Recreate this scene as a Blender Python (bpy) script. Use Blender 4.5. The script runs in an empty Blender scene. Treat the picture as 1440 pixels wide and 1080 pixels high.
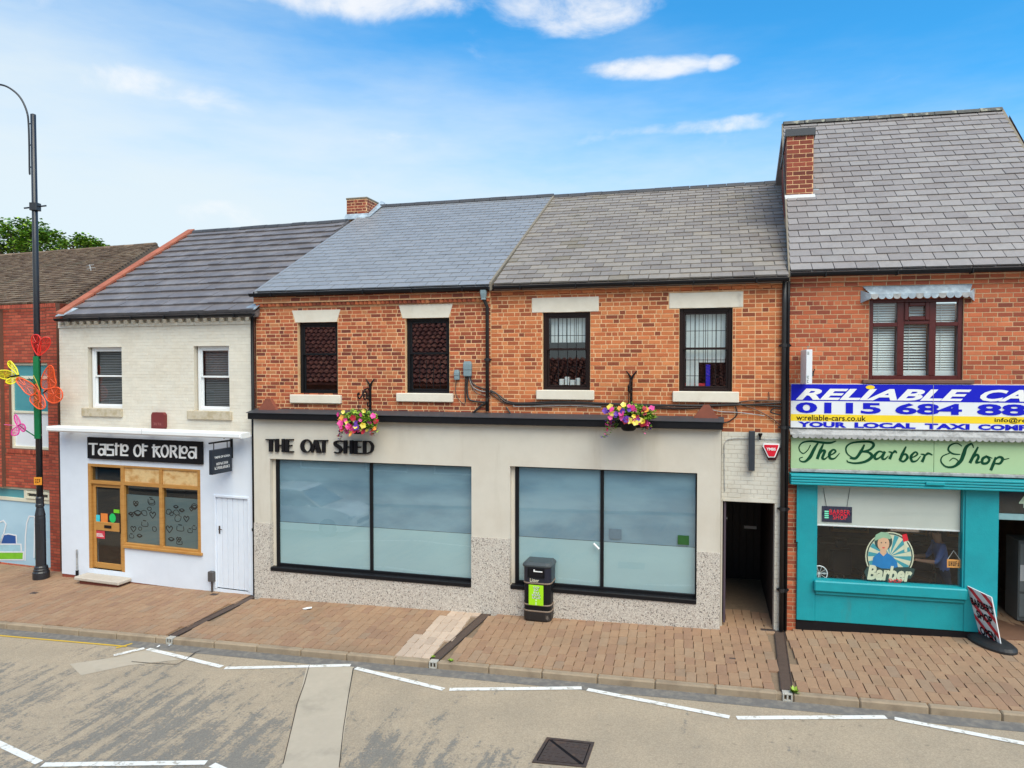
import bpy, math, random
from math import radians as rad, sin, cos, pi, sqrt, atan2
from mathutils import Vector, Matrix, noise as mnoise
random.seed(7)
V = Vector
sc = bpy.context.scene
COL = sc.collection
# ------------------------------------------------------------------ camera, sky, sun, exposure
FPX, CAMH, PITCH = 1000.0, 5.0, rad(1.5)
cam = bpy.data.cameras.new('camera'); camo = bpy.data.objects.new('camera', cam); COL.objects.link(camo)
cam.sensor_width = 36; cam.lens = FPX / 1440 * 36; cam.clip_start = .1; cam.clip_end = 2000
camo.location = (0, 0, CAMH); camo.rotation_euler = (pi / 2 - PITCH, 0, 0); sc.camera = camo
sc.view_settings.view_transform = 'Standard'; sc.view_settings.look = 'None'
sc.view_settings.exposure = 0.72; sc.view_settings.gamma = 1; sc.view_settings.use_curve_mapping = False
SUN_EL, SUN_AZ = rad(52), rad(158)            # azimuth clockwise from +Y (into the picture)
sun = bpy.data.lights.new('sun', 'SUN'); sun.energy = 2.75; sun.angle = rad(55); sun.color = (1, .83, .60)
suno = bpy.data.objects.new('sun', sun); COL.objects.link(suno); suno.location = (0, -20, 40)
sd = V((sin(SUN_AZ) * cos(SUN_EL), cos(SUN_AZ) * cos(SUN_EL), sin(SUN_EL)))
suno.rotation_euler = sd.to_track_quat('Z', 'Y').to_euler()

class NT:
    """small helper to write node trees"""
    def __init__(s, nt): s.t = nt; s.n = nt.nodes; s.l = nt.links
    def node(s, typ, ins=None, **kw):
        n = s.n.new(typ)
        for k, v in kw.items(): setattr(n, k, v)
        for k, v in (ins or {}).items(): s.put(n.inputs[k], v)
        return n
    def put(s, sock, v):
        if isinstance(v, bpy.types.NodeSocket): s.l.new(v, sock)
        elif isinstance(v, bpy.types.Node): s.l.new(v.outputs[0], sock)
        else:
            if sock.type == 'RGBA' and len(v) == 3: v = (*v, 1)
            sock.default_value = v
    def math(s, op, a, b=None, c=None, clamp=False):
        n = s.n.new('ShaderNodeMath'); n.operation = op; n.use_clamp = clamp
        for i, x in enumerate((a, b, c)):
            if x is not None: s.put(n.inputs[i], x)
        return n.outputs[0]
    def mix(s, fac, a, b, typ='MIX'):
        n = s.n.new('ShaderNodeMix'); n.data_type = 'RGBA'; n.blend_type = typ
        s.put(n.inputs[0], fac); s.put(n.inputs[6], a); s.put(n.inputs[7], b)
        return n.outputs[2]
    def noise(s, vec, scale, detail=4, rough=.55, dist=0):
        n = s.node('ShaderNodeTexNoise', {'Scale': scale, 'Detail': detail, 'Roughness': rough, 'Distortion': dist})
        if vec is not None: s.put(n.inputs['Vector'], vec)
        return n.outputs[0]
    def ramp(s, fac, stops, interp='LINEAR'):
        n = s.n.new('ShaderNodeValToRGB'); cr = n.color_ramp; cr.interpolation = interp
        while len(cr.elements) < len(stops): cr.elements.new(.5)
        for e, (p, c) in zip(cr.elements, stops):
            e.position = p; e.color = (*c, 1) if not isinstance(c, (int, float)) else (c, c, c, 1)
        s.put(n.inputs[0], fac); return n.outputs[0]
    def vmul(s, vec, k):
        n = s.n.new('ShaderNodeVectorMath'); n.operation = 'MULTIPLY'; s.put(n.inputs[0], vec); n.inputs[1].default_value = k
        return n.outputs[0]
    def step(s, x, a, b):
        n = s.n.new('ShaderNodeMapRange'); n.interpolation_type = 'SMOOTHSTEP'; s.put(n.inputs[0], x)
        n.inputs[1].default_value = a; n.inputs[2].default_value = b
        return n.outputs[0]

def make_world():
    w = bpy.data.worlds.new('World'); sc.world = w; w.use_nodes = True
    T = NT(w.node_tree); T.n.clear()
    S = .10
    sky = T.node('ShaderNodeTexSky', sky_type='NISHITA', sun_disc=False)
    sky.sun_elevation = SUN_EL; sky.sun_rotation = SUN_AZ; sky.air_density = 1.0; sky.dust_density = 1.0; sky.ozone_density = 2.0
    tc = T.node('ShaderNodeTexCoord'); d = tc.outputs['Generated']
    sep = T.node('ShaderNodeSeparateXYZ', {0: d}); x, y, z = sep.outputs
    az = T.math('ARCTAN2', x, y)
    el = T.math('ARCSINE', T.math('MINIMUM', T.math('MAXIMUM', z, -1.0), 1.0))
    # thin white haze low in the sky, reaching higher on the left, with soft streaks
    wob = T.noise(T.vmul(d, (2.2, 2.2, 9)), 1.6, 5, .6)
    h = T.math('ADD', el, T.math('MULTIPLY', T.math('SINE', T.math('ADD', az, .30)), .19))
    h = T.math('ADD', h, T.math('MULTIPLY', T.math('SUBTRACT', wob, .5), .22))
    haze = T.math('SUBTRACT', 1.0, T.step(h, .17, .55))
    col = T.mix(1.0, sky.outputs[0], (.28, 1.15, 1.52), 'MULTIPLY')
    k = 1 / S
    col = T.mix(T.math('MULTIPLY', haze, .93), col, (.50 * k, .555 * k, .575 * k))
    # cumulus: placed banks broken up by noise, and the same kind of cloud over the rest of the sky
    big = T.noise(T.vmul(d, (1, 1, 1.9)), 9.0, 9, .6, .35)
    den = T.step(T.math('ADD', T.noise(T.vmul(d, (1, 1, 2.6)), 2.3, 4, .5), T.math('MULTIPLY', T.math('SUBTRACT', T.math('ABSOLUTE', az), 2.1), .10)), .56, .80)
    banks = [(-.22, .470, .13, .026, .92), (.09, .462, .095, .030, .80), (-.05, .495, .06, .018, .75), (.18, .386, .08, .012, 1.0), (.285, .384, .02, .009, .8),
             (.30, .312, .13, .008, .55), (-.55, .335, .20, .016, .42), (-.12, .300, .22, .010, .36), (-.43, .19, .10, .02, .45)]
    for a0, e0, wa, we, k2 in banks:
        q = T.math('ADD', T.math('POWER', T.math('DIVIDE', T.math('SUBTRACT', az, a0), wa), 2.0), T.math('POWER', T.math('DIVIDE', T.math('SUBTRACT', el, e0), we), 2.0))
        den = T.math('MAXIMUM', den, T.math('MULTIPLY', T.math('SUBTRACT', 1.0, T.step(q, .0, 2.6)), k2))
    cl = T.math('MULTIPLY', T.step(T.math('ADD', den, T.math('MULTIPLY', T.math('SUBTRACT', big, .5), 2.4)), .28, 1.28), T.step(el, -.02, .06))
    ccol = T.mix(T.step(big, .35, .62), (.47 * k, .51 * k, .57 * k), (.62 * k, .62 * k, .62 * k))
    col = T.mix(T.math('MULTIPLY', cl, .86), col, ccol)
    bg = T.node('ShaderNodeBackground', {0: col, 1: S})
    out = T.node('ShaderNodeOutputWorld', {0: bg})
make_world()

# ------------------------------------------------------------------ frames: ground plane and house fronts
TH = rad(15)
ES, EN = V((cos(TH), -sin(TH), 0)), V((sin(TH), cos(TH), 0))     # along the street, across it towards the houses
GG = ES * .024 + EN * .02                                       # the street climbs to the right, pavement falls to the kerb
GC = -(GG.x * -.5 + GG.y * 14.5)
def gz(x, y): return GG.x * x + GG.y * y + GC
def ray(px, py):
    u = -(py - 540) / FPX
    return V(((px - 720) / FPX, cos(PITCH) + u * sin(PITCH), -sin(PITCH) + u * cos(PITCH)))
CAM = V((0, 0, CAMH))
def gp(px, py, dz=0):
    r = ray(px, py); t = (GC + dz - CAMH) / (r.z - GG.x * r.x - GG.y * r.y)
    return CAM + r * t
class Front:
    """a house front: u along it to the right, v into the house, z up"""
    def __init__(s, px, py, th, back=0):
        s.th = rad(th); s.d = V((cos(s.th), -sin(s.th), 0)); s.n = V((sin(s.th), cos(s.th), 0))
        s.o = gp(px, py) + s.n * back
        s.M = Matrix.Translation(s.o) @ Matrix.Rotation(-s.th, 4, 'Z')
        s.Mi = s.M.inverted()
    def p(s, px, py, v=0):
        r = ray(px, py); t = ((s.o + s.n * v - CAM).dot(s.n)) / r.dot(s.n)
        q = CAM + r * t - s.o
        return q.dot(s.d), q.z
    def P(s, px, py, v=0):
        u, z = s.p(px, py, v); return V((u, v, z))
    def r(s, x0, y0, x1, y1, v=0):
        ym, xm = (y0 + y1) / 2, (x0 + x1) / 2
        return s.p(x0, ym, v)[0], s.p(x1, ym, v)[0], s.p(xm, y1, v)[1], s.p(xm, y0, v)[1]
    def ground(s, u, v=0):
        w = s.o + s.d * u + s.n * v
        return gz(w.x, w.y) - s.o.z
    def onroof(s, px, py, A, B, C):
        r = s.Mi.to_3x3() @ ray(px, py); o = s.Mi @ CAM; n = (B - A).cross(C - A)
        return o + r * ((A - o).dot(n) / r.dot(n))

# ------------------------------------------------------------------ materials
MATS = {}
def mat(name, col, rough=.7, col2=None, nscale=3, namt=.12, bump=0, bscale=60, rand=0, ramp=None, metal=0, spec=.5, stain=None, stretch=None, speck=None, coat=0, detail=5):
    if name in MATS: return MATS[name]
    m = bpy.data.materials.new(name); m.use_nodes = True; MATS[name] = m
    T = NT(m.node_tree); b = T.n['Principled BSDF']
    geo = T.node('ShaderNodeNewGeometry'); pos = geo.outputs['Position']
    vec = T.vmul(pos, stretch) if stretch else pos
    c = None
    if ramp or rand:
        oi = T.node('ShaderNodeObjectInfo')
        r = T.math('FRACT', T.math('ADD', oi.outputs['Random'], geo.outputs['Random Per Island']))
        r2 = T.math('FRACT', T.math('MULTIPLY', r, 7.31))
    if ramp: c = T.ramp(r, ramp)
    else: c = T.node('ShaderNodeRGB').outputs[0]; c.default_value = (*col, 1)
    n1 = T.noise(vec, nscale, detail, .6)
    if col2: c = T.mix(T.step(n1, .42, .66), c, col2)
    if rand: c = T.mix(1.0, c, T.node('ShaderNodeCombineColor', {0: T.math('ADD', T.math('MULTIPLY', r2, rand), 1 - rand / 2), 1: T.math('ADD', T.math('MULTIPLY', r2, rand), 1 - rand / 2), 2: T.math('ADD', T.math('MULTIPLY', r2, rand), 1 - rand / 2)}), 'MULTIPLY')
    n2 = T.noise(vec, nscale * 3.7, detail, .65)
    f = T.math('ADD', T.math('MULTIPLY', T.math('SUBTRACT', T.math('ADD', T.math('MULTIPLY', n1, .5), T.math('MULTIPLY', n2, .5)), .5), namt * 6), 1.0)
    c = T.mix(1.0, c, T.node('ShaderNodeCombineColor', {0: f, 1: f, 2: f}), 'MULTIPLY')
    if stain:                                    # (colour, scale, low, high, stretch)
        s3 = T.noise(T.vmul(pos, stain[4]), stain[1], 6, .6)
        c = T.mix(T.math('MULTIPLY', T.step(s3, stain[2], stain[3]), stain[5] if len(stain) > 5 else .8), c, stain[0])
    if speck:                                    # list of (colour, scale, threshold)
        for sc_, ss, lo in speck:
            vo = T.node('ShaderNodeTexVoronoi', {'Vector': pos, 'Scale': ss}); 
            hh = T.node('ShaderNodeSeparateColor', {0: vo.outputs['Color']})
            c = T.mix(T.math('MULTIPLY', T.math('GREATER_THAN', hh.outputs[0], lo), .85), c, sc_)
    T.put(b.inputs['Base Color'], c)
    T.put(b.inputs['Roughness'], T.math('ADD', T.math('MULTIPLY', T.math('SUBTRACT', n2, .5), .25), rough, clamp=True))
    b.inputs['Metallic'].default_value = metal; b.inputs['Specular IOR Level'].default_value = spec
    if coat: b.inputs['Coat Weight'].default_value = coat; b.inputs['Coat Roughness'].default_value = .08
    if bump:
        bn = T.node('ShaderNodeBump', {'Strength': 1.0, 'Distance': bump, 'Height': T.noise(vec, bscale, 4, .6)})
        T.put(b.inputs['Normal'], bn)
    return m
def glass(name, tint=(.9, .95, .95), refl=1.0, rough=0.0, dark=0.0):
    m = bpy.data.materials.new(name); m.use_nodes = True; MATS[name] = m
    T = NT(m.node_tree); T.n.clear()
    fr = T.math('ADD', .04, T.math('MULTIPLY', .96, T.math('POWER', T.node('ShaderNodeLayerWeight', {0: .5}).outputs['Facing'], 5.0)))
    geo = T.node('ShaderNodeNewGeometry')
    bn = T.node('ShaderNodeBump', {'Strength': .15, 'Distance': .004, 'Height': T.noise(geo.outputs['Position'], 1.6, 2, .5)})
    tr = T.node('ShaderNodeBsdfTransparent', {0: tint}); gl = T.node('ShaderNodeBsdfGlossy', {0: (1, 1, 1), 'Roughness': rough, 'Normal': bn})
    mx = T.node('ShaderNodeMixShader', {0: T.math('ADD', T.math('MULTIPLY', fr, 1.35 * refl), .03 * refl, clamp=True), 1: tr, 2: gl})
    T.node('ShaderNodeOutputMaterial', {0: mx}); return m
def film(name, col, alpha, rough=.25, col2=None):
    """frosted privacy film on glass: part diffuse, part see-through, with a sheen"""
    m = bpy.data.materials.new(name); m.use_nodes = True; MATS[name] = m
    T = NT(m.node_tree); T.n.clear()
    geo = T.node('ShaderNodeNewGeometry'); n = T.noise(T.vmul(geo.outputs['Position'], (.5, .5, 1.6)), 1.1, 4, .55)
    c = T.mix(T.step(n, .35, .7), col, col2 or col)
    df = T.node('ShaderNodeBsdfDiffuse', {0: c}); tr = T.node('ShaderNodeBsdfTransparent', {0: (.8, .9, .95)})
    m1 = T.node('ShaderNodeMixShader', {0: alpha, 1: tr, 2: df})
    gl = T.node('ShaderNodeBsdfGlossy', {0: (1, 1, 1), 'Roughness': rough})
    fr = T.math('ADD', .04, T.math('MULTIPLY', .96, T.math('POWER', T.node('ShaderNodeLayerWeight', {0: .5}).outputs['Facing'], 5.0)))
    mx = T.node('ShaderNodeMixShader', {0: T.math('MULTIPLY', fr, 1.3, clamp=True), 1: m1, 2: gl})
    T.node('ShaderNodeOutputMaterial', {0: mx}); return m
def mesh_net(name, col, cover=.6):
    m = bpy.data.materials.new(name); m.use_nodes = True; MATS[name] = m
    T = NT(m.node_tree); T.n.clear()
    df = T.node('ShaderNodeBsdfDiffuse', {0: col}); tl = T.node('ShaderNodeBsdfTranslucent', {0: col}); tr = T.node('ShaderNodeBsdfTransparent')
    a = T.node('ShaderNodeMixShader', {0: .4, 1: df, 2: tl})
    geo = T.node('ShaderNodeNewGeometry'); n = T.noise(geo.outputs['Position'], 30, 2)
    mx = T.node('ShaderNodeMixShader', {0: T.math('ADD', T.math('MULTIPLY', n, .4), cover - .2), 1: tr, 2: a})
    T.node('ShaderNodeOutputMaterial', {0: mx}); return m
def emit(name, col, st):
    m = bpy.data.materials.new(name); m.use_nodes = True; MATS[name] = m
    T = NT(m.node_tree); T.n.clear(); T.node('ShaderNodeOutputMaterial', {0: T.node('ShaderNodeEmission', {0: col, 1: st})}); return m

def L(r, g, b):                                  # sRGB 0-255 to linear
    f = lambda c: (c / 255 / 12.92) if c < 10.3 else ((c / 255 + .055) / 1.055) ** 2.4
    return (f(r), f(g), f(b))
BR_O = mat('brick_orange', (0, 0, 0), .85, ramp=[(0, (.16, .036, .022)), (.25, (.28, .062, .028)), (.55, (.40, .097, .038)), (.85, (.48, .135, .052)), (1, (.53, .20, .082))], rand=.3, nscale=9, namt=.10, bump=.004, bscale=90, stain=((.09, .035, .025), .9, .56, .78, (1, 1, .7), .55))
BR_O2 = mat('brick_bright_orange', (0, 0, 0), .85, ramp=[(0, (.23, .055, .024)), (.2, (.39, .10, .036)), (.6, (.52, .147, .05)), (1, (.58, .20, .072))], rand=.22, nscale=9, namt=.10, bump=.004, bscale=90, stain=((.16, .05, .03), .8, .6, .8, (1, 1, .7), .5))
BR_B = mat('brick_red_orange', (0, 0, 0), .85, ramp=[(0, (.22, .050, .028)), (.25, (.36, .082, .036)), (.65, (.455, .112, .045)), (1, (.52, .155, .066))], rand=.2, nscale=9, namt=.08, bump=.003, bscale=90, stain=((.20, .06, .04), .8, .58, .8, (1, 1, .7), .5))
BR_R = mat('brick_smooth_red', (0, 0, 0), .8, ramp=[(0, (.30, .048, .026)), (.5, (.43, .072, .036)), (1, (.50, .10, .05))], rand=.2, nscale=8, namt=.10, bump=.003, bscale=80)
BR_DK = mat('brick_dark_red', (0, 0, 0), .85, ramp=[(0, (.13, .03, .02)), (1, (.30, .065, .035))], rand=.2, nscale=9, namt=.1, bump=.004, bscale=80)  # the dark red-brown brick of chimneys, parapet and outer walls
BR_W = mat('brick_cream_paint', (.72, .67, .575), .75, col2=(.67, .61, .51), rand=.07, nscale=1.6, namt=.05, bump=.003, bscale=50, stain=((.42, .36, .27), 1.8, .64, .86, (1, 1, .5), .5))
BR_G = mat('brick_grey_paint', (.60, .57, .50), .75, col2=(.52, .48, .41), rand=.06, nscale=1.8, namt=.06, bump=.004, bscale=50, stain=((.34, .28, .22), 2.2, .62, .82, (1, 1, .5), .6))
MORT = mat('mortar_lime', (.78, .49, .27), .95, col2=(.62, .35, .175), nscale=4, namt=.1, bump=.004, bscale=120)
MORT_R = mat('mortar_dark', (.16, .075, .05), .95, nscale=6, namt=.12)
MORT_B = mat('mortar_tan', (.56, .37, .22), .95, col2=(.44, .26, .15), nscale=4, namt=.1, bump=.003, bscale=120)
MORT_W = mat('mortar_cream_paint', (.62, .56, .46), .85, nscale=3, namt=.07)
MORT_G = mat('mortar_grey_paint', (.47, .43, .37), .85, nscale=3, namt=.08)
RENDER = mat('cream_render', (.61, .565, .49), .85, col2=(.57, .52, .445), nscale=1.1, namt=.045, bump=.0025, bscale=140, stain=((.40, .345, .27), 1.5, .55, .82, (1.4, 1.4, .22), .5))
RENDER_B = mat('pale_blue_render', (.72, .77, .86), .8, col2=(.68, .73, .82), nscale=1.0, namt=.03, bump=.002, bscale=120, stain=((.50, .51, .52), 1.8, .60, .86, (1.4, 1.4, .2), .5))
PEBBLE = mat('pebbledash', (.50, .45, .40), .9, nscale=6, namt=.06, bump=.006, bscale=110, speck=[((.62, .57, .50), 58, .60), ((.36, .30, .26), 62, .82), ((.10, .085, .08), 58, .90), ((.70, .66, .60), 80, .86)])
STONE = mat('painted_stone', (.72, .66, .56), .8, col2=(.66, .60, .50), nscale=2.5, namt=.05, bump=.002, bscale=80, stain=((.36, .32, .27), 3, .62, .8, (1, 1, .6), .6))
STONE_O = mat('weathered_sill', (.52, .45, .34), .9, col2=(.38, .31, .20), nscale=5, namt=.12, bump=.004, bscale=60)
WHITE = mat('white_pvc', (.78, .79, .80), .35, nscale=2, namt=.03)
WHITE2 = mat('white_painted_metal', (.82, .83, .84), .4, nscale=2, namt=.03, stain=((.5, .48, .45), 3, .62, .85, (1, 1, .3), .4))
CREAMF = mat('cream_frame', (.70, .66, .52), .5, nscale=2, namt=.05)
BLACK = mat('black_paint', (.008, .008, .010), .45, nscale=5, namt=.2, spec=.22)
BLACKM = mat('black_matt', (.008, .007, .009), .65, nscale=5, namt=.2, spec=.2)
BLACKP = mat('black_old_pipe', (.016, .014, .015), .5, nscale=7, namt=.25, stain=((.20, .17, .15), 9, .63, .74, (1, 1, .5), .7))
LAMPB = mat('lamp_black', (.016, .018, .024), .42, nscale=5, namt=.2, stain=((.20, .2, .2), 14, .70, .78, (1, 1, 1), .7), coat=.2)
BROWN = mat('dark_brown_upvc', (.018, .009, .008), .4, nscale=4, namt=.15, spec=.25)
MAROON = mat('maroon_frame', (.085, .014, .013), .32, nscale=4, namt=.15)
WOOD = mat('honey_wood', (.50, .25, .065), .5, col2=(.42, .19, .045), nscale=4, namt=.08, stretch=(1, 1, 6), bump=.001, bscale=60)
OSB = mat('bare_plywood', (.72, .50, .24), .65, col2=(.50, .26, .08), nscale=3.6, namt=.14, stretch=(1, 1, 1.6))
TEAL = mat('teal_paint', (.003, .31, .36), .5, col2=(.003, .265, .315), nscale=1.6, namt=.07, bump=.0025, bscale=35, stain=((.05, .19, .19), 3.2, .56, .80, (1.3, 1.3, .35), .55))
SAGE = mat('sage_board', (.385, .54, .305), .5, nscale=1.5, namt=.03, stain=((.36, .5, .30), 2, .62, .85, (1, 1, .4), .4))
DKGREEN = mat('dark_green_print', (.004, .055, .025), .6, namt=.03, spec=.15)
LEAD = mat('lead_flashing', (.30, .36, .42), .5, col2=(.42, .50, .56), nscale=6, namt=.15, bump=.003, bscale=25, metal=.1)
LEADW = mat('old_painted_lead', (.40, .40, .40), .75, col2=(.22, .22, .22), nscale=7, namt=.2, bump=.004, bscale=30)
SLATE_N = mat('slate_blue_grey', (.27, .275, .29), .42, rand=.12, nscale=3, namt=.08, bump=.002, bscale=40, col2=(.24, .245, .26), spec=.5)
SLATE_O = mat('slate_weathered', (0, 0, 0), .62, ramp=[(0, (.215, .185, .165)), (.3, (.25, .218, .195)), (.6, (.275, .24, .21)), (.92, (.29, .25, .21)), (1, (.22, .185, .14))], rand=.10, nscale=4, namt=.13, bump=.003, bscale=40, stain=((.09, .085, .06), 1.6, .58, .76, (1, 1, 1), .55))
SLATE_B = mat('slate_grey_big', (0, 0, 0), .55, ramp=[(0, (.225, .20, .195)), (.5, (.255, .23, .225)), (1, (.285, .26, .25))], rand=.10, nscale=4, namt=.12, bump=.003, bscale=40, stain=((.28, .275, .27), 1.3, .57, .76, (1, 1, 1), .5))
CONC_T = mat('dark_concrete_tile', (.165, .148, .15), .5, rand=.06, nscale=2, namt=.12, bump=.002, bscale=60, col2=(.21, .19, .19))
TILE_BR = mat('brown_clay_tile', (0, 0, 0), .9, ramp=[(0, (.10, .064, .042)), (.5, (.165, .108, .07)), (1, (.23, .165, .11))], rand=.25, nscale=5, namt=.15, stain=((.17, .15, .10), 1.5, .55, .75, (1, 1, 1), .6))
TILE_RED = mat('red_coping_tile', (.42, .13, .07), .75, rand=.2, nscale=6, namt=.12, col2=(.35, .10, .055))
PANT = mat('red_pantile', (0, 0, 0), .8, ramp=[(0, (.28, .09, .07)), (.5, (.45, .14, .10)), (1, (.55, .20, .13))], rand=.2, nscale=6, namt=.12)
RIDGE = mat('ridge_dark', (.06, .06, .068), .6, rand=.3, nscale=6, namt=.15)
RIDGE_L = mat('ridge_lichen', (.10, .10, .095), .85, rand=.2, nscale=9, namt=.2, stain=((.34, .33, .26), 7, .52, .64, (1, 1, 1), .9), bump=.006, bscale=40)
VERGE = mat('verge_mortar', (.22, .185, .14), .9, nscale=8, namt=.2, bump=.005, bscale=60)
PAVER = mat('block_paver', (0, 0, 0), .85, ramp=[(0, (.29, .172, .11)), (.2, (.315, .185, .112)), (.5, (.33, .203, .122)), (.75, (.342, .212, .128)), (.92, (.325, .213, .135)), (1, (.295, .198, .132))], rand=.06, nscale=6, namt=.11, bump=.003, bscale=70, stain=((.20, .135, .085), .9, .50, .74, (1, 1, 1), .5))
PAVER_P = mat('pale_paver', (0, 0, 0), .85, ramp=[(0, (.46, .35, .27)), (1, (.56, .43, .33))], rand=.12, nscale=6, namt=.08, bump=.003, bscale=70)
SAND = mat('jointing_sand', (.21, .15, .10), .95, nscale=9, namt=.2)
KERB = mat('kerb_concrete', (.32, .245, .17), .9, rand=.14, nscale=4, namt=.12, bump=.005, bscale=60, stain=((.22, .165, .115), 2.5, .50, .70, (1, 1, 1), .8))
CHANNEL = mat('drain_channel', (.085, .055, .042), .7, nscale=14, namt=.25, bump=.006, bscale=45)
ROADP = mat('road_paint', (.74, .73, .70), .8, nscale=7, namt=.07, stain=((.36, .32, .26), 11, .52, .66, (1, 1, 1), .85))
YELLOW = mat('yellow_line', (.62, .40, .035), .8, nscale=7, namt=.12, stain=((.34, .29, .2), 4, .56, .70, (1, 1, 1), .8))
IRON = mat('cast_iron', (.075, .055, .05), .55, nscale=14, namt=.2, bump=.004, bscale=40, metal=.3, stain=((.16, .09, .06), 5, .55, .7, (1, 1, 1), .5))
FR_UP = film('frosted_film_upper', (.31, .45, .54), .86, .10, (.20, .31, .40))
FR_LO = film('frosted_film_lower', (.42, .57, .60), .95, .22, (.39, .53, .57))
FR_KO = film('frosted_film_drawn', (.34, .44, .46), .90, .15, (.26, .36, .38))
FR_RED = film('pale_blue_film', L(178, 210, 228), .96, .2, L(166, 200, 220))
GLASS = glass('window_glass')
GLASS_S = glass('shop_window_glass', (.93, .95, .95), .6)
GLASS_U = glass('upper_window_glass', (.5, .5, .5), 2.2)
GLASS_D = glass('window_glass_tinted', (.55, .6, .6), 1.15)
TEALGL = film('teal_pane_reflection', L(88, 158, 168), .9, .12, L(70, 140, 152))  # teal reflection in the panes, put in as a flat colour
ROOM = mat('room_dark', (.09, .075, .065), .9, nscale=1, namt=.1)
ROOM2 = mat('shop_room', (.20, .13, .095), .9, nscale=1.5, namt=.2, col2=(.12, .085, .07))
BLIND = mat('blind_white', (.72, .74, .74), .6, nscale=2, namt=.03)
INK = mat('black_ink', (.008, .008, .011), .6, namt=.05, spec=.15)
PRINTW = mat('white_print', (.80, .80, .80), .5, namt=.02)
BLUEP = mat('royal_blue_print', (.008, .012, .50), .5, namt=.03, spec=.2)
WHITEP = mat('white_sign_board', (.74, .76, .80), .35, namt=.03, nscale=1.5)
YELP = mat('yellow_print', (.86, .62, .02), .4, namt=.03)
REDP = mat('red_print', (.60, .02, .035), .4, namt=.05)
GREEN_L = mat('lime_poster', (.36, .72, .01), .45, namt=.03)
CABLE = mat('cable_black', (.018, .015, .015), .55, nscale=9, namt=.2)
CABLE_B = mat('cable_brown', (.10, .055, .04), .6, nscale=9, namt=.2)
GREYBOX = mat('grey_cabinet', (.19, .26, .29), .5, nscale=5, namt=.1)
DKRED = mat('dark_red_box', (.16, .022, .022), .5, nscale=6, namt=.15)
def leafmat(name, a, b):
    m = mat(name, a, .55, ramp=[(0, a), (1, b)], rand=.4, nscale=5, namt=.1); return m
LEAF_D = leafmat('leaf_green', (.06, .15, .014), (.16, .33, .03))
LEAF_Y = leafmat('leaf_lime', (.13, .26, .014), (.34, .48, .05))
BARK = mat('bark', (.10, .075, .05), .9, nscale=8, namt=.2, bump=.01, bscale=20)
PINK = leafmat('petal_pink', (.62, .015, .20), (.78, .10, .36)); PURPLE = leafmat('petal_purple', (.07, .01, .25), (.16, .04, .40))
PYEL = leafmat('petal_yellow', (.72, .52, .02), (.82, .70, .18)); PORG = leafmat('petal_orange', (.75, .20, .015), (.85, .36, .06)); PRED = leafmat('petal_red', (.25, .008, .02), (.5, .02, .04))

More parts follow.
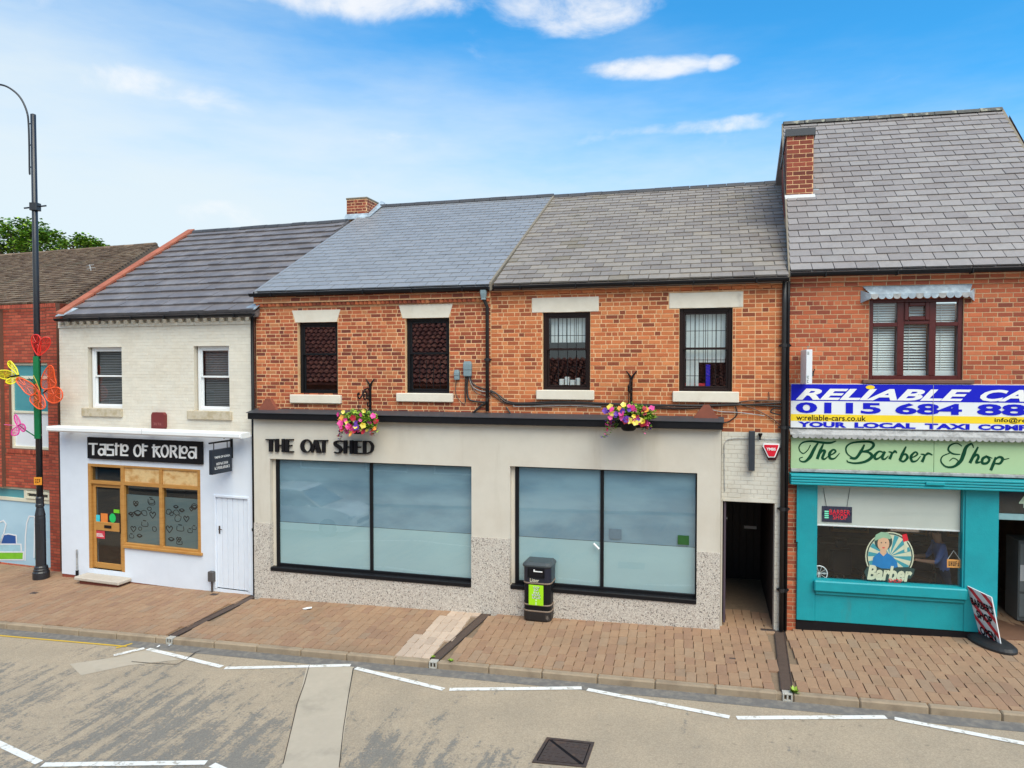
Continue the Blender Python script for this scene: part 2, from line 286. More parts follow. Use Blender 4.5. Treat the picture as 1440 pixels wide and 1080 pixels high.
def road_mat():
    m = bpy.data.materials.new('worn_asphalt'); m.use_nodes = True; MATS['worn_asphalt'] = m
    T = NT(m.node_tree); b = T.n['Principled BSDF']
    geo = T.node('ShaderNodeNewGeometry'); pos = geo.outputs['Position']
    vr = T.node('ShaderNodeVectorRotate', {'Vector': pos, 'Angle': TH}, rotation_type='Z_AXIS'); p = vr.outputs[0]   # x along the street, y across it
    sx = T.node('ShaderNodeSeparateXYZ', {0: p}); X, Y = sx.outputs[0], sx.outputs[1]
    n1 = T.noise(pos, .9, 6, .6); n2 = T.noise(pos, 28, 3, .6); n3 = T.noise(pos, 190, 2, .6)
    c = T.mix(T.step(n1, .35, .68), (.42, .335, .24), (.365, .295, .215))
    f = T.math('ADD', .72, T.math('MULTIPLY', T.math('ADD', n2, n3), .28)); c = T.mix(1.0, c, T.node('ShaderNodeCombineColor', {0: f, 1: f, 2: f}), 'MULTIPLY')
    # the pale surface dressing has worn away in ragged bands drawn across the road
    e1 = T.noise(T.vmul(p, (3.4, .34, 1)), 1.15, 9, .72, .5)
    e2 = T.noise(pos, 3.4, 9, .78, .8)
    e3 = T.noise(pos, .42, 2, .5)
    lane = T.step(Y, 11.0, 8.4)                              # worn more towards the wheel tracks
    far = T.math('MULTIPLY', T.step(X, -1.0, -6.5), .085)
    w = T.math('ADD', T.math('ADD', T.math('MULTIPLY', e1, .62), T.math('MULTIPLY', e2, .42)), T.math('ADD', T.math('MULTIPLY', T.math('SUBTRACT', e3, .5), .34), T.math('ADD', T.math('MULTIPLY', lane, .075), far)))
    w = T.math('ADD', w, T.math('MULTIPLY', T.math('SUBTRACT', n2, .5), .26))
    worn = T.step(w, .635, .715)
    c = T.mix(T.math('MULTIPLY', worn, .78), c, T.mix(n2, (.125, .125, .12), (.20, .195, .18)))
    # small lost chips and oil spots
    vo = T.node('ShaderNodeTexVoronoi', {'Vector': T.vmul(p, (.55, 1, 1)), 'Scale': 7.5}); hh = T.node('ShaderNodeSeparateColor', {0: vo.outputs['Color']})
    chip = T.math('MULTIPLY', T.math('GREATER_THAN', hh.outputs[0], .80), T.math('SUBTRACT', 1.0, T.step(T.math('ADD', vo.outputs['Distance'], T.math('MULTIPLY', n2, .25)), .16, .34)))
    c = T.mix(T.math('MULTIPLY', chip, .55), c, (.13, .115, .09))
    dirt = T.step(T.noise(p, .33, 5, .6), .50, .72); c = T.mix(T.math('MULTIPLY', dirt, .30), c, (.30, .25, .18))
    ag = T.node('ShaderNodeTexVoronoi', {'Vector': pos, 'Scale': 75}); ah = T.node('ShaderNodeSeparateColor', {0: ag.outputs['Color']})
    af = T.math('ADD', .86, T.math('MULTIPLY', ah.outputs[0], .28)); c = T.mix(1.0, c, T.node('ShaderNodeCombineColor', {0: af, 1: af, 2: af}), 'MULTIPLY')
    T.put(b.inputs['Base Color'], c); b.inputs['Roughness'].default_value = .9
    T.put(b.inputs['Normal'], T.node('ShaderNodeBump', {'Strength': 1, 'Distance': .006, 'Height': T.math('SUBTRACT', n3, T.math('MULTIPLY', worn, .6))}))
    return m
ROAD = road_mat()
PATCH = mat('pale_road_patch', (.45, .385, .30), .9, nscale=3, namt=.06, bump=.004, bscale=160, stain=((.27, .235, .185), 1.2, .56, .74, (1, 1, 1), .5))
GUT = mat('gutter_tarmac', (.16, .15, .14), .9, nscale=8, namt=.14, bump=.005, bscale=150, col2=(.21, .19, .165))

# ------------------------------------------------------------------ mesh building
class MB:
    def __init__(s): s.v = []; s.f = []; s.mi = []; s.cur = 0
    def add(s, vs, fs):
        b = len(s.v); s.v.extend(V(q) for q in vs)
        for f in fs: s.f.append([b + i for i in f]); s.mi.append(s.cur)
    def box(s, x0, x1, y0, y1, z0, z1, c=0.0):
        if x1 < x0: x0, x1 = x1, x0
        if y1 < y0: y0, y1 = y1, y0
        if z1 < z0: z0, z1 = z1, z0
        c = min(c, (x1 - x0) * .3, (y1 - y0) * .3, (z1 - z0) * .3)
        if c <= 0:
            s.add([(x0, y0, z0), (x1, y0, z0), (x1, y1, z0), (x0, y1, z0), (x0, y0, z1), (x1, y0, z1), (x1, y1, z1), (x0, y1, z1)],
                  [(3, 2, 1, 0), (4, 5, 6, 7), (0, 1, 5, 4), (1, 2, 6, 5), (2, 3, 7, 6), (3, 0, 4, 7)]); return s
        vs = []; idx = {}
        for i, X in enumerate((x0, x1)):
            for j, Y in enumerate((y0, y1)):
                for k, Z in enumerate((z0, z1)):
                    sx, sy, sz = (1, -1)[i], (1, -1)[j], (1, -1)[k]
                    for a in range(3):
                        q = [X + sx * c, Y + sy * c, Z + sz * c]; q[a] = (X, Y, Z)[a]
                        idx[i, j, k, a] = len(vs); vs.append(q)
        fs = []
        o = [(0, 0), (1, 0), (1, 1), (0, 1)]
        for a in range(3):
            for e in range(2):
                f = []
                for p, q in o:
                    t = [0, 0, 0]; t[a] = e; t[(a + 1) % 3] = p; t[(a + 2) % 3] = q
                    f.append(idx[t[0], t[1], t[2], a])
                fs.append(f if e else f[::-1])
        for a in range(3):
            b1, b2 = (a + 1) % 3, (a + 2) % 3
            for p in range(2):
                for q in range(2):
                    t0 = [0, 0, 0]; t0[b1] = p; t0[b2] = q; t1 = t0[:]; t1[a] = 1
                    f = [idx[(*t0, b1)], idx[(*t1, b1)], idx[(*t1, b2)], idx[(*t0, b2)]]
                    fs.append(f if p != q else f[::-1])
        for i in range(2):
            for j in range(2):
                for k in range(2):
                    f = [idx[i, j, k, 0], idx[i, j, k, 1], idx[i, j, k, 2]]
                    fs.append(f if (i + j + k) % 2 == 1 else f[::-1])
        s.add(vs, fs); return s
    def ring(s, u0, u1, z0, z1, w, v0, v1, c=.004, wb=None):
        wb = w if wb is None else wb
        s.box(u0, u0 + w, v0, v1, z0, z1, c); s.box(u1 - w, u1, v0, v1, z0, z1, c)
        s.box(u0 + w, u1 - w, v0 + .001, v1, z1 - w, z1, c); s.box(u0 + w, u1 - w, v0 + .001, v1, z0, z0 + wb, c); return s
    def prism(s, pts, v0, v1):
        """polygon in (u,z) pushed from v0 (front) to v1"""
        n = len(pts); a = sum(pts[i][0] * pts[(i + 1) % n][1] - pts[(i + 1) % n][0] * pts[i][1] for i in range(n))
        if a < 0: pts = pts[::-1]
        vs = [(p[0], v0, p[1]) for p in pts] + [(p[0], v1, p[1]) for p in pts]
        fs = [list(range(n)), list(range(2 * n - 1, n - 1, -1))] + [(i, n + i, n + (i + 1) % n, (i + 1) % n) for i in range(n)]
        s.add(vs, fs); return s
    def poly(s, pts, dz=None):
        n = len(pts)
        s.add(pts, [list(range(n))]); return s
    def slab(s, pts, h):
        """3-D polygon raised by vector h, closed"""
        n = len(pts); h = V(h); vs = [V(p) for p in pts] + [V(p) + h for p in pts]
        nn = (vs[1] - vs[0]).cross(vs[2] - vs[0])
        fs = [list(range(n - 1, -1, -1)), list(range(n, 2 * n))] + [(i, (i + 1) % n, n + (i + 1) % n, n + i) for i in range(n)]
        if nn.dot(h) < 0: fs = [f[::-1] for f in fs]
        s.add(vs, fs); return s
    def tube(s, pts, r, n=8, cap=True):
        pts = [V(p) for p in pts]; m = len(pts); rs = r if isinstance(r, (list, tuple)) else [r] * m
        up = V((0, 0, 1)); vs = []; a = None
        for i, p in enumerate(pts):
            t = (pts[min(i + 1, m - 1)] - pts[max(i - 1, 0)]).normalized()
            if a is None: a = t.cross(up if abs(t.z) < .9 else V((1, 0, 0))).normalized()
            else: a = (a - t * a.dot(t)).normalized()
            b = t.cross(a)
            vs += [p + (a * cos(2 * pi * k / n) + b * sin(2 * pi * k / n)) * rs[i] for k in range(n)]
        fs = [(i * n + k, i * n + (k + 1) % n, (i + 1) * n + (k + 1) % n, (i + 1) * n + k) for i in range(m - 1) for k in range(n)]
        if cap: fs += [list(range(n - 1, -1, -1)), [(m - 1) * n + k for k in range(n)]]
        s.add(vs, fs); return s
    def lathe(s, c, prof, n=20):
        c = V(c); vs = []; m = len(prof)
        for r, z in prof: vs += [c + V((r * cos(2 * pi * k / n), r * sin(2 * pi * k / n), z)) for k in range(n)]
        fs = [(i * n + k, i * n + (k + 1) % n, (i + 1) * n + (k + 1) % n, (i + 1) * n + k) for i in range(m - 1) for k in range(n)]
        fs += [list(range(n - 1, -1, -1)), [(m - 1) * n + k for k in range(n)]]
        s.add(vs, fs); return s
    def rr(s, w, d, r, secs, n=5, c=(0, 0, 0)):
        """rounded-rectangle column: secs = [(z, scale)]"""
        vs = []; c = V(c)
        ring = []
        for qx, qy, a0 in ((1, 1, 0), (-1, 1, pi / 2), (-1, -1, pi), (1, -1, 3 * pi / 2)):
            for k in range(n): 
                a = a0 + pi / 2 * k / (n - 1); ring.append((qx * (w / 2 - r) + r * cos(a), qy * (d / 2 - r) + r * sin(a)))
        N = len(ring)
        for z, k in secs: vs += [c + V((x * k, y * k, z)) for x, y in ring]
        fs = [(i * N + k, i * N + (k + 1) % N, (i + 1) * N + (k + 1) % N, (i + 1) * N + k) for i in range(len(secs) - 1) for k in range(N)]
        fs += [list(range(N - 1, -1, -1)), [(len(secs) - 1) * N + k for k in range(N)]]
        s.add(vs, fs); return s
    def strokes(s, pts, ws, v0, v1, f, smooth=True):
        """brush stroke in a 2-D space mapped by f to (u,z): pts with widths ws, in the same space"""
        P = [V((p[0], p[1])) for p in pts]; W = list(ws) if isinstance(ws, (list, tuple)) else [ws] * len(P)
        if smooth and len(P) > 2:
            Q = []; WW = []
            for i in range(len(P) - 1):
                p0, p1, p2, p3 = P[max(i - 1, 0)], P[i], P[i + 1], P[min(i + 2, len(P) - 1)]
                for k in range(6):
                    t = k / 6
                    Q.append(.5 * ((2 * p1) + (p2 - p0) * t + (2 * p0 - 5 * p1 + 4 * p2 - p3) * t * t + (3 * p1 - p0 - 3 * p2 + p3) * t ** 3)); WW.append(W[i] * (1 - t) + W[i + 1] * t)
            Q.append(P[-1]); WW.append(W[-1]); P, W = Q, WW
        n = len(P); a = []; b = []
        for i in range(n):
            d0 = (P[i] - P[i - 1]) if i else (P[1] - P[0]); d1 = (P[i + 1] - P[i]) if i < n - 1 else d0
            d0 = d0.normalized() if d0.length > 1e-9 else V((1, 0)); d1 = d1.normalized() if d1.length > 1e-9 else d0
            t = d0 + d1; t = t.normalized() if t.length > 1e-3 else d0
            m = V((-t.y, t.x)); k = W[i] / 2 / max(.5, m.dot(V((-d0.y, d0.x))))
            a.append(P[i] + m * k); b.append(P[i] - m * k)
        vs = []
        for v in (v0, v1):
            for q in a + b:
                u, z = f(q.x, q.y); vs.append((u, v, z))
        N = 2 * n; fs = []
        for i in range(n - 1):
            fs.append((i, i + 1, n + i + 1, n + i)); fs.append((N + n + i, N + n + i + 1, N + i + 1, N + i))
            fs.append((i, N + i, N + i + 1, i + 1)); fs.append((n + i + 1, N + n + i + 1, N + n + i, n + i))
        fs.append((0, n, N + n, N)); fs.append((n - 1, N + n - 1, N + 2 * n - 1, 2 * n - 1))
        s.add(vs, fs); return s

OFF = {}
def link(o, parent=None):
    COL.objects.link(o)
    if parent is not None: o.parent = parent
    return o
def mkmesh(name, mb, mats, off=None, smooth=False):
    me = bpy.data.meshes.new(name)
    vs = mb.v if off is None else [q - off for q in mb.v]
    me.from_pydata([tuple(q) for q in vs], [], mb.f)
    for m in (mats if isinstance(mats, (list, tuple)) else [mats]): me.materials.append(m)
    if isinstance(mats, (list, tuple)): me.polygons.foreach_set('material_index', mb.mi)
    if smooth: me.shade_smooth() if hasattr(me, 'shade_smooth') else me.polygons.foreach_set('use_smooth', [True] * len(mb.f))
    me.update(); return me
def part(name, mb, mats, parent, kind=None, label=None, smooth=False):
    off = OFF.get(parent.name, V((0, 0, 0)))
    o = link(bpy.data.objects.new(name, mkmesh(name, mb, mats, off, smooth)), parent)
    OFF[o.name] = off
    if kind: o['kind'] = kind
    if label: o['label'] = label
    return o
def props(o, label, cat, group=None, kind=None):
    if label: o['label'] = label
    if cat: o['category'] = cat
    if group: o['group'] = group
    if kind: o['kind'] = kind
    return o
def thing(name, label, cat, fac=None, at=(0, 0, 0), group=None):
    """an Empty at the thing's base; its parts are given in the front's own u,v,z"""
    o = link(bpy.data.objects.new(name, None)); o.empty_display_size = .2
    at = V(at)
    o.matrix_world = (fac.M if fac else Matrix()) @ Matrix.Translation(at)
    OFF[o.name] = at
    return props(o, label, cat, group)
def single(name, mb, mats, label, cat, fac=None, at=(0, 0, 0), group=None, smooth=False, kind=None):
    at = V(at); o = link(bpy.data.objects.new(name, mkmesh(name, mb, mats, at, smooth)))
    o.matrix_world = (fac.M if fac else Matrix()) @ Matrix.Translation(at); OFF[o.name] = at
    return props(o, label, cat, group, kind)
UNIT = {}
def unit(kind):
    if kind in UNIT: return UNIT[kind]
    mb = MB()
    if kind == 'brick':                      # front at y=-1, open back at y=0
        e = .5; i = .478
        mb.add([(-e, .2, -e), (e, .2, -e), (e, .2, e), (-e, .2, e), (-i, -1, -.46), (i, -1, -.46), (i, -1, .46), (-i, -1, .46), (-e, -.6, -e), (e, -.6, -e), (e, -.6, e), (-e, -.6, e)],
               [(4, 5, 6, 7), (8, 9, 5, 4), (9, 10, 6, 5), (10, 11, 7, 6), (11, 8, 4, 7), (0, 1, 9, 8), (1, 2, 10, 9), (2, 3, 11, 10), (3, 0, 8, 11)])
    elif kind == 'slate':                    # thick at its lower edge (y=-.5), thin at the top
        mb.add([(-.5, -.5, -.3), (.5, -.5, -.3), (.5, .5, -.3), (-.5, .5, -.3), (-.5, -.5, 1), (.5, -.5, 1), (.5, .5, .1), (-.5, .5, .1)],
               [(4, 5, 6, 7), (0, 1, 5, 4), (1, 2, 6, 5), (3, 0, 4, 7)])
    elif kind == 'paver':                    # top at z=1 with worn edges
        e = .5; i = .482; j = .491
        mb.add([(-e, -e, -1), (e, -e, -1), (e, e, -1), (-e, e, -1), (-i, -j, 1), (i, -j, 1), (i, j, 1), (-i, j, 1), (-e, -e, .4), (e, -e, .4), (e, e, .4), (-e, e, .4)],
               [(4, 5, 6, 7), (8, 9, 5, 4), (9, 10, 6, 5), (10, 11, 7, 6), (11, 8, 4, 7), (0, 1, 9, 8), (1, 2, 10, 9), (2, 3, 11, 10), (3, 0, 8, 11)])
    UNIT[kind] = mb; return mb
SHARED = {}
def spread(name, ukind, mats4, m, parent, limit=300):
    """lays pieces: the nearest `limit` as objects that share one mesh, the rest joined as stuff; matrices are in the parent's front space"""
    off = OFF.get(parent.name, V((0, 0, 0))); pm = parent.matrix_world if parent.parent is None else parent.parent.matrix_world if parent.parent.parent is None else parent.parent.parent.matrix_world
    T0 = Matrix.Translation(-off)
    ci = pm.inverted() @ CAM
    L4 = [T0 @ q for q in mats4]
    L4.sort(key=lambda q: (q.translation - ci).length)
    key = (ukind, m.name)
    if key not in SHARED: SHARED[key] = mkmesh(name, unit(ukind), m)
    for q in L4[:limit]:
        o = bpy.data.objects.new(name, SHARED[key]); COL.objects.link(o); o.parent = parent; o.matrix_basis = q
    rest = L4[limit:]
    if rest:
        mb = MB(); ub = unit(ukind)
        for q in rest: mb.add([q @ p for p in ub.v], ub.f)
        o = link(bpy.data.objects.new(name + '_field', mkmesh(name + '_field', mb, m)), parent); o['kind'] = 'stuff'
def box4(c, ex, ey, ez, s):
    m = Matrix((( *ex, 0), (*ey, 0), (*ez, 0), (0, 0, 0, 1))).transposed()
    return Matrix.Translation(c) @ m @ Matrix.Diagonal((*s, 1))
EX, EY, EZ = V((1, 0, 0)), V((0, 1, 0)), V((0, 0, 1))
def brick_list(u0, u1, z0, z1, holes, v=0, course=.081, Lb=.232, j=.0155, bond='flemish', proud=.0045, jit=.003, ph=0):
    out = []; n = max(1, round((z1 - z0) / course)); course = (z1 - z0) / n
    for i in range(n):
        zc = z0 + (i + .5) * course
        cuts = [(h[0], h[1]) for h in holes if h[2] < zc < h[3]]
        x = u0; k = 0; seq = []
        if bond == 'flemish': pat = [Lb, Lb / 2]; x -= (.375 * Lb + ph) * (i % 2)
        elif bond == 'english': pat = [Lb] if i % 4 else [Lb / 2]; x -= (Lb / 4) * (i % 4 == 0) + (Lb / 2) * (i % 2) * (i % 4 != 0)
        elif bond == 'soldier': pat = [.075]
        else: pat = [Lb]; x -= Lb / 2 * (i % 2)
        while x < u1:
            w = pat[k % len(pat)]; k += 1
            if random.random() < .05 and bond == 'flemish': w = Lb / 2 if w > .15 else Lb
            segs = [(max(x, u0), min(x + w, u1))]
            for c0, c1 in cuts:
                s2 = []
                for a, b in segs:
                    if b <= c0 or a >= c1: s2.append((a, b))
                    else:
                        if a < c0: s2.append((a, c0))
                        if b > c1: s2.append((c1, b))
                segs = s2
            for a, b in segs:
                if b - a > .035:
                    out.append(box4(V(((a + b) / 2, v + random.uniform(-jit, jit) * .4, zc + random.uniform(-jit, jit) * .5)), EX, EY, EZ, (b - a - j * random.uniform(.8, 1.15), proud * random.uniform(.75, 1.2), course - j * random.uniform(.9, 1.15))))
            x += w
    return out
def wall_slab(mb, u0, u1, z0, z1, holes, v0, v1):
    us = sorted({u0, u1, *[min(max(h[i], u0), u1) for h in holes for i in (0, 1)]}); zs = sorted({z0, z1, *[min(max(h[i], z0), z1) for h in holes for i in (2, 3)]})
    nu, nz = len(us) - 1, len(zs) - 1
    def solid(i, k):
        if i < 0 or k < 0 or i >= nu or k >= nz: return False
        a, b = (us[i] + us[i + 1]) / 2, (zs[k] + zs[k + 1]) / 2
        return not any(h[0] < a < h[1] and h[2] < b < h[3] for h in holes)
    for i in range(nu):
        for k in range(nz):
            if not solid(i, k): continue
            a, b, c, d = us[i], us[i + 1], zs[k], zs[k + 1]
            mb.add([(a, v0, c), (b, v0, c), (b, v0, d), (a, v0, d)], [(0, 1, 2, 3)]); mb.add([(a, v1, c), (b, v1, c), (b, v1, d), (a, v1, d)], [(3, 2, 1, 0)])
            if not solid(i - 1, k): mb.add([(a, v0, c), (a, v0, d), (a, v1, d), (a, v1, c)], [(0, 1, 2, 3)])
            if not solid(i + 1, k): mb.add([(b, v0, c), (b, v0, d), (b, v1, d), (b, v1, c)], [(3, 2, 1, 0)])
            if not solid(i, k - 1): mb.add([(a, v0, c), (b, v0, c), (b, v1, c), (a, v1, c)], [(3, 2, 1, 0)])
            if not solid(i, k + 1): mb.add([(a, v0, d), (b, v0, d), (b, v1, d), (a, v1, d)], [(0, 1, 2, 3)])
    return mb
def room(mb, u0, u1, z0, z1, v0, v1):
    mb.add([(u0, v0, z0), (u1, v0, z0), (u1, v1, z0), (u0, v1, z0), (u0, v0, z1), (u1, v0, z1), (u1, v1, z1), (u0, v1, z1)],
           [(0, 1, 2, 3), (7, 6, 5, 4), (3, 2, 6, 7), (0, 3, 7, 4), (2, 1, 5, 6)]); return mb
def slates(A, B, C, D, rows, w, thick=.012, lap=1.25, gap=.012, jit=1.0, stagger=.5):
    """A,B eave left/right, C,D ridge right/left"""
    out = []
    n = (B - A).cross(D - A).normalized()
    for i in range(rows):
        t0, t1 = i / rows, (i + 1) / rows; tm = (t0 + t1) / 2
        l, r = A.lerp(D, tm), B.lerp(C, tm); Lr = (r - l).length; ex = (r - l) / Lr
        ey = n.cross(ex); g = ((D - A).dot(ey)) / rows
        x = -w * (stagger if i % 2 else 0)
        while x < Lr:
            a, b = max(x, 0), min(x + w, Lr)
            if b - a > .03:
                c = l + ex * ((a + b) / 2) + ey * (g * (lap - 1) / 2 + random.uniform(-.004, .004) * jit) + n * random.uniform(0, .003) * jit
                rz = random.uniform(-.006, .006) * jit
                e1 = ex * cos(rz) + ey * sin(rz); e2 = ey * cos(rz) - ex * sin(rz)
                out.append(box4(c, e1, e2, n, (b - a - gap, g * lap, thick * random.uniform(.85, 1.2))))
            x += w
    return out
def text_geo(body, offset=0.0, shear=0.0, spacing=1.0):
    cu = bpy.data.curves.new('t', 'FONT'); cu.body = body; cu.offset = offset; cu.shear = shear; cu.space_character = spacing; cu.resolution_u = 3
    o = bpy.data.objects.new('t', cu); COL.objects.link(o)
    dg = bpy.context.evaluated_depsgraph_get(); dg.update(); me = o.evaluated_get(dg).to_mesh()
    vs = [(q.co.x, q.co.y) for q in me.vertices]; fs = [list(p.vertices) for p in me.polygons]
    o.evaluated_get(dg).to_mesh_clear(); bpy.data.objects.remove(o); bpy.data.curves.remove(cu)
    x0, x1 = min(v[0] for v in vs), max(v[0] for v in vs); y0, y1 = min(v[1] for v in vs), max(v[1] for v in vs)
    return [((x - x0) / (x1 - x0), (y - y0) / (y1 - y0)) for x, y in vs], fs
def text(mb, body, f, offset=0.0, shear=0.0, spacing=1.0):
    """f maps (s,t) in the unit square to a 3-D point"""
    vs, fs = text_geo(body, offset, shear, spacing); P = [V(f(s, t)) for s, t in vs]
    mb.add(P, fs); return mb
def flat(u0, u1, z0, z1, v): return lambda s, t: (u0 + (u1 - u0) * s, v, z0 + (z1 - z0) * t)
def warp(fac, x0, y0, x1, y1, x2, y2, x3, y3, v):
    """picture corners (top-left, top-right, bottom-right, bottom-left) of a flat print on a front"""
    a, b, c, d = (fac.P(*q, v) for q in ((x0, y0), (x1, y1), (x2, y2), (x3, y3)))
    return lambda s, t: d.lerp(c, s).lerp(a.lerp(b, s), t)
def disc(mb, u, z, v, ru, rz, n=20, f=None, a0=0, a1=2 * pi):
    pts = [(u + ru * cos(a0 + (a1 - a0) * k / n), v, z + rz * sin(a0 + (a1 - a0) * k / n)) for k in range(n if a1 - a0 > 6.2 else n + 1)]
    mb.poly(pts); return mb
# ------------------------------------------------------------------ ground
FW = Front(357, 836, 18.5); FO = Front(685, 858, 15); FB = Front(1120, 884, 12); FR = Front(70, 800, 20)
k0, k1 = gp(200, 895), gp(1120, 976)
KN = ((k0 + k1) / 2).dot(EN)                     # kerb front edge, distance across the street
def SP(s, n, dz=0):
    q = ES * s + EN * n; return V((q.x, q.y, gz(q.x, q.y) + dz))
GNRM = V((-GG.x, -GG.y, 1)).normalized(); GES = (ES + V((0, 0, .024))).normalized(); GEN = GNRM.cross(GES)
RZ = -.115
def sheet(n0, n1, dz, s0=-60, s1=60): return MB().poly([SP(s0, n0, dz), SP(s1, n0, dz), SP(s1, n1, dz), SP(s0, n1, dz)])
single('ground', sheet(-150, 150, -.45, -200, 200), SAND, 'bare ground under and around the street', None, kind='structure')
single('road', sheet(-6, KN, RZ), ROAD, 'pale worn asphalt road in front of the shops', None, kind='structure')
pav = single('pavement', sheet(KN + .12, KN + 7, -.035), SAND, 'brown block paved footway between kerb and shopfronts', None, kind='structure')
kl = single('kerb', MB().slab([SP(-60, KN + .03, -.4), SP(60, KN + .03, -.4), SP(60, KN + .12, -.4), SP(-60, KN + .12, -.4)], (0, 0, .37)), KERB, 'concrete kerb along the footway', None, kind='structure')
single('gutter', sheet(KN - .26, KN, RZ + .004), GUT, 'dark strip of tarmac along the kerb', None, kind='structure')
def sn(px, py, dz=0):
    q = gp(px, py, dz); return q.dot(ES), q.dot(EN)
outs = [sn(232, 905, -.06)[0], sn(610, 934, -.06)[0], sn(1107, 979, -.06)[0]]
s = -16.0; i = 0
mb = MB(); edges = []
x = -21.0
cuts = sorted(outs)
while x < 12:
    nx = x + .91
    for c in cuts:
        if x < c - .08 < nx: nx = c - .08
    edges.append((x, nx)); x = nx
    for c in cuts:
        if abs(x - (c - .08)) < 1e-6: x = c + .08
for a, b in edges:
    if b - a < .06: continue
    m = MB(); m.box(a + .006, b - .006, 0, .125, -.30, .0, .018)
    w = [V((q.x, q.y + KN, q.z)) for q in m.v]
    m.v = [SP(q.x, q.y, q.z + random.uniform(-.0, .0)) for q in w]
    part('kerb_stone', m, KERB, kl)
for c in outs:
    m = MB(); m.ring(c - .07, c + .07, -.115, .002, .022, -.004, .12, .004); m.box(c - .012, c + .012, 0, .1, -.093, -.02)
    m.v = [SP(q.x, KN + q.y, q.z) for q in m.v]
    part('drain_outlet', m, mat('grey_outlet', (.42, .40, .36), .8, nscale=9, namt=.15), kl)
    m = MB(); m.box(c - .053, c + .053, .03, .1, -.108, -.018); m.v = [SP(q.x, KN + q.y, q.z) for q in m.v]
    part('outlet_recess', m, BLACKM, kl)
# paving blocks in columns across the footway, with three drainage channels
def chan_s(c0, c1, n):                           # the channel runs from (s0,n0) at the wall to (s1,n1) at the kerb
    t = (n - c0[1]) / (c1[1] - c0[1]); return c0[0] + (c1[0] - c0[0]) * t
CH = [(sn(357, 838), sn(229, 901)), (sn(688, 860), sn(610, 928)), (sn(1097, 890), sn(1107, 972))]
blocks = []; pale = []
s = -21.0; pw = .165; col = 0
n0, n1 = KN + .125, KN + 3.25
while s < 12:
    y = n0 - random.uniform(0, .35)
    n1 = KN + 3.25 + max(0, -6 - s) * .12
    while y < n1 + (2.4 if 4.2 < s < 5.8 else 0):
        l = random.choice((.28, .33, .38, .43)); a, b = max(y, n0), min(y + l, n1 + (2.6 if 4.2 < s < 5.8 else .25)); y += l
        if b - a < .05: continue
        mid = (a + b) / 2; skew = -.05 * (mid - KN)
        sc_ = s + pw / 2 + skew
        if any(abs(sc_ - chan_s(c[0], c[1], mid)) < .155 for c in CH): continue
        q = box4(SP(sc_, mid, random.uniform(-.0025, .0025)), GES, GEN, GNRM, (pw - .0055, b - a - .0055, .02)); q = Matrix.Translation(GNRM * -.02) @ q
        c = CH[1]; dd = chan_s(c[0], c[1], mid) - sc_
        (pale if .12 < dd < .80 and mid < KN + 2.5 else blocks).append(q)
    s += pw; col += 1
spread('paving_block', 'paver', blocks, PAVER, pav, 300)
spread('pale_paving_block', 'paver', pale, PAVER_P, pav, 100)
for c in CH:
    (a0, b0), (a1, b1) = c; m = MB(); b0 += .12; b1 = KN + .13
    m.slab([SP(a0 - .085, b0, -.03), SP(a0 + .085, b0, -.03), SP(a1 + .085, b1, -.03), SP(a1 - .085, b1, -.03)], (0, 0, .022))
    ch = part('drain_channel', m, CHANNEL, pav)
    m = MB()
    for sg in (-1, 1):
        m.slab([SP(a0 + sg * .085 - .008, b0, -.02), SP(a0 + sg * .085 + .008, b0, -.02), SP(a1 + sg * .085 + .008, b1, -.02), SP(a1 + sg * .085 - .008, b1, -.02)], (0, 0, .021))
    part('channel_rail', m, IRON, ch)
for px, py, w, d in ((48, 834, .16, .1), (301, 836, .17, .12), (672, 858, .22, .14), (1080, 886, .26, .1), (1030, 926, .1, .05)):
    a, b = sn(px, py); m = MB().box(a - w / 2, a + w / 2, b - d / 2, b + d / 2, -.02, .006, .004); m.v = [SP(q.x, q.y, q.z) for q in m.v]
    m2 = MB()
    part('stopcock_cover', m, IRON, pav)
# painted lines and repairs on the road
def rp(px, py, up=0): q = gp(px, py, RZ); q.z += up; return q
def line(name, x0, y0, x1, y1, w, m, label, cat='road marking', group='zigzag lines on the road', up=.008):
    a, b = rp(x0, y0, up), rp(x1, y1, up); t = (b - a).normalized(); nn = V((-t.y, t.x, 0)) * w / 2
    mb = MB(); N = max(3, int((b - a).length / .12)); top = []; bot = []
    for k in range(N + 1):
        p = a.lerp(b, k / N); e = mnoise.noise(p * 3) * .012
        top.append(p + nn * (1 + e * 6)); bot.append(p - nn * (1 - e * 6))
    mb.add(top + bot, [(N + 1 + k, N + 2 + k, k + 1, k) for k in range(N)])
    return single(name, mb, m, label, cat, at=(a + b) / 2, group=group)
ZZ = [(160, 922, 203, 912, 'short white zigzag line beside the end of the yellow line'), (208, 913, 312, 938, 'white zigzag line crossed by a crack beside the left drain outlet'),
      (316, 940, 493, 936, 'long white zigzag line running over the top of the pale repair strip'), (500, 940, 624, 970, 'white zigzag line falling right from the pale repair strip'),
      (632, 970, 818, 968, 'flat white zigzag line straight below the middle drain outlet'), (826, 970, 1026, 1009, 'white zigzag line falling right, above and right of the manhole cover'),
      (1036, 1010, 1246, 1009, 'flat white zigzag line below the right drain outlet'), (1258, 1011, 1460, 1050, 'white zigzag line running out of the right edge of the photo'),
      (-40, 1028, 55, 1073, 'white centre zigzag line in the bottom left corner'), (60, 1076, 290, 1073, 'long flat white line at the bottom edge, left of the repair strip'),
      (298, 1076, 380, 1112, 'white line cut by the bottom edge beside the repair strip')]
for x0, y0, x1, y1, lb in ZZ: line('road_line', x0, y0, x1, y1, .105, ROADP, lb)
line('yellow_line', -60, 889, 178, 909.5, .05, YELLOW, 'thin worn yellow line along the kerb at the far left', group='yellow lines by the kerb')
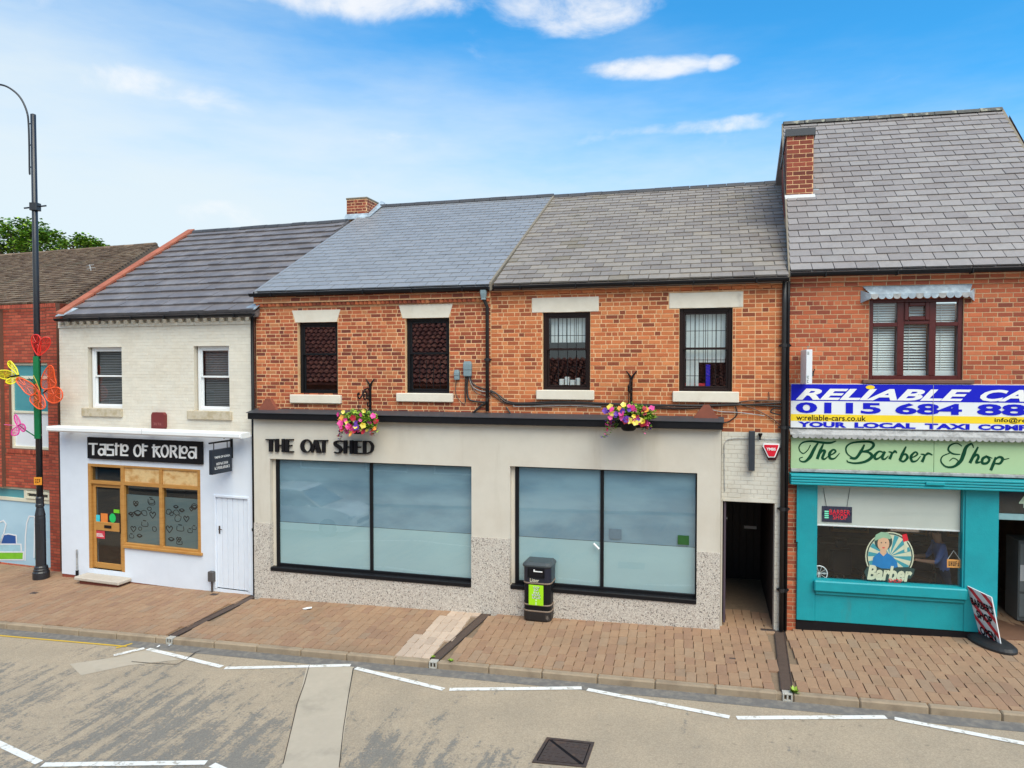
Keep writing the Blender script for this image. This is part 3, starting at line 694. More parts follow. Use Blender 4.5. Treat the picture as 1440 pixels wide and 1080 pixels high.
line('yellow_line', 163, 912, 186, 905.5, .05, YELLOW, 'short yellow tick closing off the end of the yellow line', group='yellow lines by the kerb', up=.010)
def patch(pts, lb):
    m = MB().poly([rp(x, y, .004) for x, y in pts]); single('road_patch', m, PATCH, lb, None, kind='structure')
patch([(395, 1085), (432, 935), (498, 938), (476, 1085)], 'pale tarmac repair strip across the road')
patch([(98, 934), (166, 924), (212, 913), (252, 928), (180, 936), (114, 950)], 'small pale tarmac repair near the yellow line')
def crack(pts, w=.012):
    P = [rp(x, y, .011) for x, y in pts]; mb = MB(); top = []; bot = []
    for i, p in enumerate(P):
        t = (P[min(i + 1, len(P) - 1)] - P[max(i - 1, 0)]).normalized(); nn = V((-t.y, t.x, 0)) * w * random.uniform(.3, .7); top.append(p + nn); bot.append(p - nn)
    n = len(P); mb.add(top + bot, [(n + k, n + k + 1, k + 1, k) for k in range(n - 1)])
    single('road_crack', mb, BLACKM, 'thin dark crack in the road surface', None, kind='structure')
crack([(185, 931), (210, 933), (248, 935), (262, 928), (275, 918), (282, 916)]); crack([(435, 936), (428, 962), (418, 990), (410, 1025), (398, 1075)]); crack([(497, 940), (490, 980), (483, 1025), (477, 1080)])
def frac_quad(q, s0, s1, t0, t1):
    a, b, c, d = q                                # TL TR BR BL
    f = lambda s, t: (d.lerp(c, s)).lerp(a.lerp(b, s), t)
    return [f(s0, t0), f(s1, t0), f(s1, t1), f(s0, t1)]
def manhole():
    q = [rp(769, 1038, .004), rp(836, 1045, .004), rp(824, 1080, .004), rp(748, 1073, .004)]
    o = thing('manhole_cover', 'square rusty iron manhole cover split diagonally, set in the road', 'manhole cover', at=sum(q, V()) / 4)
    m = MB()
    for z in (((0, 1), (0, .07)), ((0, 1), (.93, 1)), ((0, .06), (.07, .93)), ((.94, 1), (.07, .93))): m.slab(frac_quad(q, *z[0], *z[1]), (0, 0, .012))
    part('frame', m, IRON, o)
    f = lambda s, t: (q[3].lerp(q[2], s)).lerp(q[0].lerp(q[1], s), t)
    g = .015
    for tri in ([(.085, .10), (.085, .88), (.85, .10)], [(.915, .90), (.915, .14), (.15, .90)]):
        pl = part('cover_plate', MB().slab([f(*p) for p in tri], (0, 0, .010)), IRON, o)
        m = MB(); cx, cy = sum(p[0] for p in tri) / 3, sum(p[1] for p in tri) / 3
        for k in range(5):
            for jx in range(5 - k):
                a = V(tri[0]) + (V(tri[1]) - V(tri[0])) * ((k + .5) / 6.2) + (V(tri[2]) - V(tri[0])) * ((jx + .5) / 6.2); p = f(a.x, a.y); p.z += .009
                m.slab([p + V((-.022, -.012, 0)), p + V((.022, -.012, 0)), p + V((.022, .012, 0)), p + V((-.022, .012, 0))], (0, 0, .006))
        part('tread_studs', m, IRON, pl, kind='stuff')
    m = MB().slab([f(0.05, .05), f(.95, .05), f(.95, .95), f(.05, .95)], (0, 0, .003)); part('pit', m, BLACKM, o)
manhole()
for px, py, rot, w in ((430, 857, .3, .15), (222, 912, .6, .05), (238, 910, 1.3, .04)):
    p = gp(px, py) if py < 890 else rp(px, py, .02); m = MB()
    for k in range(3):
        a = rot + k * .5; c = p + V((k * .03 * w / .1, 0, .012 + .01 * k))
        m.slab([c + V((cos(a) * w * .5, sin(a) * w * .4, .004)), c + V((-sin(a) * w * .3, cos(a) * w * .3, .012)), c - V((cos(a) * w * .5, sin(a) * w * .4, -.002)), c + V((sin(a) * w * .3, -cos(a) * w * .3, 0))], (0, 0, .002))
    single('litter', m, WHITE2, {430: 'crumpled white paper scrap on the paving below the dark fascia letters', 222: 'tiny white scrap in the gutter at the left drain outlet', 238: 'tiny white scrap just right of the left drain outlet'}[px], 'litter', at=p, group='scraps of white litter')
def weed(px, py, r, lb):
    p = gp(px, py); m = MB()
    for k in range(26):
        a = random.uniform(0, 2 * pi); e = random.uniform(.3, 1.2); l = r * random.uniform(.5, 1); d = V((cos(a) * cos(e), sin(a) * cos(e), sin(e))); q = V((-sin(a), cos(a), 0)) * r * .22
        m.add([p, p + d * l * .6 + q, p + d * l, p + d * l * .6 - q], [(0, 1, 2, 3)])
    single('weed', m, LEAF_Y, lb, 'weed', at=p, group='weeds along the kerb')
weed(1117, 974, .12, 'small green weed beside the right drain outlet'); weed(634, 930, .07, 'small green weed right of the middle drain outlet'); weed(609, 925, .06, 'low green weed in the end of the middle drain channel')
# ------------------------------------------------------------------ houses
def roof(h, A, B, C, D, rows, w, m, ridge_m, thick=.012, back=1.0, limit=300, rl=.45, rr=.11, name='slate', stagger=.5, lap=1.25, jit=1.0, ridge_h=.0, gap=.012):
    n = (B - A).cross(D - A).normalized()
    mb = MB(); dn = n * -.03
    dep = (D - A); rear = V((0, 1, 0)) * (D.y - A.y) * back
    E_, F_ = D + rear + V((0, 0, A.z - D.z)), C + rear + V((0, 0, B.z - C.z))
    mb.slab([A + dn, B + dn, C + dn, D + dn], n * -.12)
    mb.slab([D, C, F_, E_], V((0, 0, -.12)))
    ro = part('roof', mb, m, h)
    spread(name, 'slate', slates(A, B, C, D, rows, w, thick, lap=lap, stagger=stagger, jit=jit, gap=gap), m, ro, limit)
    if ridge_m:
        L_ = (C - D).length; N = max(2, round(L_ / rl)); e = (C - D) / L_; side = e.cross(V((0, 0, 1))).normalized()
        for i in range(N):
            a, b = D + e * (i * rl * L_ / (N * rl) + .006), D + e * ((i + 1) * L_ / N - .006); q = MB(); k = 7; up = V((0, 0, 1)); vs = []
            j = random.uniform(-.006, .006)
            for p in (a, b):
                for i2 in range(k):
                    t = pi * (i2 / (k - 1)); vs.append(p + side * cos(t) * rr * 1.15 + up * (sin(t) * rr - .035 + ridge_h + j))
            q.add(vs, [(i2, i2 + 1, k + i2 + 1, k + i2) for i2 in range(k - 1)] + [list(range(k - 1, -1, -1)), list(range(k, 2 * k))])
            part('ridge_tile', q, ridge_m, ro)
    return ro, E_, F_
def strip(A, B, side, w0, w1, h0, h1):
    """bar along A-B, offset sideways w0..w1 along `side`, from h0 to h1 up"""
    S = V(side); U = V((0, 0, 1))
    return MB().slab([A + S * w0 + U * h0, A + S * w1 + U * h0, B + S * w1 + U * h0, B + S * w0 + U * h0], U * (h1 - h0))
def gutter(h, a, b, r=.058, m=BLACK):
    q = MB(); N = 8; vs = []
    e = (b - a).normalized()
    for p in (a, b):
        for k in range(N): t = pi + pi * k / (N - 1); vs.append(p + V((0, 1, 0)) * cos(t) * r + V((0, 0, 1)) * sin(t) * r * 1.15)
        for k in range(N): t = 2 * pi - pi * k / (N - 1); vs.append(p + V((0, 1, 0)) * cos(t) * r * .85 + V((0, 0, 1)) * (sin(t) * r + .002))
    M_ = 2 * N
    q.add(vs, [(k, (k + 1) % M_, M_ + (k + 1) % M_, M_ + k) for k in range(M_)] + [list(range(M_ - 1, -1, -1)), list(range(M_, 2 * M_))])
    g = part('gutter', q, m, h)
    L_ = (b - a).length; n = int(L_ / .95)
    for k in range(n):
        p = a.lerp(b, (k + .5) / n); q = MB(); q.box(p.x - .012, p.x + .012, p.y - r - .008, p.y + .09, p.z - r * 1.3, p.z + .01, .003); part('gutter_bracket', q, m, g)
    return g
def pipe(h, pts, r=.036, m=BLACKP, every=1.6, name='downpipe'):
    pp = part(name, MB().tube(pts, r, 10), m, h, smooth=True)
    a, b = V(pts[-2]), V(pts[-1])
    n = max(1, int((a - b).length / every))
    for k in range(n):
        p = a.lerp(b, (k + .5) / n); q = MB(); q.lathe(p, [(r * 1.35, -.03), (r * 1.35, .03)], 10); q.box(p.x - r * 2, p.x + r * 2, p.y + r * .2, p.y + r + .02, p.z - .015, p.z + .015)
        part('pipe_collar', q, m, pp)
    return pp
def sill(h, r, z0, z1, m, out=.07, name='sill'):
    m_ = MB(); m_.box(r[0], r[1], -out, .1, z0, z1, .012); return part(name, m_, m, h)
def sash(h, r, vz, fm, zm=None, fw=.055, ubars=None, lbars=None, gm=GLASS, barm=BLACKM, side=.03, label=None):
    """window > sash, pane, glazing bars; r = (u0,u1,z0,z1) opening"""
    u0, u1, z0, z1 = r; v0 = vz
    w = part('window', MB().ring(u0, u1, z0, z1, fw, v0, v0 + .09, .006, wb=fw * .9), fm, h, label=label)
    a, b, c, d = u0 + fw, u1 - fw, z0 + fw * .9, z1 - fw
    zm = zm if zm is not None else (z0 + z1) / 2
    for nm, zz0, zz1, vv, bars in (('upper', zm - .02, d, v0 + .012, ubars), ('lower', c, zm + .02, v0 + .048, lbars)):
        s_ = part('sash', MB().ring(a, b, zz0, zz1, .042, vv, vv + .034, .005), fm, w)
        pa, pb, pc, pd = a + .042, b - .042, zz0 + .042, zz1 - .042
        part('pane', MB().add_q((pa, vv + .018, pc), (pb, vv + .018, pc), (pb, vv + .018, pd), (pa, vv + .018, pd)), gm, w)
        if bars:
            nc, hs, vs_ = bars; q = MB()
            for k in range(1, nc): x = pa + (pb - pa) * k / nc; q.box(x - .005, x + .005, vv + .010, vv + .022, pc if vs_ is None else vs_[0] * (pd - pc) + pc, pd if vs_ is None else vs_[1] * (pd - pc) + pc)
            for t in hs: z = pc + (pd - pc) * t; q.box(pa, pb, vv + .009, vv + .023, z - .005, z + .005)
            part('glazing_bars', q, barm, w)
    return w
def _q(s, *p): s.add(p, [tuple(range(len(p)))]); return s
MB.add_q = _q
def quad(u0, u1, z0, z1, v): return MB().add_q((u0, v, z0), (u1, v, z0), (u1, v, z1), (u0, v, z1))
def lintel(h, fac, pts, m=STONE, out=.012, name='lintel'):
    P = [fac.p(*p) for p in pts]; zt = (P[0][1] + P[1][1]) / 2; zb = (P[2][1] + P[3][1]) / 2
    P = [(P[0][0], zt), (P[1][0], zt), (P[2][0], zb), (P[3][0], zb)]
    return part(name, MB().prism(P, -out, .1), m, h)

# ---- the modern red brick block at the far left
def red_block():
    F = FR; uR = F.p(87, 600)[0]; uL = F.p(-260, 600)[0]; zt = F.p(44, 428)[1]
    h = thing('brick_building', 'smooth red brick building with a brown tiled roof, cut off by the left edge', 'building', F, (F.p(40, 800)[0], 0, 0))
    w1 = F.r(13, 510, 68, 632); w2 = F.r(-150, 680, 71, 793); holes = [w1, w2]
    wl = part('wall', wall_slab(MB(), uL, uR, -.6, zt, holes, 0, .25), MORT_R, h)
    pu0, pu1 = F.p(73, 600)[0], F.p(7, 600)[0]
    z680 = w2[3]; zs = w1[2]
    b = brick_list(pu1, pu0, zs, zt - .11, holes, v=0, bond='stretcher', Lb=.225, course=.078) + brick_list(pu1, pu0, z680, zs - .12, holes, v=0, bond='stretcher', course=.078) + brick_list(uL, pu1, 0, w2[2], [], 0, bond='stretcher', course=.078) + brick_list(pu1, pu0, 0, w2[2], [], 0, bond='stretcher', course=.078)
    b += brick_list(pu0, uR, -.1, zt - .11, [], v=-.10, bond='stretcher', course=.078) + brick_list(uL, pu1, z680, zt - .11, [], v=-.10, bond='stretcher', course=.078)
    b += brick_list(uL, uR, zt - .11, zt, [], v=-.11, bond='soldier', course=.11, Lb=.075) + brick_list(w1[0] - .1, w1[1] + .05, zs - .12, zs, [], v=-.03, bond='soldier', course=.12)
    for uu, vv in ((pu0, 0), (pu1, 0)): pass
    q = MB(); q.box(pu0, uR, -.10, -.001, -.6, zt); q.box(uL, pu1, -.10, -.001, z680, zt); part('pier', q, MORT_R, wl)
    spread('brick', 'brick', b, BR_R, wl, 300)
    q = MB(); u0, u1, z0, z1 = w1; q.ring(u0, u1, z0, z1, .07, .06, .14, .006)
    zt1 = F.p(40, 531)[1]; zt2 = F.p(40, 580)[1]; q.box(u0 + .07, u1 - .07, .062, .14, zt1 - .04, zt1 + .04, .005); q.box(u0 + .07, u1 - .07, .062, .14, zt2 - .03, zt2 + .03, .005)
    w = part('window', q, CREAMF, h)
    part('pane', quad(u0 + .07, u1 - .07, zt1 + .04, z1 - .07, .1), TEALGL, w); part('pane', quad(u0 + .07, u1 - .07, zt2 + .03, zt1 - .04, .1), TEALGL, w)
    part('frosted_panel', quad(u0 + .07, u1 - .07, z0 + .07, zt2 - .03, .1), WHITEP, w)
    u0, u1, z0, z1 = w2; zt1 = F.p(35, 704)[1]; um = F.p(32, 690)[0]
    q = MB().ring(u0, u1, z0, z1, .07, .06, .14, .006); q.box(u0 + .07, u1 - .07, .062, .14, zt1 - .05, zt1 + .04, .005); q.box(um - .05, um + .05, .063, .14, zt1 + .04, z1 - .07, .005)
    w = part('window', q, CREAMF, h, label='wide ground floor window with pale blue film and cut shapes')
    part('pane', quad(u0 + .07, um - .05, zt1 + .04, z1 - .07, .1), TEALGL, w)
    q = MB().ring(um + .05, u1 - .07, zt1 + .05, z1 - .08, .06, .03, .1, .006); part('opening_light', q, CREAMF, w); part('pane', quad(um + .11, u1 - .13, zt1 + .1, z1 - .13, .08), GLASS_D, w)
    fp = part('film', quad(u0 + .07, u1 - .07, z0 + .07, zt1 - .05, .1), FR_RED, w)
    fx = lambda x, y: F.p(x / 6.35, y / 6.35 + 660, .095)
    def pl(nm, pts, m): part(nm, MB().prism([fx(*p) for p in pts], .094, .098), m, w)
    pl('film_shape', [(-300, 738), (208, 738), (205, 800), (-300, 805)], mat('green_film', L(120, 190, 40), .4)); pl('film_shape', [(8, 662), (28, 588), (70, 578), (138, 588), (145, 664)], mat('blue_film', L(30, 80, 150), .4))
    pl('film_shape', [(308, 470), (330, 470), (330, 820), (318, 820), (308, 780)], mat('teal_film', L(20, 140, 150), .4)); pl('film_shape', [(-200, 670), (185, 670), (188, 735), (-200, 735)], mat('pale_film', L(160, 200, 215), .4))
    q = MB()
    for st in ([(225, 815), (228, 600), (240, 480), (262, 418), (308, 420), (312, 470), (306, 790)], [(0, 470), (32, 456), (56, 490), (30, 590), (4, 665)], [(150, 668), (146, 590), (75, 576), (25, 585), (6, 664)], [(-200, 668), (188, 668), (192, 735)], [(-200, 738), (212, 738), (208, 808), (-200, 808)]):
        q.strokes(st, 11, .090, .0935, fx, smooth=False)
    part('film_outline', q, WHITEP, w)
    q = room(MB(), uL + .1, uR - .1, 0, zt - .1, .3, 3.5); part('interior', q, ROOM, h)
    A, B = F.P(-260, 440, .18), F.P(90, 424, .18); A.z = B.z = (A.z + B.z) / 2
    D, C = F.P(-260, 369, 5.2), F.P(219, 346, 5.2); D.z = C.z = F.P(110, 351.5, 5.2).z
    B = B + (C - B) * 0; B.x = max(B.x, uR - .02)
    ro, E_, G_ = roof(h, A, B, C, D, 30, .165, TILE_BR, TILE_BR, thick=.038, limit=0, name='roof_tile', rr=.09, jit=2.2)
    q = MB(); q.add_q((uR, 0, -.6), (uR, 5.2 * 2, -.6), (uR, 5.2 * 2, zt), (uR, 0, zt)); q.add_q((uL, 0, -.6), (uL, 10.4, -.6), (uL, 10.4, zt), (uL, 0, zt)); q.add_q((uL, 10.4, -.6), (uR, 10.4, -.6), (uR, 10.4, zt), (uL, 10.4, zt)); part('outer_walls', q, BR_R, h)
    return h
red_block()
ant = FR.P(126, 400, 2.2)
aq = MB().tube([FR.P(133, 402, 2.6), FR.P(126, 372, 2.6)], .018, 6)
for k, (x0, x1, y) in enumerate(((121, 132, 373), (122, 134, 377), (123, 133, 382))): aq.tube([FR.P(x0, y + 1.5, 2.6), FR.P(x1, y - 1, 2.6)], .010, 5)
single('roof_aerial', aq, LEADW, 'thin pale television aerial standing on the brown tiled roof', 'aerial', FR, FR.P(133, 402, 2.6))

# ---- white house with the restaurant
def white_house():
    F = FW; u0, u1 = F.p(87, 700)[0], F.p(357.5, 640)[0] + .02
    zt = F.p(220, 449)[1]; zs = F.p(210, 608)[1]
    h = thing('white_house', 'cream and pale blue painted terraced house with a dark ribbed roof', 'house', F, ((u0 + u1) / 2, 0, F.ground((u0 + u1) / 2)))
    wA, wB = F.r(124, 486, 171.5, 576), F.r(273, 485, 322.5, 577); wA = (*wA[:2], (wA[2] + wB[2]) / 2, (wA[3] + wB[3]) / 2); wB = (*wB[:2], *wA[2:])
    sd_, sw = F.r(126, 654, 174, 801), F.r(174, 656, 283.5, 774); sdoor = F.r(303, 697, 352, 829); top = (sd_[3] + sw[3]) / 2; sd_ = (*sd_[:3], top); sw = (sd_[1], *sw[1:3], top)
    holes = [wA, wB, sd_, sw, sdoor]
    wl = part('wall', wall_slab(MB(), u0, u1, zs, zt, holes, 0, .24), MORT_W, h)
    b = brick_list(u0, u1, zs, zt - .16, holes, bond='stretcher', course=.076, proud=.004, j=.005)
    b += brick_list(u0, u1, zt - .16, zt - .08, [], v=-.015, course=.08, bond='stretcher', proud=.02, j=.004)
    spread('brick', 'brick', b, BR_W, wl, 300)
    q = MB(); n = int((u1 - u0) / .225)
    for k in range(n):
        x = u0 + (k + .5) * (u1 - u0) / n; m_ = MB().box(x - .05, x + .05, -.085, 0, zt - .085, zt - .005, .008); part('dentil', m_, BR_W, wl)
    part('base_wall', wall_slab(MB(), u0, u1, F.ground(u0) + .08, zs, holes, -.03, .24), RENDER_B, h)
    q = MB(); q.box(u0, sd_[0], -.02, .2, -.9, F.ground(u0) + .08); q.box(sd_[1], sdoor[0], -.02, .2, -.9, F.ground(u1) + .05); q.box(sd_[0], sd_[1], -.02, .2, -.9, sd_[2]); q.box(sdoor[0], u1, -.02, .2, -.9, sdoor[2]); part('damp_course', q, BR_DK, h)
    part('coping_strip', MB().box(u0, u1, -.05, .02, zs - .02, zs + .025, .008), RENDER_B, h)
    for r in (wA, wB):
        sash(h, r if False else (r[0] + .03, r[1], r[2], r[3] - .02), .09, WHITE, zm=F.p(148, 529)[1], fw=.07, gm=GLASS)
        q = MB()
        for k in range(34): z = r[2] + .08 + k * (r[3] - r[2] - .16) / 34; q.box(r[0] + .14, r[1] - .1, .21, .225, z, z + .022)
        bl = part('blind', q, mat('blind_grey', (.20, .20, .21), .7), h, kind='stuff')
        uc = (r[0] + r[1]) / 2; q = MB().prism([(r[0] - .02, r[3] - .03), (r[1] + .02, r[3] - .03), (r[1] + .02, r[3]), (uc, r[3] + .05), (r[0] - .02, r[3])], -.008, .05); part('arch_lintel', q, BR_W, h)
    sA = F.r(117, 575, 173, 587); sB = F.r(265, 577, 327, 589); zz = (sA[2] + sB[2]) / 2, (sA[3] + sB[3]) / 2
    for s_ in (sA, sB): sill(h, s_, zz[0], zz[1], STONE_O, .06)
    # wooden shopfront
    q = MB(); fw = .085
    q.box(sd_[0], sd_[0] + fw, -.035, .12, sd_[2], top, .006); q.box(sd_[1] - .05, sd_[1] + .05, -.035, .12, sd_[2], top, .006); q.box(sw[1] - fw, sw[1], -.035, .12, sw[2], top, .006)
    q.box(sd_[0] + fw, sd_[1] - .05, -.034, .12, top - .07, top, .006); q.box(sd_[1] + .05, sw[1] - fw, -.034, .12, top - .05, top, .006)
    q.box(sd_[1] + .05, sw[1] - fw, -.034, .12, sw[2], sw[2] + .10, .006)
    zt_ = F.p(150, 679)[1]; q.box(sd_[0] + fw, sd_[1] - .05, -.034, .12, zt_ - .035, zt_ + .045, .006)
    zp = F.p(228, 683)[1]; um = F.p(227.5, 720)[0]; q.box(um - .045, um + .045, -.035, .12, sw[2] + .10, top - .05, .006)
    q.box(sd_[1] + .05, um - .045, -.034, .12, zp - .045, zp + .045, .006); q.box(um + .045, sw[1] - fw, -.034, .12, zp - .045, zp + .045, .006)
    fr = part('shopfront_frame', q, WOOD, h)
    part('window_board', MB().box(sd_[1] + .05, sw[1] + .06, -.09, -.036, sw[2] - .01, sw[2] + .055, .008), WOOD, h)
    for a, b_ in ((sd_[1] + .05, um - .045), (um + .045, sw[1] - fw)):
        part('plywood_panel', MB().box(a, b_, .0, .03, zp + .045, top - .05), OSB, h)
        part('pane', quad(a, b_, sw[2] + .10, zp - .045, .03), GLASS_D, h)
        zf = F.p(228, 699)[1]
        fl = part('frosted_film', quad(a + .01, b_ - .01, sw[2] + .10, zf, .042), FR_KO, h)
        q = MB()
        for k in range(17):
            cx, cz = random.uniform(a + .12, b_ - .12), random.uniform(sw[2] + .2, zf - .12); r0 = random.uniform(.05, .10); t = random.random() * 6; kind = k % 4
            I = lambda x, y: (x, y)
            if kind == 0: q.strokes([(cx + r0 * cos(t + i * .9) * (1 + .25 * sin(i * 2)), cz + r0 * .8 * sin(t + i * .9)) for i in range(8)], .014, .036, .040, I)
            elif kind == 1:
                q.strokes([(cx, cz - r0), (cx - r0, cz + r0 * .2), (cx - r0 * .5, cz + r0 * .8), (cx, cz + r0 * .3), (cx + r0 * .5, cz + r0 * .8), (cx + r0, cz + r0 * .2), (cx, cz - r0)], .020, .036, .040, I)
            elif kind == 2:
                q.strokes([(cx - r0 * 1.3, cz), (cx, cz + r0 * .5), (cx + r0 * 1.3, cz)], .020, .036, .04, I); q.strokes([(cx - r0 * 1.3, cz), (cx, cz - r0 * .6), (cx + r0 * 1.3, cz)], .035, .036, .04, I)
            else: q.strokes([(cx - r0, cz + r0 * .6), (cx - r0, cz - r0 * .5), (cx + r0, cz - r0 * .5), (cx + r0, cz + r0 * .6)], .014, .036, .04, I); q.strokes([(cx - r0 * .6, cz + r0), (cx + r0 * .5, cz + r0 * .9)], .022, .036, .04, I)
        part('drawing', q, INK, h, kind='stuff')
    part('pane', quad(sd_[0] + fw, sd_[1] - .05, zt_ + .045, top - .07, .03), GLASS_D, h)
    # glazed shop door
    d0, d1, dz0, dz1 = sd_[0] + fw + .01, sd_[1] - .06, sd_[2] + .01, zt_ - .045
    zr0, zr1 = F.p(150, 747)[1], F.p(150, 735)[1]
    q = MB().ring(d0, d1, dz0, dz1, .075, .02, .065, .006, wb=.14); q.box(d0 + .075, d1 - .075, .021, .065, zr0, zr1, .005)
    dr = part('door', q, WOOD, h, label='honey coloured wooden door with glass above and below')
    part('pane', quad(d0 + .075, d1 - .075, zr1, dz1 - .075, .045), GLASS_D, dr); part('pane', quad(d0 + .075, d1 - .075, dz0 + .14, zr0, .045), GLASS_D, dr)
    um_ = (d0 + d1) / 2; zc = (zr0 + zr1) / 2
    part('letter_slot', MB().box(um_ - .11, um_ + .11, .008, .03, zc - .035, zc + .035, .004), BLACK, dr); part('handle', MB().tube([(d1 - .035, -.02, zr0 - .02), (d1 - .035, -.02, zr1 + .25)], .012, 8), BLACK, dr)
    def stk(nm, x0, y0, x1, y1, m): r_ = F.r(x0, y0, x1, y1, .04); part(nm, MB().box(r_[0], r_[1], .036, .041, r_[2], r_[3]), m, dr)
    stk('sticker', 133.5, 724, 140.5, 733.5, mat('cyan_sticker', L(60, 200, 220), .4)); stk('sticker', 142, 722, 151.5, 734, mat('orange_sticker', L(225, 130, 60), .4)); stk('sticker', 160, 716.5, 168, 721.5, mat('lime_sticker', L(120, 200, 40), .4))
    q = MB(); c = F.p(158.5, 728.5, .04); disc(q, c[0], c[1], .037, .10, .115, 20); part('sticker', q, mat('green_sticker', L(30, 190, 100), .4), dr)
    stk('notice', 133, 746, 147.5, 757, mat('pink_notice', L(200, 60, 75), .4)); r_ = F.r(136, 748, 146, 754.5, .04); q = MB()
    for k in range(3): q.box(r_[0], r_[1] - .02 * k, .033, .0355, r_[2] + .03 * k, r_[2] + .03 * k + .014)
    part('notice_print', q, PRINTW, dr, kind='stuff')
    # side door of vertical boards
    a, b_, c, d = sdoor
    q = MB(); q.box(a, a + .045, -.05, .1, c, d, .005); q.box(b_ - .03, b_, -.05, .1, c, d, .005); q.box(a + .045, b_ - .03, -.049, .1, d - .05, d, .005)
    part('door_frame', q, RENDER_B, h)
    q = MB().box(a + .045, b_ - .03, .03, .08, c + .01, d - .05); dr2 = part('door', q, RENDER_B, h, label='pale blue boarded side door')
    n = 6; wd = (b_ - .03 - a - .045) / n
    for k in range(n): x = a + .045 + k * wd; part('board', MB().box(x + .004, x + wd - .004, -.002, .03, c + .01, d - .052, .006), RENDER_B, dr2)
    hz = F.p(310, 745)[1]; hu = F.p(309, 745)[0]; q = MB().box(hu - .02, hu + .02, -.015, 0, hz - .09, hz + .09, .004); q.tube([(hu, -.04, hz + .02), (hu + .09, -.045, hz + .02)], .010, 6); part('handle', q, IRON, dr2)
    # floor inside, upstairs
    q = room(MB(), u0 + .05, u1 - .05, -.05, zs - .15, .26, 4); room(q, u0 + .05, u1 - .05, zs + .1, zt - .2, .26, 3.5); part('interior', q, ROOM, h)
    A, B = F.P(87, 447, -.16), F.P(358, 435.5, -.16); A.z = B.z = (A.z + B.z) / 2 ; B.x = max(B.x, u1 - .03)
    D, C = F.P(272, 326, 4.2), F.P(489, 313, 4.2)
    D.z = C.z = (D.z + C.z) / 2
    print('white roof', A, B, C, D)
    ro, E_, G_ = roof(h, A, B, C, D, 14, .33, CONC_T, RIDGE, thick=.055, lap=1.12, jit=.4, gap=.004)
    S_ = (B - A).normalized()
    cp = part('parapet', strip(A.lerp(D, .10), D, -S_, -.02, .17, -.4, .06), BR_DK, h)
    n = 15
    for k in range(n):
        a_, b2 = A.lerp(D, (k + .02) / n), A.lerp(D, (k + .98) / n); part('coping_tile', strip(a_, b2, -S_, -.05, .20, .06, .115), TILE_RED, cp)
    for k in range(44):
        a_ = A.lerp(D, .1 + .9 * (k + .15) / 44); b2 = A.lerp(D, .1 + .9 * (k + .65) / 44); part('dentil_brick', strip(a_, b2, S_, .02, .055, -.03, .058), BR_DK, cp)
    gutter(h, V((A.x - .15, A.y - .05, A.z - .055)), V((B.x, B.y - .05, B.z - .055)), .055)
    part('lead_flashing', MB().slab([A + V((-.13, -.07, .0)), A + V((.12, -.05, .02)), A + V((.20, .28, .21)), A + V((-.08, .25, .24))], (0, 0, .012)), LEAD, h)
    part('lead_flashing', MB().slab([B + V((-.30, -.02, .03)), B + V((.02, -.02, .03)), B + V((.06, .36, .28)), B + V((-.10, .34, .27))], (0, 0, .012)), LEAD, h)
    q = MB()
    for x in (u0, u1): q.add_q((x, 0, -.6), (x, 8.4, -.6), (x, 8.4, A.z - .1), (x + (D.x - A.x), 4.2, D.z - .15), (x, 0, A.z - .1))
    q.add_q((u0, 8.4, -.6), (u1, 8.4, -.6), (u1, 8.4, A.z), (u0, 8.4, A.z)); part('outer_walls', q, BR_DK, h)
    up = F.p(356, 600, -.07)[0]; pipe(h, [(up, -.07, A.z - .1), (up, -.07, zs - .6), (up, -.07, zs - .61), (up, -.07, F.ground(up) + .02)], .036, BLACK)
    return h
white_house()

# ---- the two brick houses over the dark-fascia shop
def half_house(name_label, pl, pr, windows, brick_m, mort, eave, ridge, slate_m, rows, sw, brick_lim, roof_thick, left_end):
    F = FO; u0, u1 = F.p(pl, 500)[0], F.p(pr, 500)[0]
    A, B = F.P(*eave[0], -.14), F.P(*eave[1], -.14); D, C = F.P(*ridge[0], 5.4), F.P(*ridge[1], 5.4)
    print('oat eave z', A.z, B.z, 'ridge z', D.z, C.z)
    A.z = B.z = (A.z + B.z) / 2; D.z = C.z = (D.z + C.z) / 2
    zt = A.z - .06; zb = F.p(685, 604)[1]
    h = thing('brick_house', name_label, 'house', F, ((u0 + u1) / 2, 0, F.ground((u0 + u1) / 2)))
    rs = [F.r(*w[0]) for w in windows]; rs = [(*r[:2], r[2], r[3]) for r in rs]
    return F, h, u0, u1, A, B, C, D, zt, zb, rs
def flared(h, F, x0, y0, x1, y1, inset):
    r = F.r(x0, y0, x1, y1); k = inset / 68
    part('lintel', MB().prism([(r[0], r[3]), (r[1], r[3]), (r[1] - k, r[2]), (r[0] + k, r[2])], -.014, .1), STONE, h)
def bracket_hook(): pass
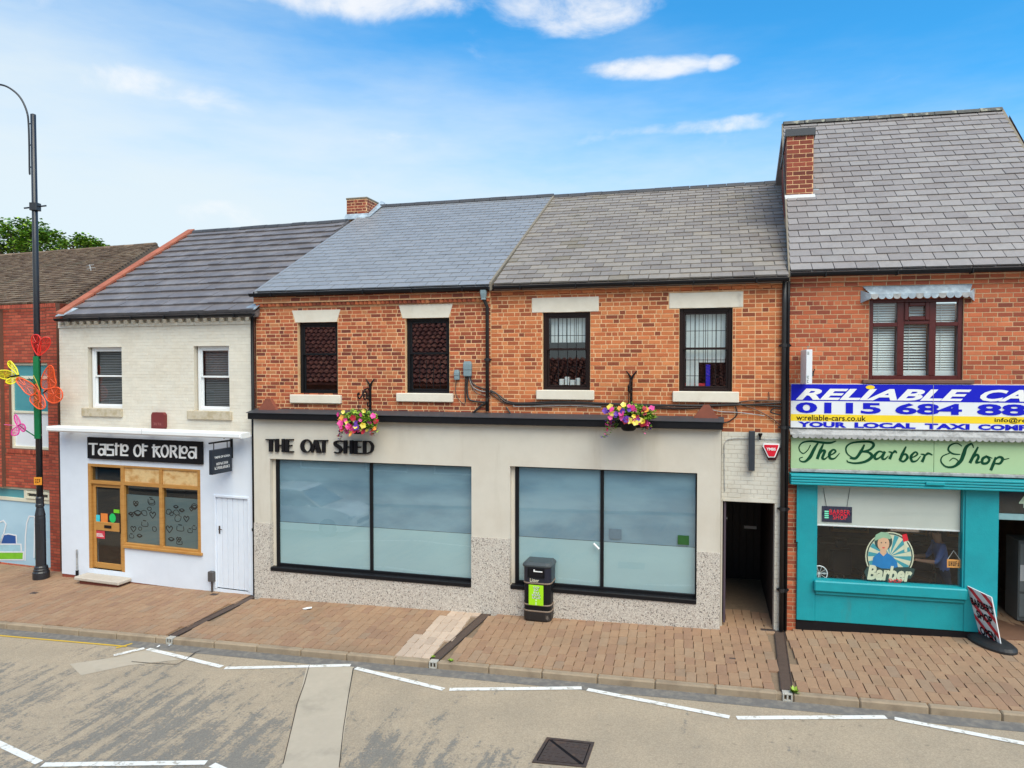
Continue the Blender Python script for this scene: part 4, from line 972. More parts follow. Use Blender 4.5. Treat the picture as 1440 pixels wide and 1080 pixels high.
def oat_left():
    F, h, u0, u1, A, B, C, D, zt, zb, rs = half_house('left brick house over the dark fascia shop, smooth blue slate roof', 360.5, 690.5, [((419, 453, 475, 555),), ((570, 447, 632, 554),)], BR_O, MORT, ((360, 411), (690, 399)), ((525, 293), (779, 274.5)), SLATE_N, 27, .36, 300, .012, True)
    z0 = (rs[0][2] + rs[1][2]) / 2
    wl = part('wall', wall_slab(MB(), u0, u1, zb - .3, zt, rs, 0, .24), MORT, h)
    lz = [F.r(411, 436, 479, 453), F.r(561, 428, 637, 447)]
    bh = rs + [(l[0] + .05, l[1] - .05, l[2], l[3]) for l in lz]
    zd = F.p(520, 424)[1]
    b = brick_list(u0, u1, zb - .1, zd - .10, bh, bond='flemish')
    b += brick_list(u0, u1, zd + .03, zt, [], v=-.09, bond='stretcher', course=.075) 
    dz = MB()
    for k in range(int((u1 - u0) / .10)):
        x = u0 + .05 + k * .10; b.append(box4(V((x, -.01, zd - .03)), (EX + EY * .9).normalized(), (EY - EX * .9).normalized(), EZ, (.075, .075, .066)))
    spread('brick', 'brick', b, BR_O, wl, 300)
    q = MB(); q.box(u0, u1, -.085, 0, zd + .01, zt); part('eaves_course', q, MORT, wl)
    for r, l in zip(rs, lz): flared(h, F, *( (411, 436, 479, 453) if r is rs[0] else (561, 428, 637, 447)), 6)
    bars = (5, [], (0, .82))
    sash(h, rs[0], .09, BLACK, zm=F.p(447, 498)[1], gm=GLASS_U, fw=.065, label='black sash window nearest the cream house'); sash(h, rs[1], .09, BLACK, zm=F.p(600, 497)[1], gm=GLASS_U, fw=.065, lbars=bars, label='black sash window with lead bars in its lower sash')
    for s_ in ((410, 555, 481, 567), (559, 553, 638, 565)): r = F.r(*s_); sill(h, r, r[2], r[3], STONE, .08)
    q = room(MB(), u0 + .05, u1 - .05, zb + .2, zt - .1, .26, 3.6); part('interior', q, ROOM, h)
    ro, E_, G_ = roof(h, A, B, C, D, 27, .36, SLATE_N, RIDGE, thick=.016, limit=300, jit=.35)
    S_ = (B - A).normalized()
    part('verge', strip(B + V((-.02, 0, 0)), C, S_, -.01, .035, -.12, .045), VERGE, ro)
    part('verge', strip(A, D, -S_, -.03, .04, -.10, .02), SLATE_N, ro)
    gutter(h, V((A.x - .12, A.y - .05, A.z - .05)), V((B.x - .02, B.y - .05, B.z - .05)), .06)
    part('fascia', MB().box(u0, u1, -.10, -.086, zt - .06, zt + .06), BLACK, h)
    up = F.p(685.5, 480, -.06)[0]; zc = F.p(686, 578)[1]
    pp = pipe(h, [(up - .05, -.17, A.z - .12), (up - .05, -.16, A.z - .28), (up, -.07, A.z - .45), (up, -.07, zc)], .036, BLACKP)
    part('hopper', MB().rr(.13, .12, .03, [(-.02, .8), (.0, .7), (.10, 1.0), (.17, 1.0)], c=(up - .05, -.16, A.z - .28)), GREYBOX, pp)
    # chimney on the ridge
    P = F.onroof(500, 305, A, B, C); cv = P.y; cu0, cu1 = F.p(487.5, 293, cv)[0], F.p(516, 293, cv)[0]; ct = F.p(502, 280, cv)[1]; cl = 1.35
    ch = part('chimney', MB().box(cu0, cu1, cv, cv + cl, P.z - .7, ct), MORT, h)
    b = brick_list(cu0, cu1, P.z - .08, ct - .02, [], v=cv)
    rb = brick_list(0, cl, P.z - .5, ct - .02, [])
    R_ = Matrix.Translation((cu1, cv, 0)) @ Matrix.Rotation(pi / 2, 4, 'Z'); b += [R_ @ q for q in rb]
    spread('brick', 'brick', b, BR_DK, ch, 300)
    part('flaunching', MB().box(cu0 - .02, cu1 + .02, cv - .02, cv + cl + .02, ct, ct + .05, .02), VERGE, ch)
    part('lead_flashing', MB().slab([V((cu0 - .02, cv - .14, P.z - .09)), V((cu1 + .04, cv - .14, P.z - .09)), V((cu1 + .04, cv - .012, P.z + .07)), V((cu0 - .02, cv - .012, P.z + .07))], (0, 0, .015)), LEAD, ch)
    part('lead_flashing', MB().slab([V((cu1 + .012, cv - .14, P.z - .05)), V((cu1 + .16, cv - .14, P.z - .05)), V((cu1 + .14, cv + .9, P.z + .55)), V((cu1 + .012, cv + .9, P.z + .62))], (0, 0, .012)), LEAD, ch)
    q = MB(); x = u0
    q.add_q((x, .0, -.6), (x, 10.8, -.6), (x, 10.8, A.z - .1), (x + D.x - A.x, 5.4, D.z - .18), (x, 0, A.z - .1)); q.add_q((u0, 10.8, -.6), (u1, 10.8, -.6), (u1, 10.8, A.z), (u0, 10.8, A.z)); part('outer_walls', q, BR_DK, h)
    return h
oat_left()
def oat_right():
    F, h, u0, u1, A, B, C, D, zt, zb, rs = half_house('right brick house over the dark fascia shop, weathered slate roof, white arched passage', 690.5, 1103, [((763, 439, 830, 549),), ((955, 433, 1030, 551),)], BR_O2, MORT, ((694, 400), (1109, 387)), ((777, 280.5), (1101, 254)), SLATE_O, 26, .38, 300, .012, False)
    zw = F.p(1055, 608)[1]; up0, up1 = F.p(1014, 700)[0], F.p(1099, 700)[0]
    zpt = F.p(1050, 704)[1]; pas = (F.p(1016, 760)[0], F.p(1089, 760)[0], -1, zpt)
    wl = part('wall', wall_slab(MB(), u0, u1, zb - .3, zt, rs, 0, .24), MORT, h)
    lz = [F.r(748, 418, 842, 439), F.r(941, 411, 1045, 433)]
    zd = F.p(900, 402)[1]
    b = brick_list(u0, up0 - .0, zb - .1, zd - .05, rs + lz, bond='flemish') + brick_list(up0, u1 - .03, zw, zd - .05, rs + lz, bond='flemish', ph=.03)
    b += brick_list(u0, u1, zd - .04, zt, [], v=-.07, bond='stretcher', course=.075)
    b += brick_list(u0, u1, zd - .115, zd - .045, [], v=-.035, bond='stretcher', course=.075)
    spread('brick', 'brick', b, BR_O2, wl, 300)
    part('eaves_course', MB().box(u0, u1, -.068, 0, zd - .04, zt), MORT, wl)
    q = wall_slab(MB(), up0, up1, -.7, zb - .3, [pas], 0, .24); part('passage_wall', q, MORT_G, h)
    part('passage_wall', MB().box(up0, u1, -.001, .1, zw - .4, zw), MORT_G, h)
    b = brick_list(up0, up1, -.3, zw, [pas], bond='english', proud=.006, j=.006)
    spread('painted_brick', 'brick', b, BR_G, h, 300)
    uc = (pas[0] + pas[1]) / 2
    part('arch_lintel', MB().prism([(pas[0], zpt - .02), (pas[1], zpt - .02), (pas[1], zpt + .02), (uc + .04, zpt + .06), (uc, zpt + .09), (uc - .04, zpt + .06), (pas[0], zpt + .02)], -.02, .2), BR_G, h)
    # covered passage: brick sides, ceiling, dark door at the back
    q = MB(); g = F.ground(uc); d = 3.1
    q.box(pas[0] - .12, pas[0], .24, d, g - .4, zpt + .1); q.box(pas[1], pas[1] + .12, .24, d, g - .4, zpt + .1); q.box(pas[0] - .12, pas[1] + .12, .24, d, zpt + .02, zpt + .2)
    part('passage_sides', q, mat('passage_shade_brick', (.03, .018, .015), .9, nscale=5, namt=.2), h)  # brick colour darkened to paint in the shade of the passage
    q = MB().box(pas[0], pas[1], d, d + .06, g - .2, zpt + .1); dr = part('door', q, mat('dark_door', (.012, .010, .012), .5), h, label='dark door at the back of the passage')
    n = 6
    for k in range(n): w = (pas[1] - pas[0]) / n; part('board', MB().box(pas[0] + k * w + .005, pas[0] + (k + 1) * w - .005, d - .02, d, g - .1, zpt, .004), MATS['dark_door'], dr)
    r = F.r(1046, 739.5, 1064, 743.5, d - .03); part('letter_plate', MB().box(r[0], r[1], d - .04, d - .02, r[2], r[3], .004), WHITE2, dr)
    # open gate folded back against the left side
    gt = part('gate', MB().box(pas[0] + .02, pas[0] + .06, .03, 1.0, g + .05, zpt - .03, .004), mat('purple_grey_gate', (.07, .05, .07), .5), h)
    zz = F.p(1030, 735, .6)[1]
    part('handle', MB().box(pas[0] + .06, pas[0] + .075, .55, .6, zz - .2, zz + .13, .004).tube([(pas[0] + .09, .57, zz + .1), (pas[0] + .09, .47, zz + .1)], .012, 6), LEADW, gt)
    for i, (r, l) in enumerate(zip(rs, lz)): part('lintel', MB().box(l[0], l[1], -.012, .1, l[2], l[3], .008), STONE, h); uc2 = (l[0] + l[1]) / 2; part('keystone', MB().prism([(uc2 - .22, l[2] + .0), (uc2 + .22, l[2] + .0), (uc2 + .05, l[2] + .045), (uc2 + .03, l[2] + .075), (uc2 - .03, l[2] + .075), (uc2 - .05, l[2] + .045)], -.018, .1), STONE, h)
    sash(h, rs[0], .07, BROWN, zm=F.p(796, 491)[1], ubars=(4, [.42], (.0, 1)), lbars=(4, [.52], None), fw=.07, label='dark brown sash window, left of the pair over the passage side'); sash(h, rs[1], .07, BROWN, zm=F.p(992, 490)[1], ubars=(4, [.5], None), lbars=(4, [.28, .72], None), fw=.07, label='dark brown sash window with vertical blinds, right of the pair')
    r = rs[1]
    for k in range(9):
        a = r[0] + .12 + k * (r[1] - r[0] - .24) / 9; part('blind_slat', MB().box(a + .006, a + .075, .24, .25, r[2] + (.55 if k in (3, 4, 5, 6, 7, 8) else .06), r[3] - .1), BLIND, h)
    r = rs[0]
    for k in range(9):
        a = r[0] + .12 + k * (r[1] - r[0] - .24) / 9; part('blind_slat', MB().box(a + .006, a + .072, .24, .25, r[2] + .95, r[3] - .1), BLIND, h)
    for s_ in ((755, 548.5, 836, 562), (946, 550.5, 1039, 565.5)): q = F.r(*s_); sill(h, q, q[2], q[3], STONE, .08)
    # things seen on the inner sills
    part('interior', room(MB(), u0 + .05, u1 - .05, zb + .2, zt - .1, .26, 3.6), ROOM, h)
    ro, E_, G_ = roof(h, A, B, C, D, 26, .38, SLATE_O, RIDGE, thick=.024, limit=300, jit=1.3)
    gutter(h, V((A.x + .02, A.y - .05, A.z - .05)), V((B.x, B.y - .05, B.z - .05)), .055)
    part('fascia', MB().box(u0, u1, -.08, -.069, zt - .06, zt + .06), BLACK, h)
    for px, r_, vv, m in ((1101, .042, -.07, BLACKP), (1106.5, .030, -.06, BLACK)):
        uu = F.p(px, 640, vv)[0]; pipe(h, [(uu, vv, A.z - .1), (uu, vv, A.z - .5), (uu, vv, A.z - .51), (uu, vv, F.ground(uu) + .02)], r_, m, 1.2)
    q = MB(); x = u1
    q.add_q((u0, 10.8, -.6), (u1, 10.8, -.6), (u1, 10.8, A.z), (u0, 10.8, A.z)); part('outer_walls', q, BR_DK, h)
    # things standing inside on the sills
    r0, r1 = rs
    for i in range(4):
        a = r0[0] + .28 + i * .11; single('box_file', MB().box(a, a + .085, .30, .42, r0[2] + .02, r0[2] + .02 + (.2, .24, .18, .22)[i], .004), PRINTW, ('leftmost', 'tallest', 'shortest', 'rightmost')[i] + ' white box file on the sill inside the brown sash window', 'box file', F, (a, .35, r0[2] + .02), 'white box files behind the sash window')
    for nm, a, w, hh, m, lb in (('red_folder', r1[0] + .10, .38, .12, REDP, 'red folder lying inside the window with the vertical blinds'), ('blue_folder', r1[0] + .49, .08, .48, BLUEP, 'upright blue folder inside the window with the vertical blinds')):
        single(nm, MB().box(a, a + w, .27, .40, r1[2] + .03, r1[2] + .03 + hh, .004), m, lb, 'folder', F, (a, .33, r1[2] + .03))
    return h
oat_right()

# ---- the rendered shopfront with two big frosted windows
def shop_front():
    F = FO; vf = -.16; u0, u1 = F.p(357.5, 700, vf)[0], F.p(1013, 740, vf)[0]
    cz1 = F.p(685, 586, vf - .16)[1]; cz0 = F.p(685, 597, vf - .16)[1]; zb = -.7
    h = thing('shopfront', 'cream rendered shopfront with pebbledash base, black cornice and two frosted windows', 'shopfront', F, ((u0 + u1) / 2, vf, F.ground(0)))
    wa, wb = F.r(380, 645, 663, 800, vf), F.r(717, 656, 980, 830, vf)
    ztop = (F.p(520, 650, vf)[1] + F.p(850, 660, vf)[1]) / 2
    za = F.p(525, 810, vf)[1]; zB = F.p(850, 834, vf)[1]; print('shop sills', za, zB, 'tops', F.p(520, 650, vf)[1], F.p(850, 660, vf)[1])
    wa = (wa[0], wa[1], za, F.p(520, 650.5, vf)[1]); wb = (wb[0], wb[1], zB, F.p(850, 660.5, vf)[1])
    zp = F.p(371, 737, vf)[1]; zp2 = F.p(692, 756, vf)[1]; zp3 = F.p(997, 775, vf)[1]; print('plinth', zp, zp2, zp3); zp = (zp + zp2 + zp3) / 3
    part('wall', wall_slab(MB(), u0, u1, zp, cz0 + .02, [wa, wb], vf, .2), RENDER, h)
    part('plinth', wall_slab(MB(), u0, u1, zb, zp - .001, [wa, wb], vf - .022, .2), PEBBLE, h)
    q = MB(); q.box(u0 - .04, u1 + .03, vf - .16, vf + .15, cz0, cz1 - .02, .01); co = part('cornice', q, BLACK, h)
    q = MB().slab([V((u0 - .06, vf - .18, cz1 - .02)), V((u1 + .05, vf - .18, cz1 - .02)), V((u1 + .05, .0, cz1 + .05)), V((u0 - .06, .0, cz1 + .05))], (0, 0, .012)); part('lead_top', q, mat('cornice_lead', (.05, .053, .062), .5, nscale=5, namt=.2), co)
    for x in (376, 992):
        uu = F.p(x, 570, -.1)[0]; z0 = cz1 + .035; part('console_cap', MB().prism([(uu - .22, z0), (uu + .24, z0), (uu + .07, z0 + .25), (uu - .03, z0 + .25)], -.12, -.012), mat('terracotta', (.24, .07, .042), .8, nscale=5, namt=.15), h)
    def win(w, fl, mull, film_y, mats_up, lb):
        a, b, c, d = w; a2 = a + .08
        v = vf + .10
        q = MB(); q.box(a2 - .0, a2 + .075, v, v + .09, c, d, .006); q.box(b - .03, b, v, v + .09, c, d, .006); q.box(a2 + .075, b - .03, v + .001, v + .09, d - .03, d, .006); q.box(a2 + .075, b - .03, v + .001, v + .09, c, c + .08, .006)
        um = F.p(mull, 740, v)[0]; q.box(um - .033, um + .033, v - .002, v + .09, c + .08, d - .03, .006)
        wn = part('window', q, BLACK, h, label=lb)
        part('sill', MB().box(a2 - .06, b, vf - .05, v, c - .06, c + .025, .012), BLACK, wn)
        part('reveal', MB().box(a, a2, v + .02, v + .06, c, d), RENDER, h)
        zf = F.p(mull, film_y, v)[1]
        for x0, x1, mu in ((a2 + .075, um - .033, mats_up[0]), (um + .033, b - .03, mats_up[1])):
            part('pane', quad(x0, x1, c + .08, d - .03, v + .03), GLASS, wn)
            part('frosted_film', quad(x0, x1, zf, d - .03, v + .045), mu, wn); part('frosted_film', quad(x0, x1, c + .08, zf - .008, v + .043), FR_LO, wn)
        return um, zf, v
    um, zf, v = win(wa, 0, 522, 742, (FR_UP, FR_UP), 'left frosted shop window beneath the dark letters')
    um2, zf2, v2 = win(wb, 0, 846.5, 762, (FR_UP, FR_UP), 'right frosted shop window behind the litter bin')
    r = F.p(839, 768, v2 - .05); part('door_pull', MB().tube([(r[0] - .06, v2 - .05, r[1] + .05), (r[0] + .05, v2 - .06, r[1] - .05)], .02, 8), WHITE2, h)
    r = F.r(953, 753, 969, 766, v2 + .02); part('window_label', MB().box(r[0], r[1], v2 + .018, v2 + .024, r[2], r[3]), mat('dark_green_label', L(40, 90, 40), .4), h)
    r = F.r(857, 744, 874, 758, v2 + .02); part('window_label', MB().box(r[0], r[1], v2 + .02, v2 + .025, r[2], r[3]), mat('faded_label', L(100, 118, 130), .4), h)
    part('interior', room(MB(), u0 + .05, u1 - .05, -.3, cz0 - .1, .25, 4), ROOM, h)
    part('end_return', MB().box(u1 - .012, u1 + .004, vf + .001, .03, zb, cz0), RENDER, h)
    # dark deco letters standing off the wall
    sg = thing('fascia_letters', 'dark raised deco letters THE OAT SHED on the cream render', 'sign', F, (F.p(450, 628, vf)[0], vf, F.p(450, 628, vf)[1]))
    f = lambda x, y: F.p(x / 8 + 360, y / 8 + 600, vf - .05)
    v0, v1 = vf - .06, vf - .012
    def R(m, x0, y0, x1, y1): m.prism([f(x0, y0), f(x1, y0), f(x1, y1), f(x0, y1)], v0, v1)
    def ov(m, cx, cy, rx, ry, ix, irx, iry, n=22):
        o = [(cx + rx * cos(2 * pi * k / n), cy + ry * sin(2 * pi * k / n)) for k in range(n)]; i = [(ix + irx * cos(2 * pi * k / n), cy + iry * sin(2 * pi * k / n)) for k in range(n)]
        vs = [(f(*p)[0], v, f(*p)[1]) for v in (v0, v1) for p in o + i]; N = 2 * n; fs = []
        for k in range(n):
            j = (k + 1) % n; fs += [(k, n + k, n + j, j), (N + j, N + n + j, N + n + k, N + k), (k, j, N + j, N + k), (n + j, n + k, N + n + k, N + n + j)]
        m.add(vs, fs)
    LT = []
    m = MB(); R(m, 108, 140, 238, 153); R(m, 145, 150, 184, 281); LT.append(m)
    m = MB(); R(m, 214, 138, 252, 283); R(m, 250, 204, 292, 218); R(m, 288, 138, 318, 285); LT.append(m)
    m = MB(); R(m, 326, 140, 364, 288); R(m, 360, 140, 418, 152); R(m, 360, 206, 402, 218); R(m, 360, 276, 420, 290); LT.append(m)
    m = MB(); ov(m, 563, 218, 65, 76, 574, 38, 62); LT.append(m)
    m = MB(); m.prism([f(652, 150), f(690, 150), f(730, 294), f(682, 294)], v0, v1); m.prism([f(652, 150), f(672, 160), f(640, 292), f(616, 292)], v0 + .001, v1); R(m, 640, 240, 700, 254); LT.append(m)
    m = MB(); R(m, 696, 150, 806, 163); R(m, 742, 160, 776, 293); LT.append(m)
    m = MB(); m.strokes([(975, 166), (930, 162), (890, 175), (888, 200), (925, 226), (952, 255), (942, 288), (905, 296), (878, 286)], [10, 16, 24, 30, 36, 34, 24, 15, 10], v0, v1, f); LT.append(m)
    m = MB(); R(m, 984, 155, 1020, 303); R(m, 1018, 222, 1056, 236); R(m, 1054, 155, 1088, 305); LT.append(m)
    m = MB(); R(m, 1100, 158, 1136, 308); R(m, 1134, 158, 1186, 170); R(m, 1134, 226, 1176, 238); R(m, 1134, 296, 1190, 309); LT.append(m)
    m = MB(); R(m, 1202, 160, 1236, 309); m.strokes([(1234, 166), (1275, 172), (1304, 205), (1308, 242), (1290, 285), (1234, 302)], [12, 16, 26, 30, 22, 12], v0 + .001, v1, f); LT.append(m)
    for m in LT: part('letter', m, BLACKM, sg)
    return h
shop_front()

# ---- barber shop with the taller roof
def barber_house():
    F = FB; u0, u1 = F.p(1108.5, 560)[0], F.p(1535, 560)[0]
    A, B = F.P(1111, 381.5, -.14), F.P(1530, 370, -.14); D, C = F.P(1101, 178, 4.0), F.P(1408, 152, 4.0)
    print('barber z', A.z, B.z, D.z, C.z); A.z = B.z = A.z * .6 + F.P(1440, 371.5, -.14).z * .4; D.z = C.z = (D.z + C.z) / 2
    zt = A.z - .05
    h = thing('barber_house', 'tall roofed brick house with the teal barber shop below', 'house', F, ((u0 + u1) / 2, 0, F.ground((u0 + u1) / 2)))
    wn = F.r(1222, 419, 1354.5, 534); zl = F.p(1270, 612)[1]
    zg = F.p(1270, 668, 0)[1]
    gw = F.r(1146, 684, 1358, 832); dr = F.r(1404, 690, 1500, 900); 
    wl = part('wall', wall_slab(MB(), u0, u1, zl - .6, zt, [wn], 0, .24), MORT_B, h)
    b = brick_list(u0, u1, zl, zt - .24, [wn], bond='english', course=.082, Lb=.235, j=.0145) + brick_list(u0, u1, zt - .24, zt - .16, [], v=-.02, bond='stretcher', course=.08) + brick_list(u0, u1, zt - .155, zt - .075, [], v=-.066, bond='stretcher', course=.08) + brick_list(u0, u1, zt - .07, zt + .01, [], v=-.068, bond='stretcher', course=.08)
    ub = F.p(1121.5, 780)[0]
    pr = brick_list(u0, ub, -.2, zl - .1, [], v=0, bond='stretcher', course=.078)
    part('brick_pier', MB().box(u0, ub, .002, .24, -.7, zl - .6), MORT_B, h)
    spread('brick', 'brick', b + pr, BR_B, wl, 300)
    part('eaves_course', MB().box(u0, u1, -.066, 0, zt - .16, zt + .01).box(u0, u1, -.02, 0, zt - .24, zt - .16), MORT_B, wl)
    # maroon three light window
    a, e, c, d = wn; q = MB().ring(a, e, c, d, .075, .03, .12, .006)
    m1, m2 = F.p(1267, 480)[0], F.p(1312, 480)[0]; ztr = F.p(1240, 456.5)[1]; zt2 = F.p(1290, 452)[1]
    for x in (m1, m2): q.box(x - .055, x + .055, .028, .12, c + .075, d - .075, .006)
    q.box(a + .075, m1 - .055, .031, .12, ztr - .035, ztr + .035, .006); q.box(m2 + .055, e - .075, .031, .12, ztr - .035, ztr + .035, .006); q.box(m1 + .055, m2 - .055, .031, .12, zt2 - .045, zt2 + .02, .006)
    w = part('window', q, MAROON, h, label='maroon framed three part window with white slatted blinds')
    part('top_light', MB().ring(m1 + .055, m2 - .055, zt2 + .02, d - .075, .07, .0, .06, .012), MAROON, w)
    for x0, x1 in ((a + .075, m1 - .055), (m1 + .055, m2 - .055), (m2 + .055, e - .075)):
        mid = abs(x0 - m1 - .055) < .01
        zc = zt2 - .045 if mid else ztr - .035; zu = zt2 + .02 if mid else ztr + .035
        part('pane', quad(x0, x1, c + .075, zc, .07), GLASS, w); part('pane', quad(x0, x1, zu, d - .075, .07), GLASS, w)
        k = 0; z = c + .09
        while z < d - .1:
            op = .03 if mid else .012
            s_ = MB().slab([V((x0 + .005, .15, z)), V((x1 - .005, .15, z)), V((x1 - .005, .185, z + op)), V((x0 + .005, .185, z + op))], (0, 0, .003)) if mid else MB().slab([V((x0 + .005, .16, z)), V((x1 - .005, .16, z)), V((x1 - .005, .168, z + .030)), V((x0 + .005, .168, z + .030))], (0, .002, .001))
            part('blind_slat', s_, BLIND, w); z += .05 if mid else .044; k += 1
        part('blind_cord', MB().tube([(x0 + .12, .145, c + .1), (x0 + .12, .145, d - .1)], .004, 5), BLIND, w)
        part('blind_rail', MB().box(x0 + .005, x1 - .005, .14, .18, c + .075, c + .15), BLIND, w)
    r = F.r(1212, 534, 1368, 539.5); part('sill', MB().box(r[0], r[1], -.08, .1, r[2], r[3], .01), mat('brown_sill', (.14, .07, .05), .6, nscale=5, namt=.15), h)
    # scalloped lead hood over the window
    r = F.r(1211, 404, 1369, 424); hd = part('lead_hood', MB().slab([V((r[0] + .12, -.16, r[3] - .13)), V((r[1] - .12, -.16, r[3] - .13)), V((r[1] - .02, .0, r[3] + .03)), V((r[0] + .02, .0, r[3] + .03))], (0, 0, .012)), LEAD, h)
    n = 13
    for k in range(n):
        w_ = (r[1] - r[0] - .24) / n; uc = r[0] + .12 + (k + .5) * w_
        pts = [(uc - w_ / 2, r[3] - .12)] + [(uc + w_ / 2 * cos(t), r[3] - .155 + .055 * sin(t)) for t in [pi + pi * i / 8 for i in range(9)]] + [(uc + w_ / 2, r[3] - .12)]
        part('scallop', MB().prism(pts, -.168, -.158), LEAD if k % 3 else LEADW, hd)
    for s_, x in ((-1, r[0]), (1, r[1])): part('hood_end', MB().slab([V((x, -.01, r[3] - .04)), V((x - s_ * .13, -.165, r[3] - .12)), V((x - s_ * .12, -.16, r[3] - .2)), V((x, -.012, r[3] - .26))], (s_ * .012, 0, 0)), LEAD, hd)
    # big roof
    ro, E_, G_ = roof(h, A, B, C, D, 27, .37, SLATE_B, RIDGE_L, thick=.026, limit=300, rr=.10, jit=1.0)
    S_ = (B - A).normalized()
    part('verge', strip(A + V((-.0, 0, 0)), D, S_, -.03, .0, -.2, .022), VERGE, ro); part('verge', strip(B, C, S_, -.03, .05, -.2, .02), VERGE, ro)
    gutter(h, V((A.x, A.y - .05, A.z - .05)), V((B.x, B.y - .05, B.z - .05)), .06)
    part('fascia', MB().box(u0, u1, -.085, -.071, zt - .03, zt + .06), BLACK, h)
    q = MB()
    dx = D.x - A.x + .02; q.add_q((u0, .001, -.6), (u0 + 2 * dx, 8, -.6), (u0 + 2 * dx, 8, A.z), (u0 + dx, 4, D.z - .12), (u0, .001, A.z - .06)); q.add_q((u1, 0, -.6), (u1 + 2 * dx, 8, -.6), (u1 + 2 * dx, 8, A.z), (u1 + C.x - B.x, 4, D.z - .12), (u1, 0, A.z - .06)); q.add_q((u0 + 2 * dx, 8, -.6), (u1 + 2 * dx, 8, -.6), (u1 + 2 * dx, 8, A.z), (u0 + 2 * dx, 8, A.z))
    part('outer_walls', q, mat('rough_brick_wall', (.22, .10, .06), .9, nscale=9, namt=.2, col2=(.30, .16, .10)), h)
    # chimney standing on the left slope
    P = F.onroof(1124, 276, A, B, C); cv = P.y; cu0, cu1 = F.p(1106, 230, cv)[0], F.p(1144, 230, cv)[0]; ct = F.p(1125, 181, cv)[1]; cb = F.p(1125, 191, cv)[1]; cl = D.y - cv + .25
    sk_ = (D.x - A.x) / (D.y - A.y); an = math.atan(sk_)
    ch = part('chimney', MB().slab([V((cu0 + .004, cv + .004, P.z - .6)), V((cu1 - .004, cv + .004, P.z - .6)), V((cu1 - .004 + sk_ * cl, cv + cl, P.z - .6)), V((cu0 + .004 + sk_ * cl, cv + cl, P.z - .6))], (0, 0, cb - P.z + .6)), MORT, h)
    b = brick_list(cu0, cu1, P.z - .02, cb, [], v=cv + .004, course=.088, Lb=.25, j=.014, bond='stretcher')
    rb = brick_list(0, cl, P.z - .3, cb, [], course=.088, Lb=.25, j=.012, bond='stretcher'); R_ = Matrix.Translation((cu1 - .004, cv, 0)) @ Matrix.Rotation(pi / 2 - an, 4, 'Z'); b += [R_ @ q for q in rb]
    R2 = Matrix.Translation((cu0 + .004 + sk_ * cl, cv + cl, 0)) @ Matrix.Rotation(-pi / 2 - an, 4, 'Z'); b += [R2 @ q for q in rb]
    spread('brick', 'brick', b, BR_DK, ch, 300)
    part('chimney_cap', MB().slab([V((cu0 - .03, cv - .03, cb)), V((cu1 + .03, cv - .03, cb)), V((cu1 + .03 + sk_ * cl, cv + cl, cb)), V((cu0 - .03 + sk_ * cl, cv + cl, cb))], (0, 0, ct - cb)), mat('blue_brick', (.05, .055, .065), .6, nscale=8, namt=.2), ch)
    part('lead_flashing', MB().slab([V((cu0 - .03, cv - .09, P.z - .075)), V((cu1 + .03, cv - .09, P.z - .075)), V((cu1 + .03, cv - .012, P.z + .02)), V((cu0 - .03, cv - .012, P.z + .02))], (0, 0, .012)), mat('pale_flashing', (.55, .55, .55), .7, nscale=9, namt=.15), ch)
    part('lead_flashing', MB().slab([V((cu1 + .01, cv - .13, P.z - .12)), V((cu1 + .14, cv - .13, P.z - .12)), V((cu1 + .14, cv + cl * .8, P.z + cl * .8 * .95)), V((cu1 + .01, cv + cl * .8, P.z + cl * .8 * .95))], (0, 0, .012)), LEAD, ch)
    # teal shopfront
    v = -.06
    zr0, zr1 = F.p(1250, 836, v)[1], F.p(1250, 823, v - .1)[1]
    gz0 = F.ground(F.p(1250, 886)[0]); kick = F.p(1240, 880, v)[1]
    wtop = gw[3]; a, e = F.p(1147, 760, v)[0], F.p(1357, 760, v)[0]; pl, prr = F.p(1121, 780, v)[0], F.p(1404, 780, v)[0]
    q = MB(); q.box(pl, a, v, .2, kick, wtop + .15, .008); part('pilaster', q, TEAL, h); part('pilaster', MB().box(e, prr, v, .2, kick, wtop + .15, .008), TEAL, h)
    part('stall_riser', MB().box(a, e, v + .012, .2, kick, zr0 + .02, .006), TEAL, h)
    part('sill', MB().box(a - .03, e + .03, v - .09, .1, zr0, zr1, .02), TEAL, h); part('sill_moulding', MB().box(a, e, v - .035, v + .012, zr0 - .07, zr0, .015), TEAL, h)
    part('kick_strip', MB().box(pl, prr, v + .02, .2, -.8, kick), BLACKM, h)
    q = MB(); q.box(a, a + .03, v + .02, .15, zr1, wtop + .1, .004); q.box(e - .03, e, v + .02, .15, zr1, wtop + .1, .004); q.box(a + .03, e - .03, v + .021, .15, wtop - .0, wtop + .1, .004); part('window_frame', q, TEAL, h)
    part('pane', quad(a + .03, e - .03, zr1, wtop, v + .07), GLASS_S, h, label='big barber shop window')
    zbl = F.p(1250, 741.5, v + .1)[1]; part('roller_blind', quad(a + .04, e - .04, zbl, wtop, v + .12), mat('cream_blind', (.58, .60, .55), .8, nscale=1, namt=.04), h); part('blind_bar', MB().box(a + .04, e - .04, v + .11, v + .14, zbl - .03, zbl, .006), WHITE2, h)
    # shutter box with ribs
    s0, s1 = F.p(1250, 686, v - .18)[1], F.p(1250, 671, v - .18)[1]
    sb = part('shutter_box', MB().box(u0 + .02, u1, v - .16, .1, s0, s1), TEAL, h)
    for k in range(4): zz = s0 + (k + .5) * (s1 - s0) / 4; part('shutter_rib', MB().box(u0 + .02, u1, v - .19, v - .16, zz - (s1 - s0) * .10, zz + (s1 - s0) * .10, .008), TEAL, sb)
    r = F.p(1315, 680, v - .19); part('shutter_lock', MB().box(r[0] - .15, r[0] + .15, v - .215, v - .16, r[1] - .03, r[1] + .03, .008), TEAL, sb)
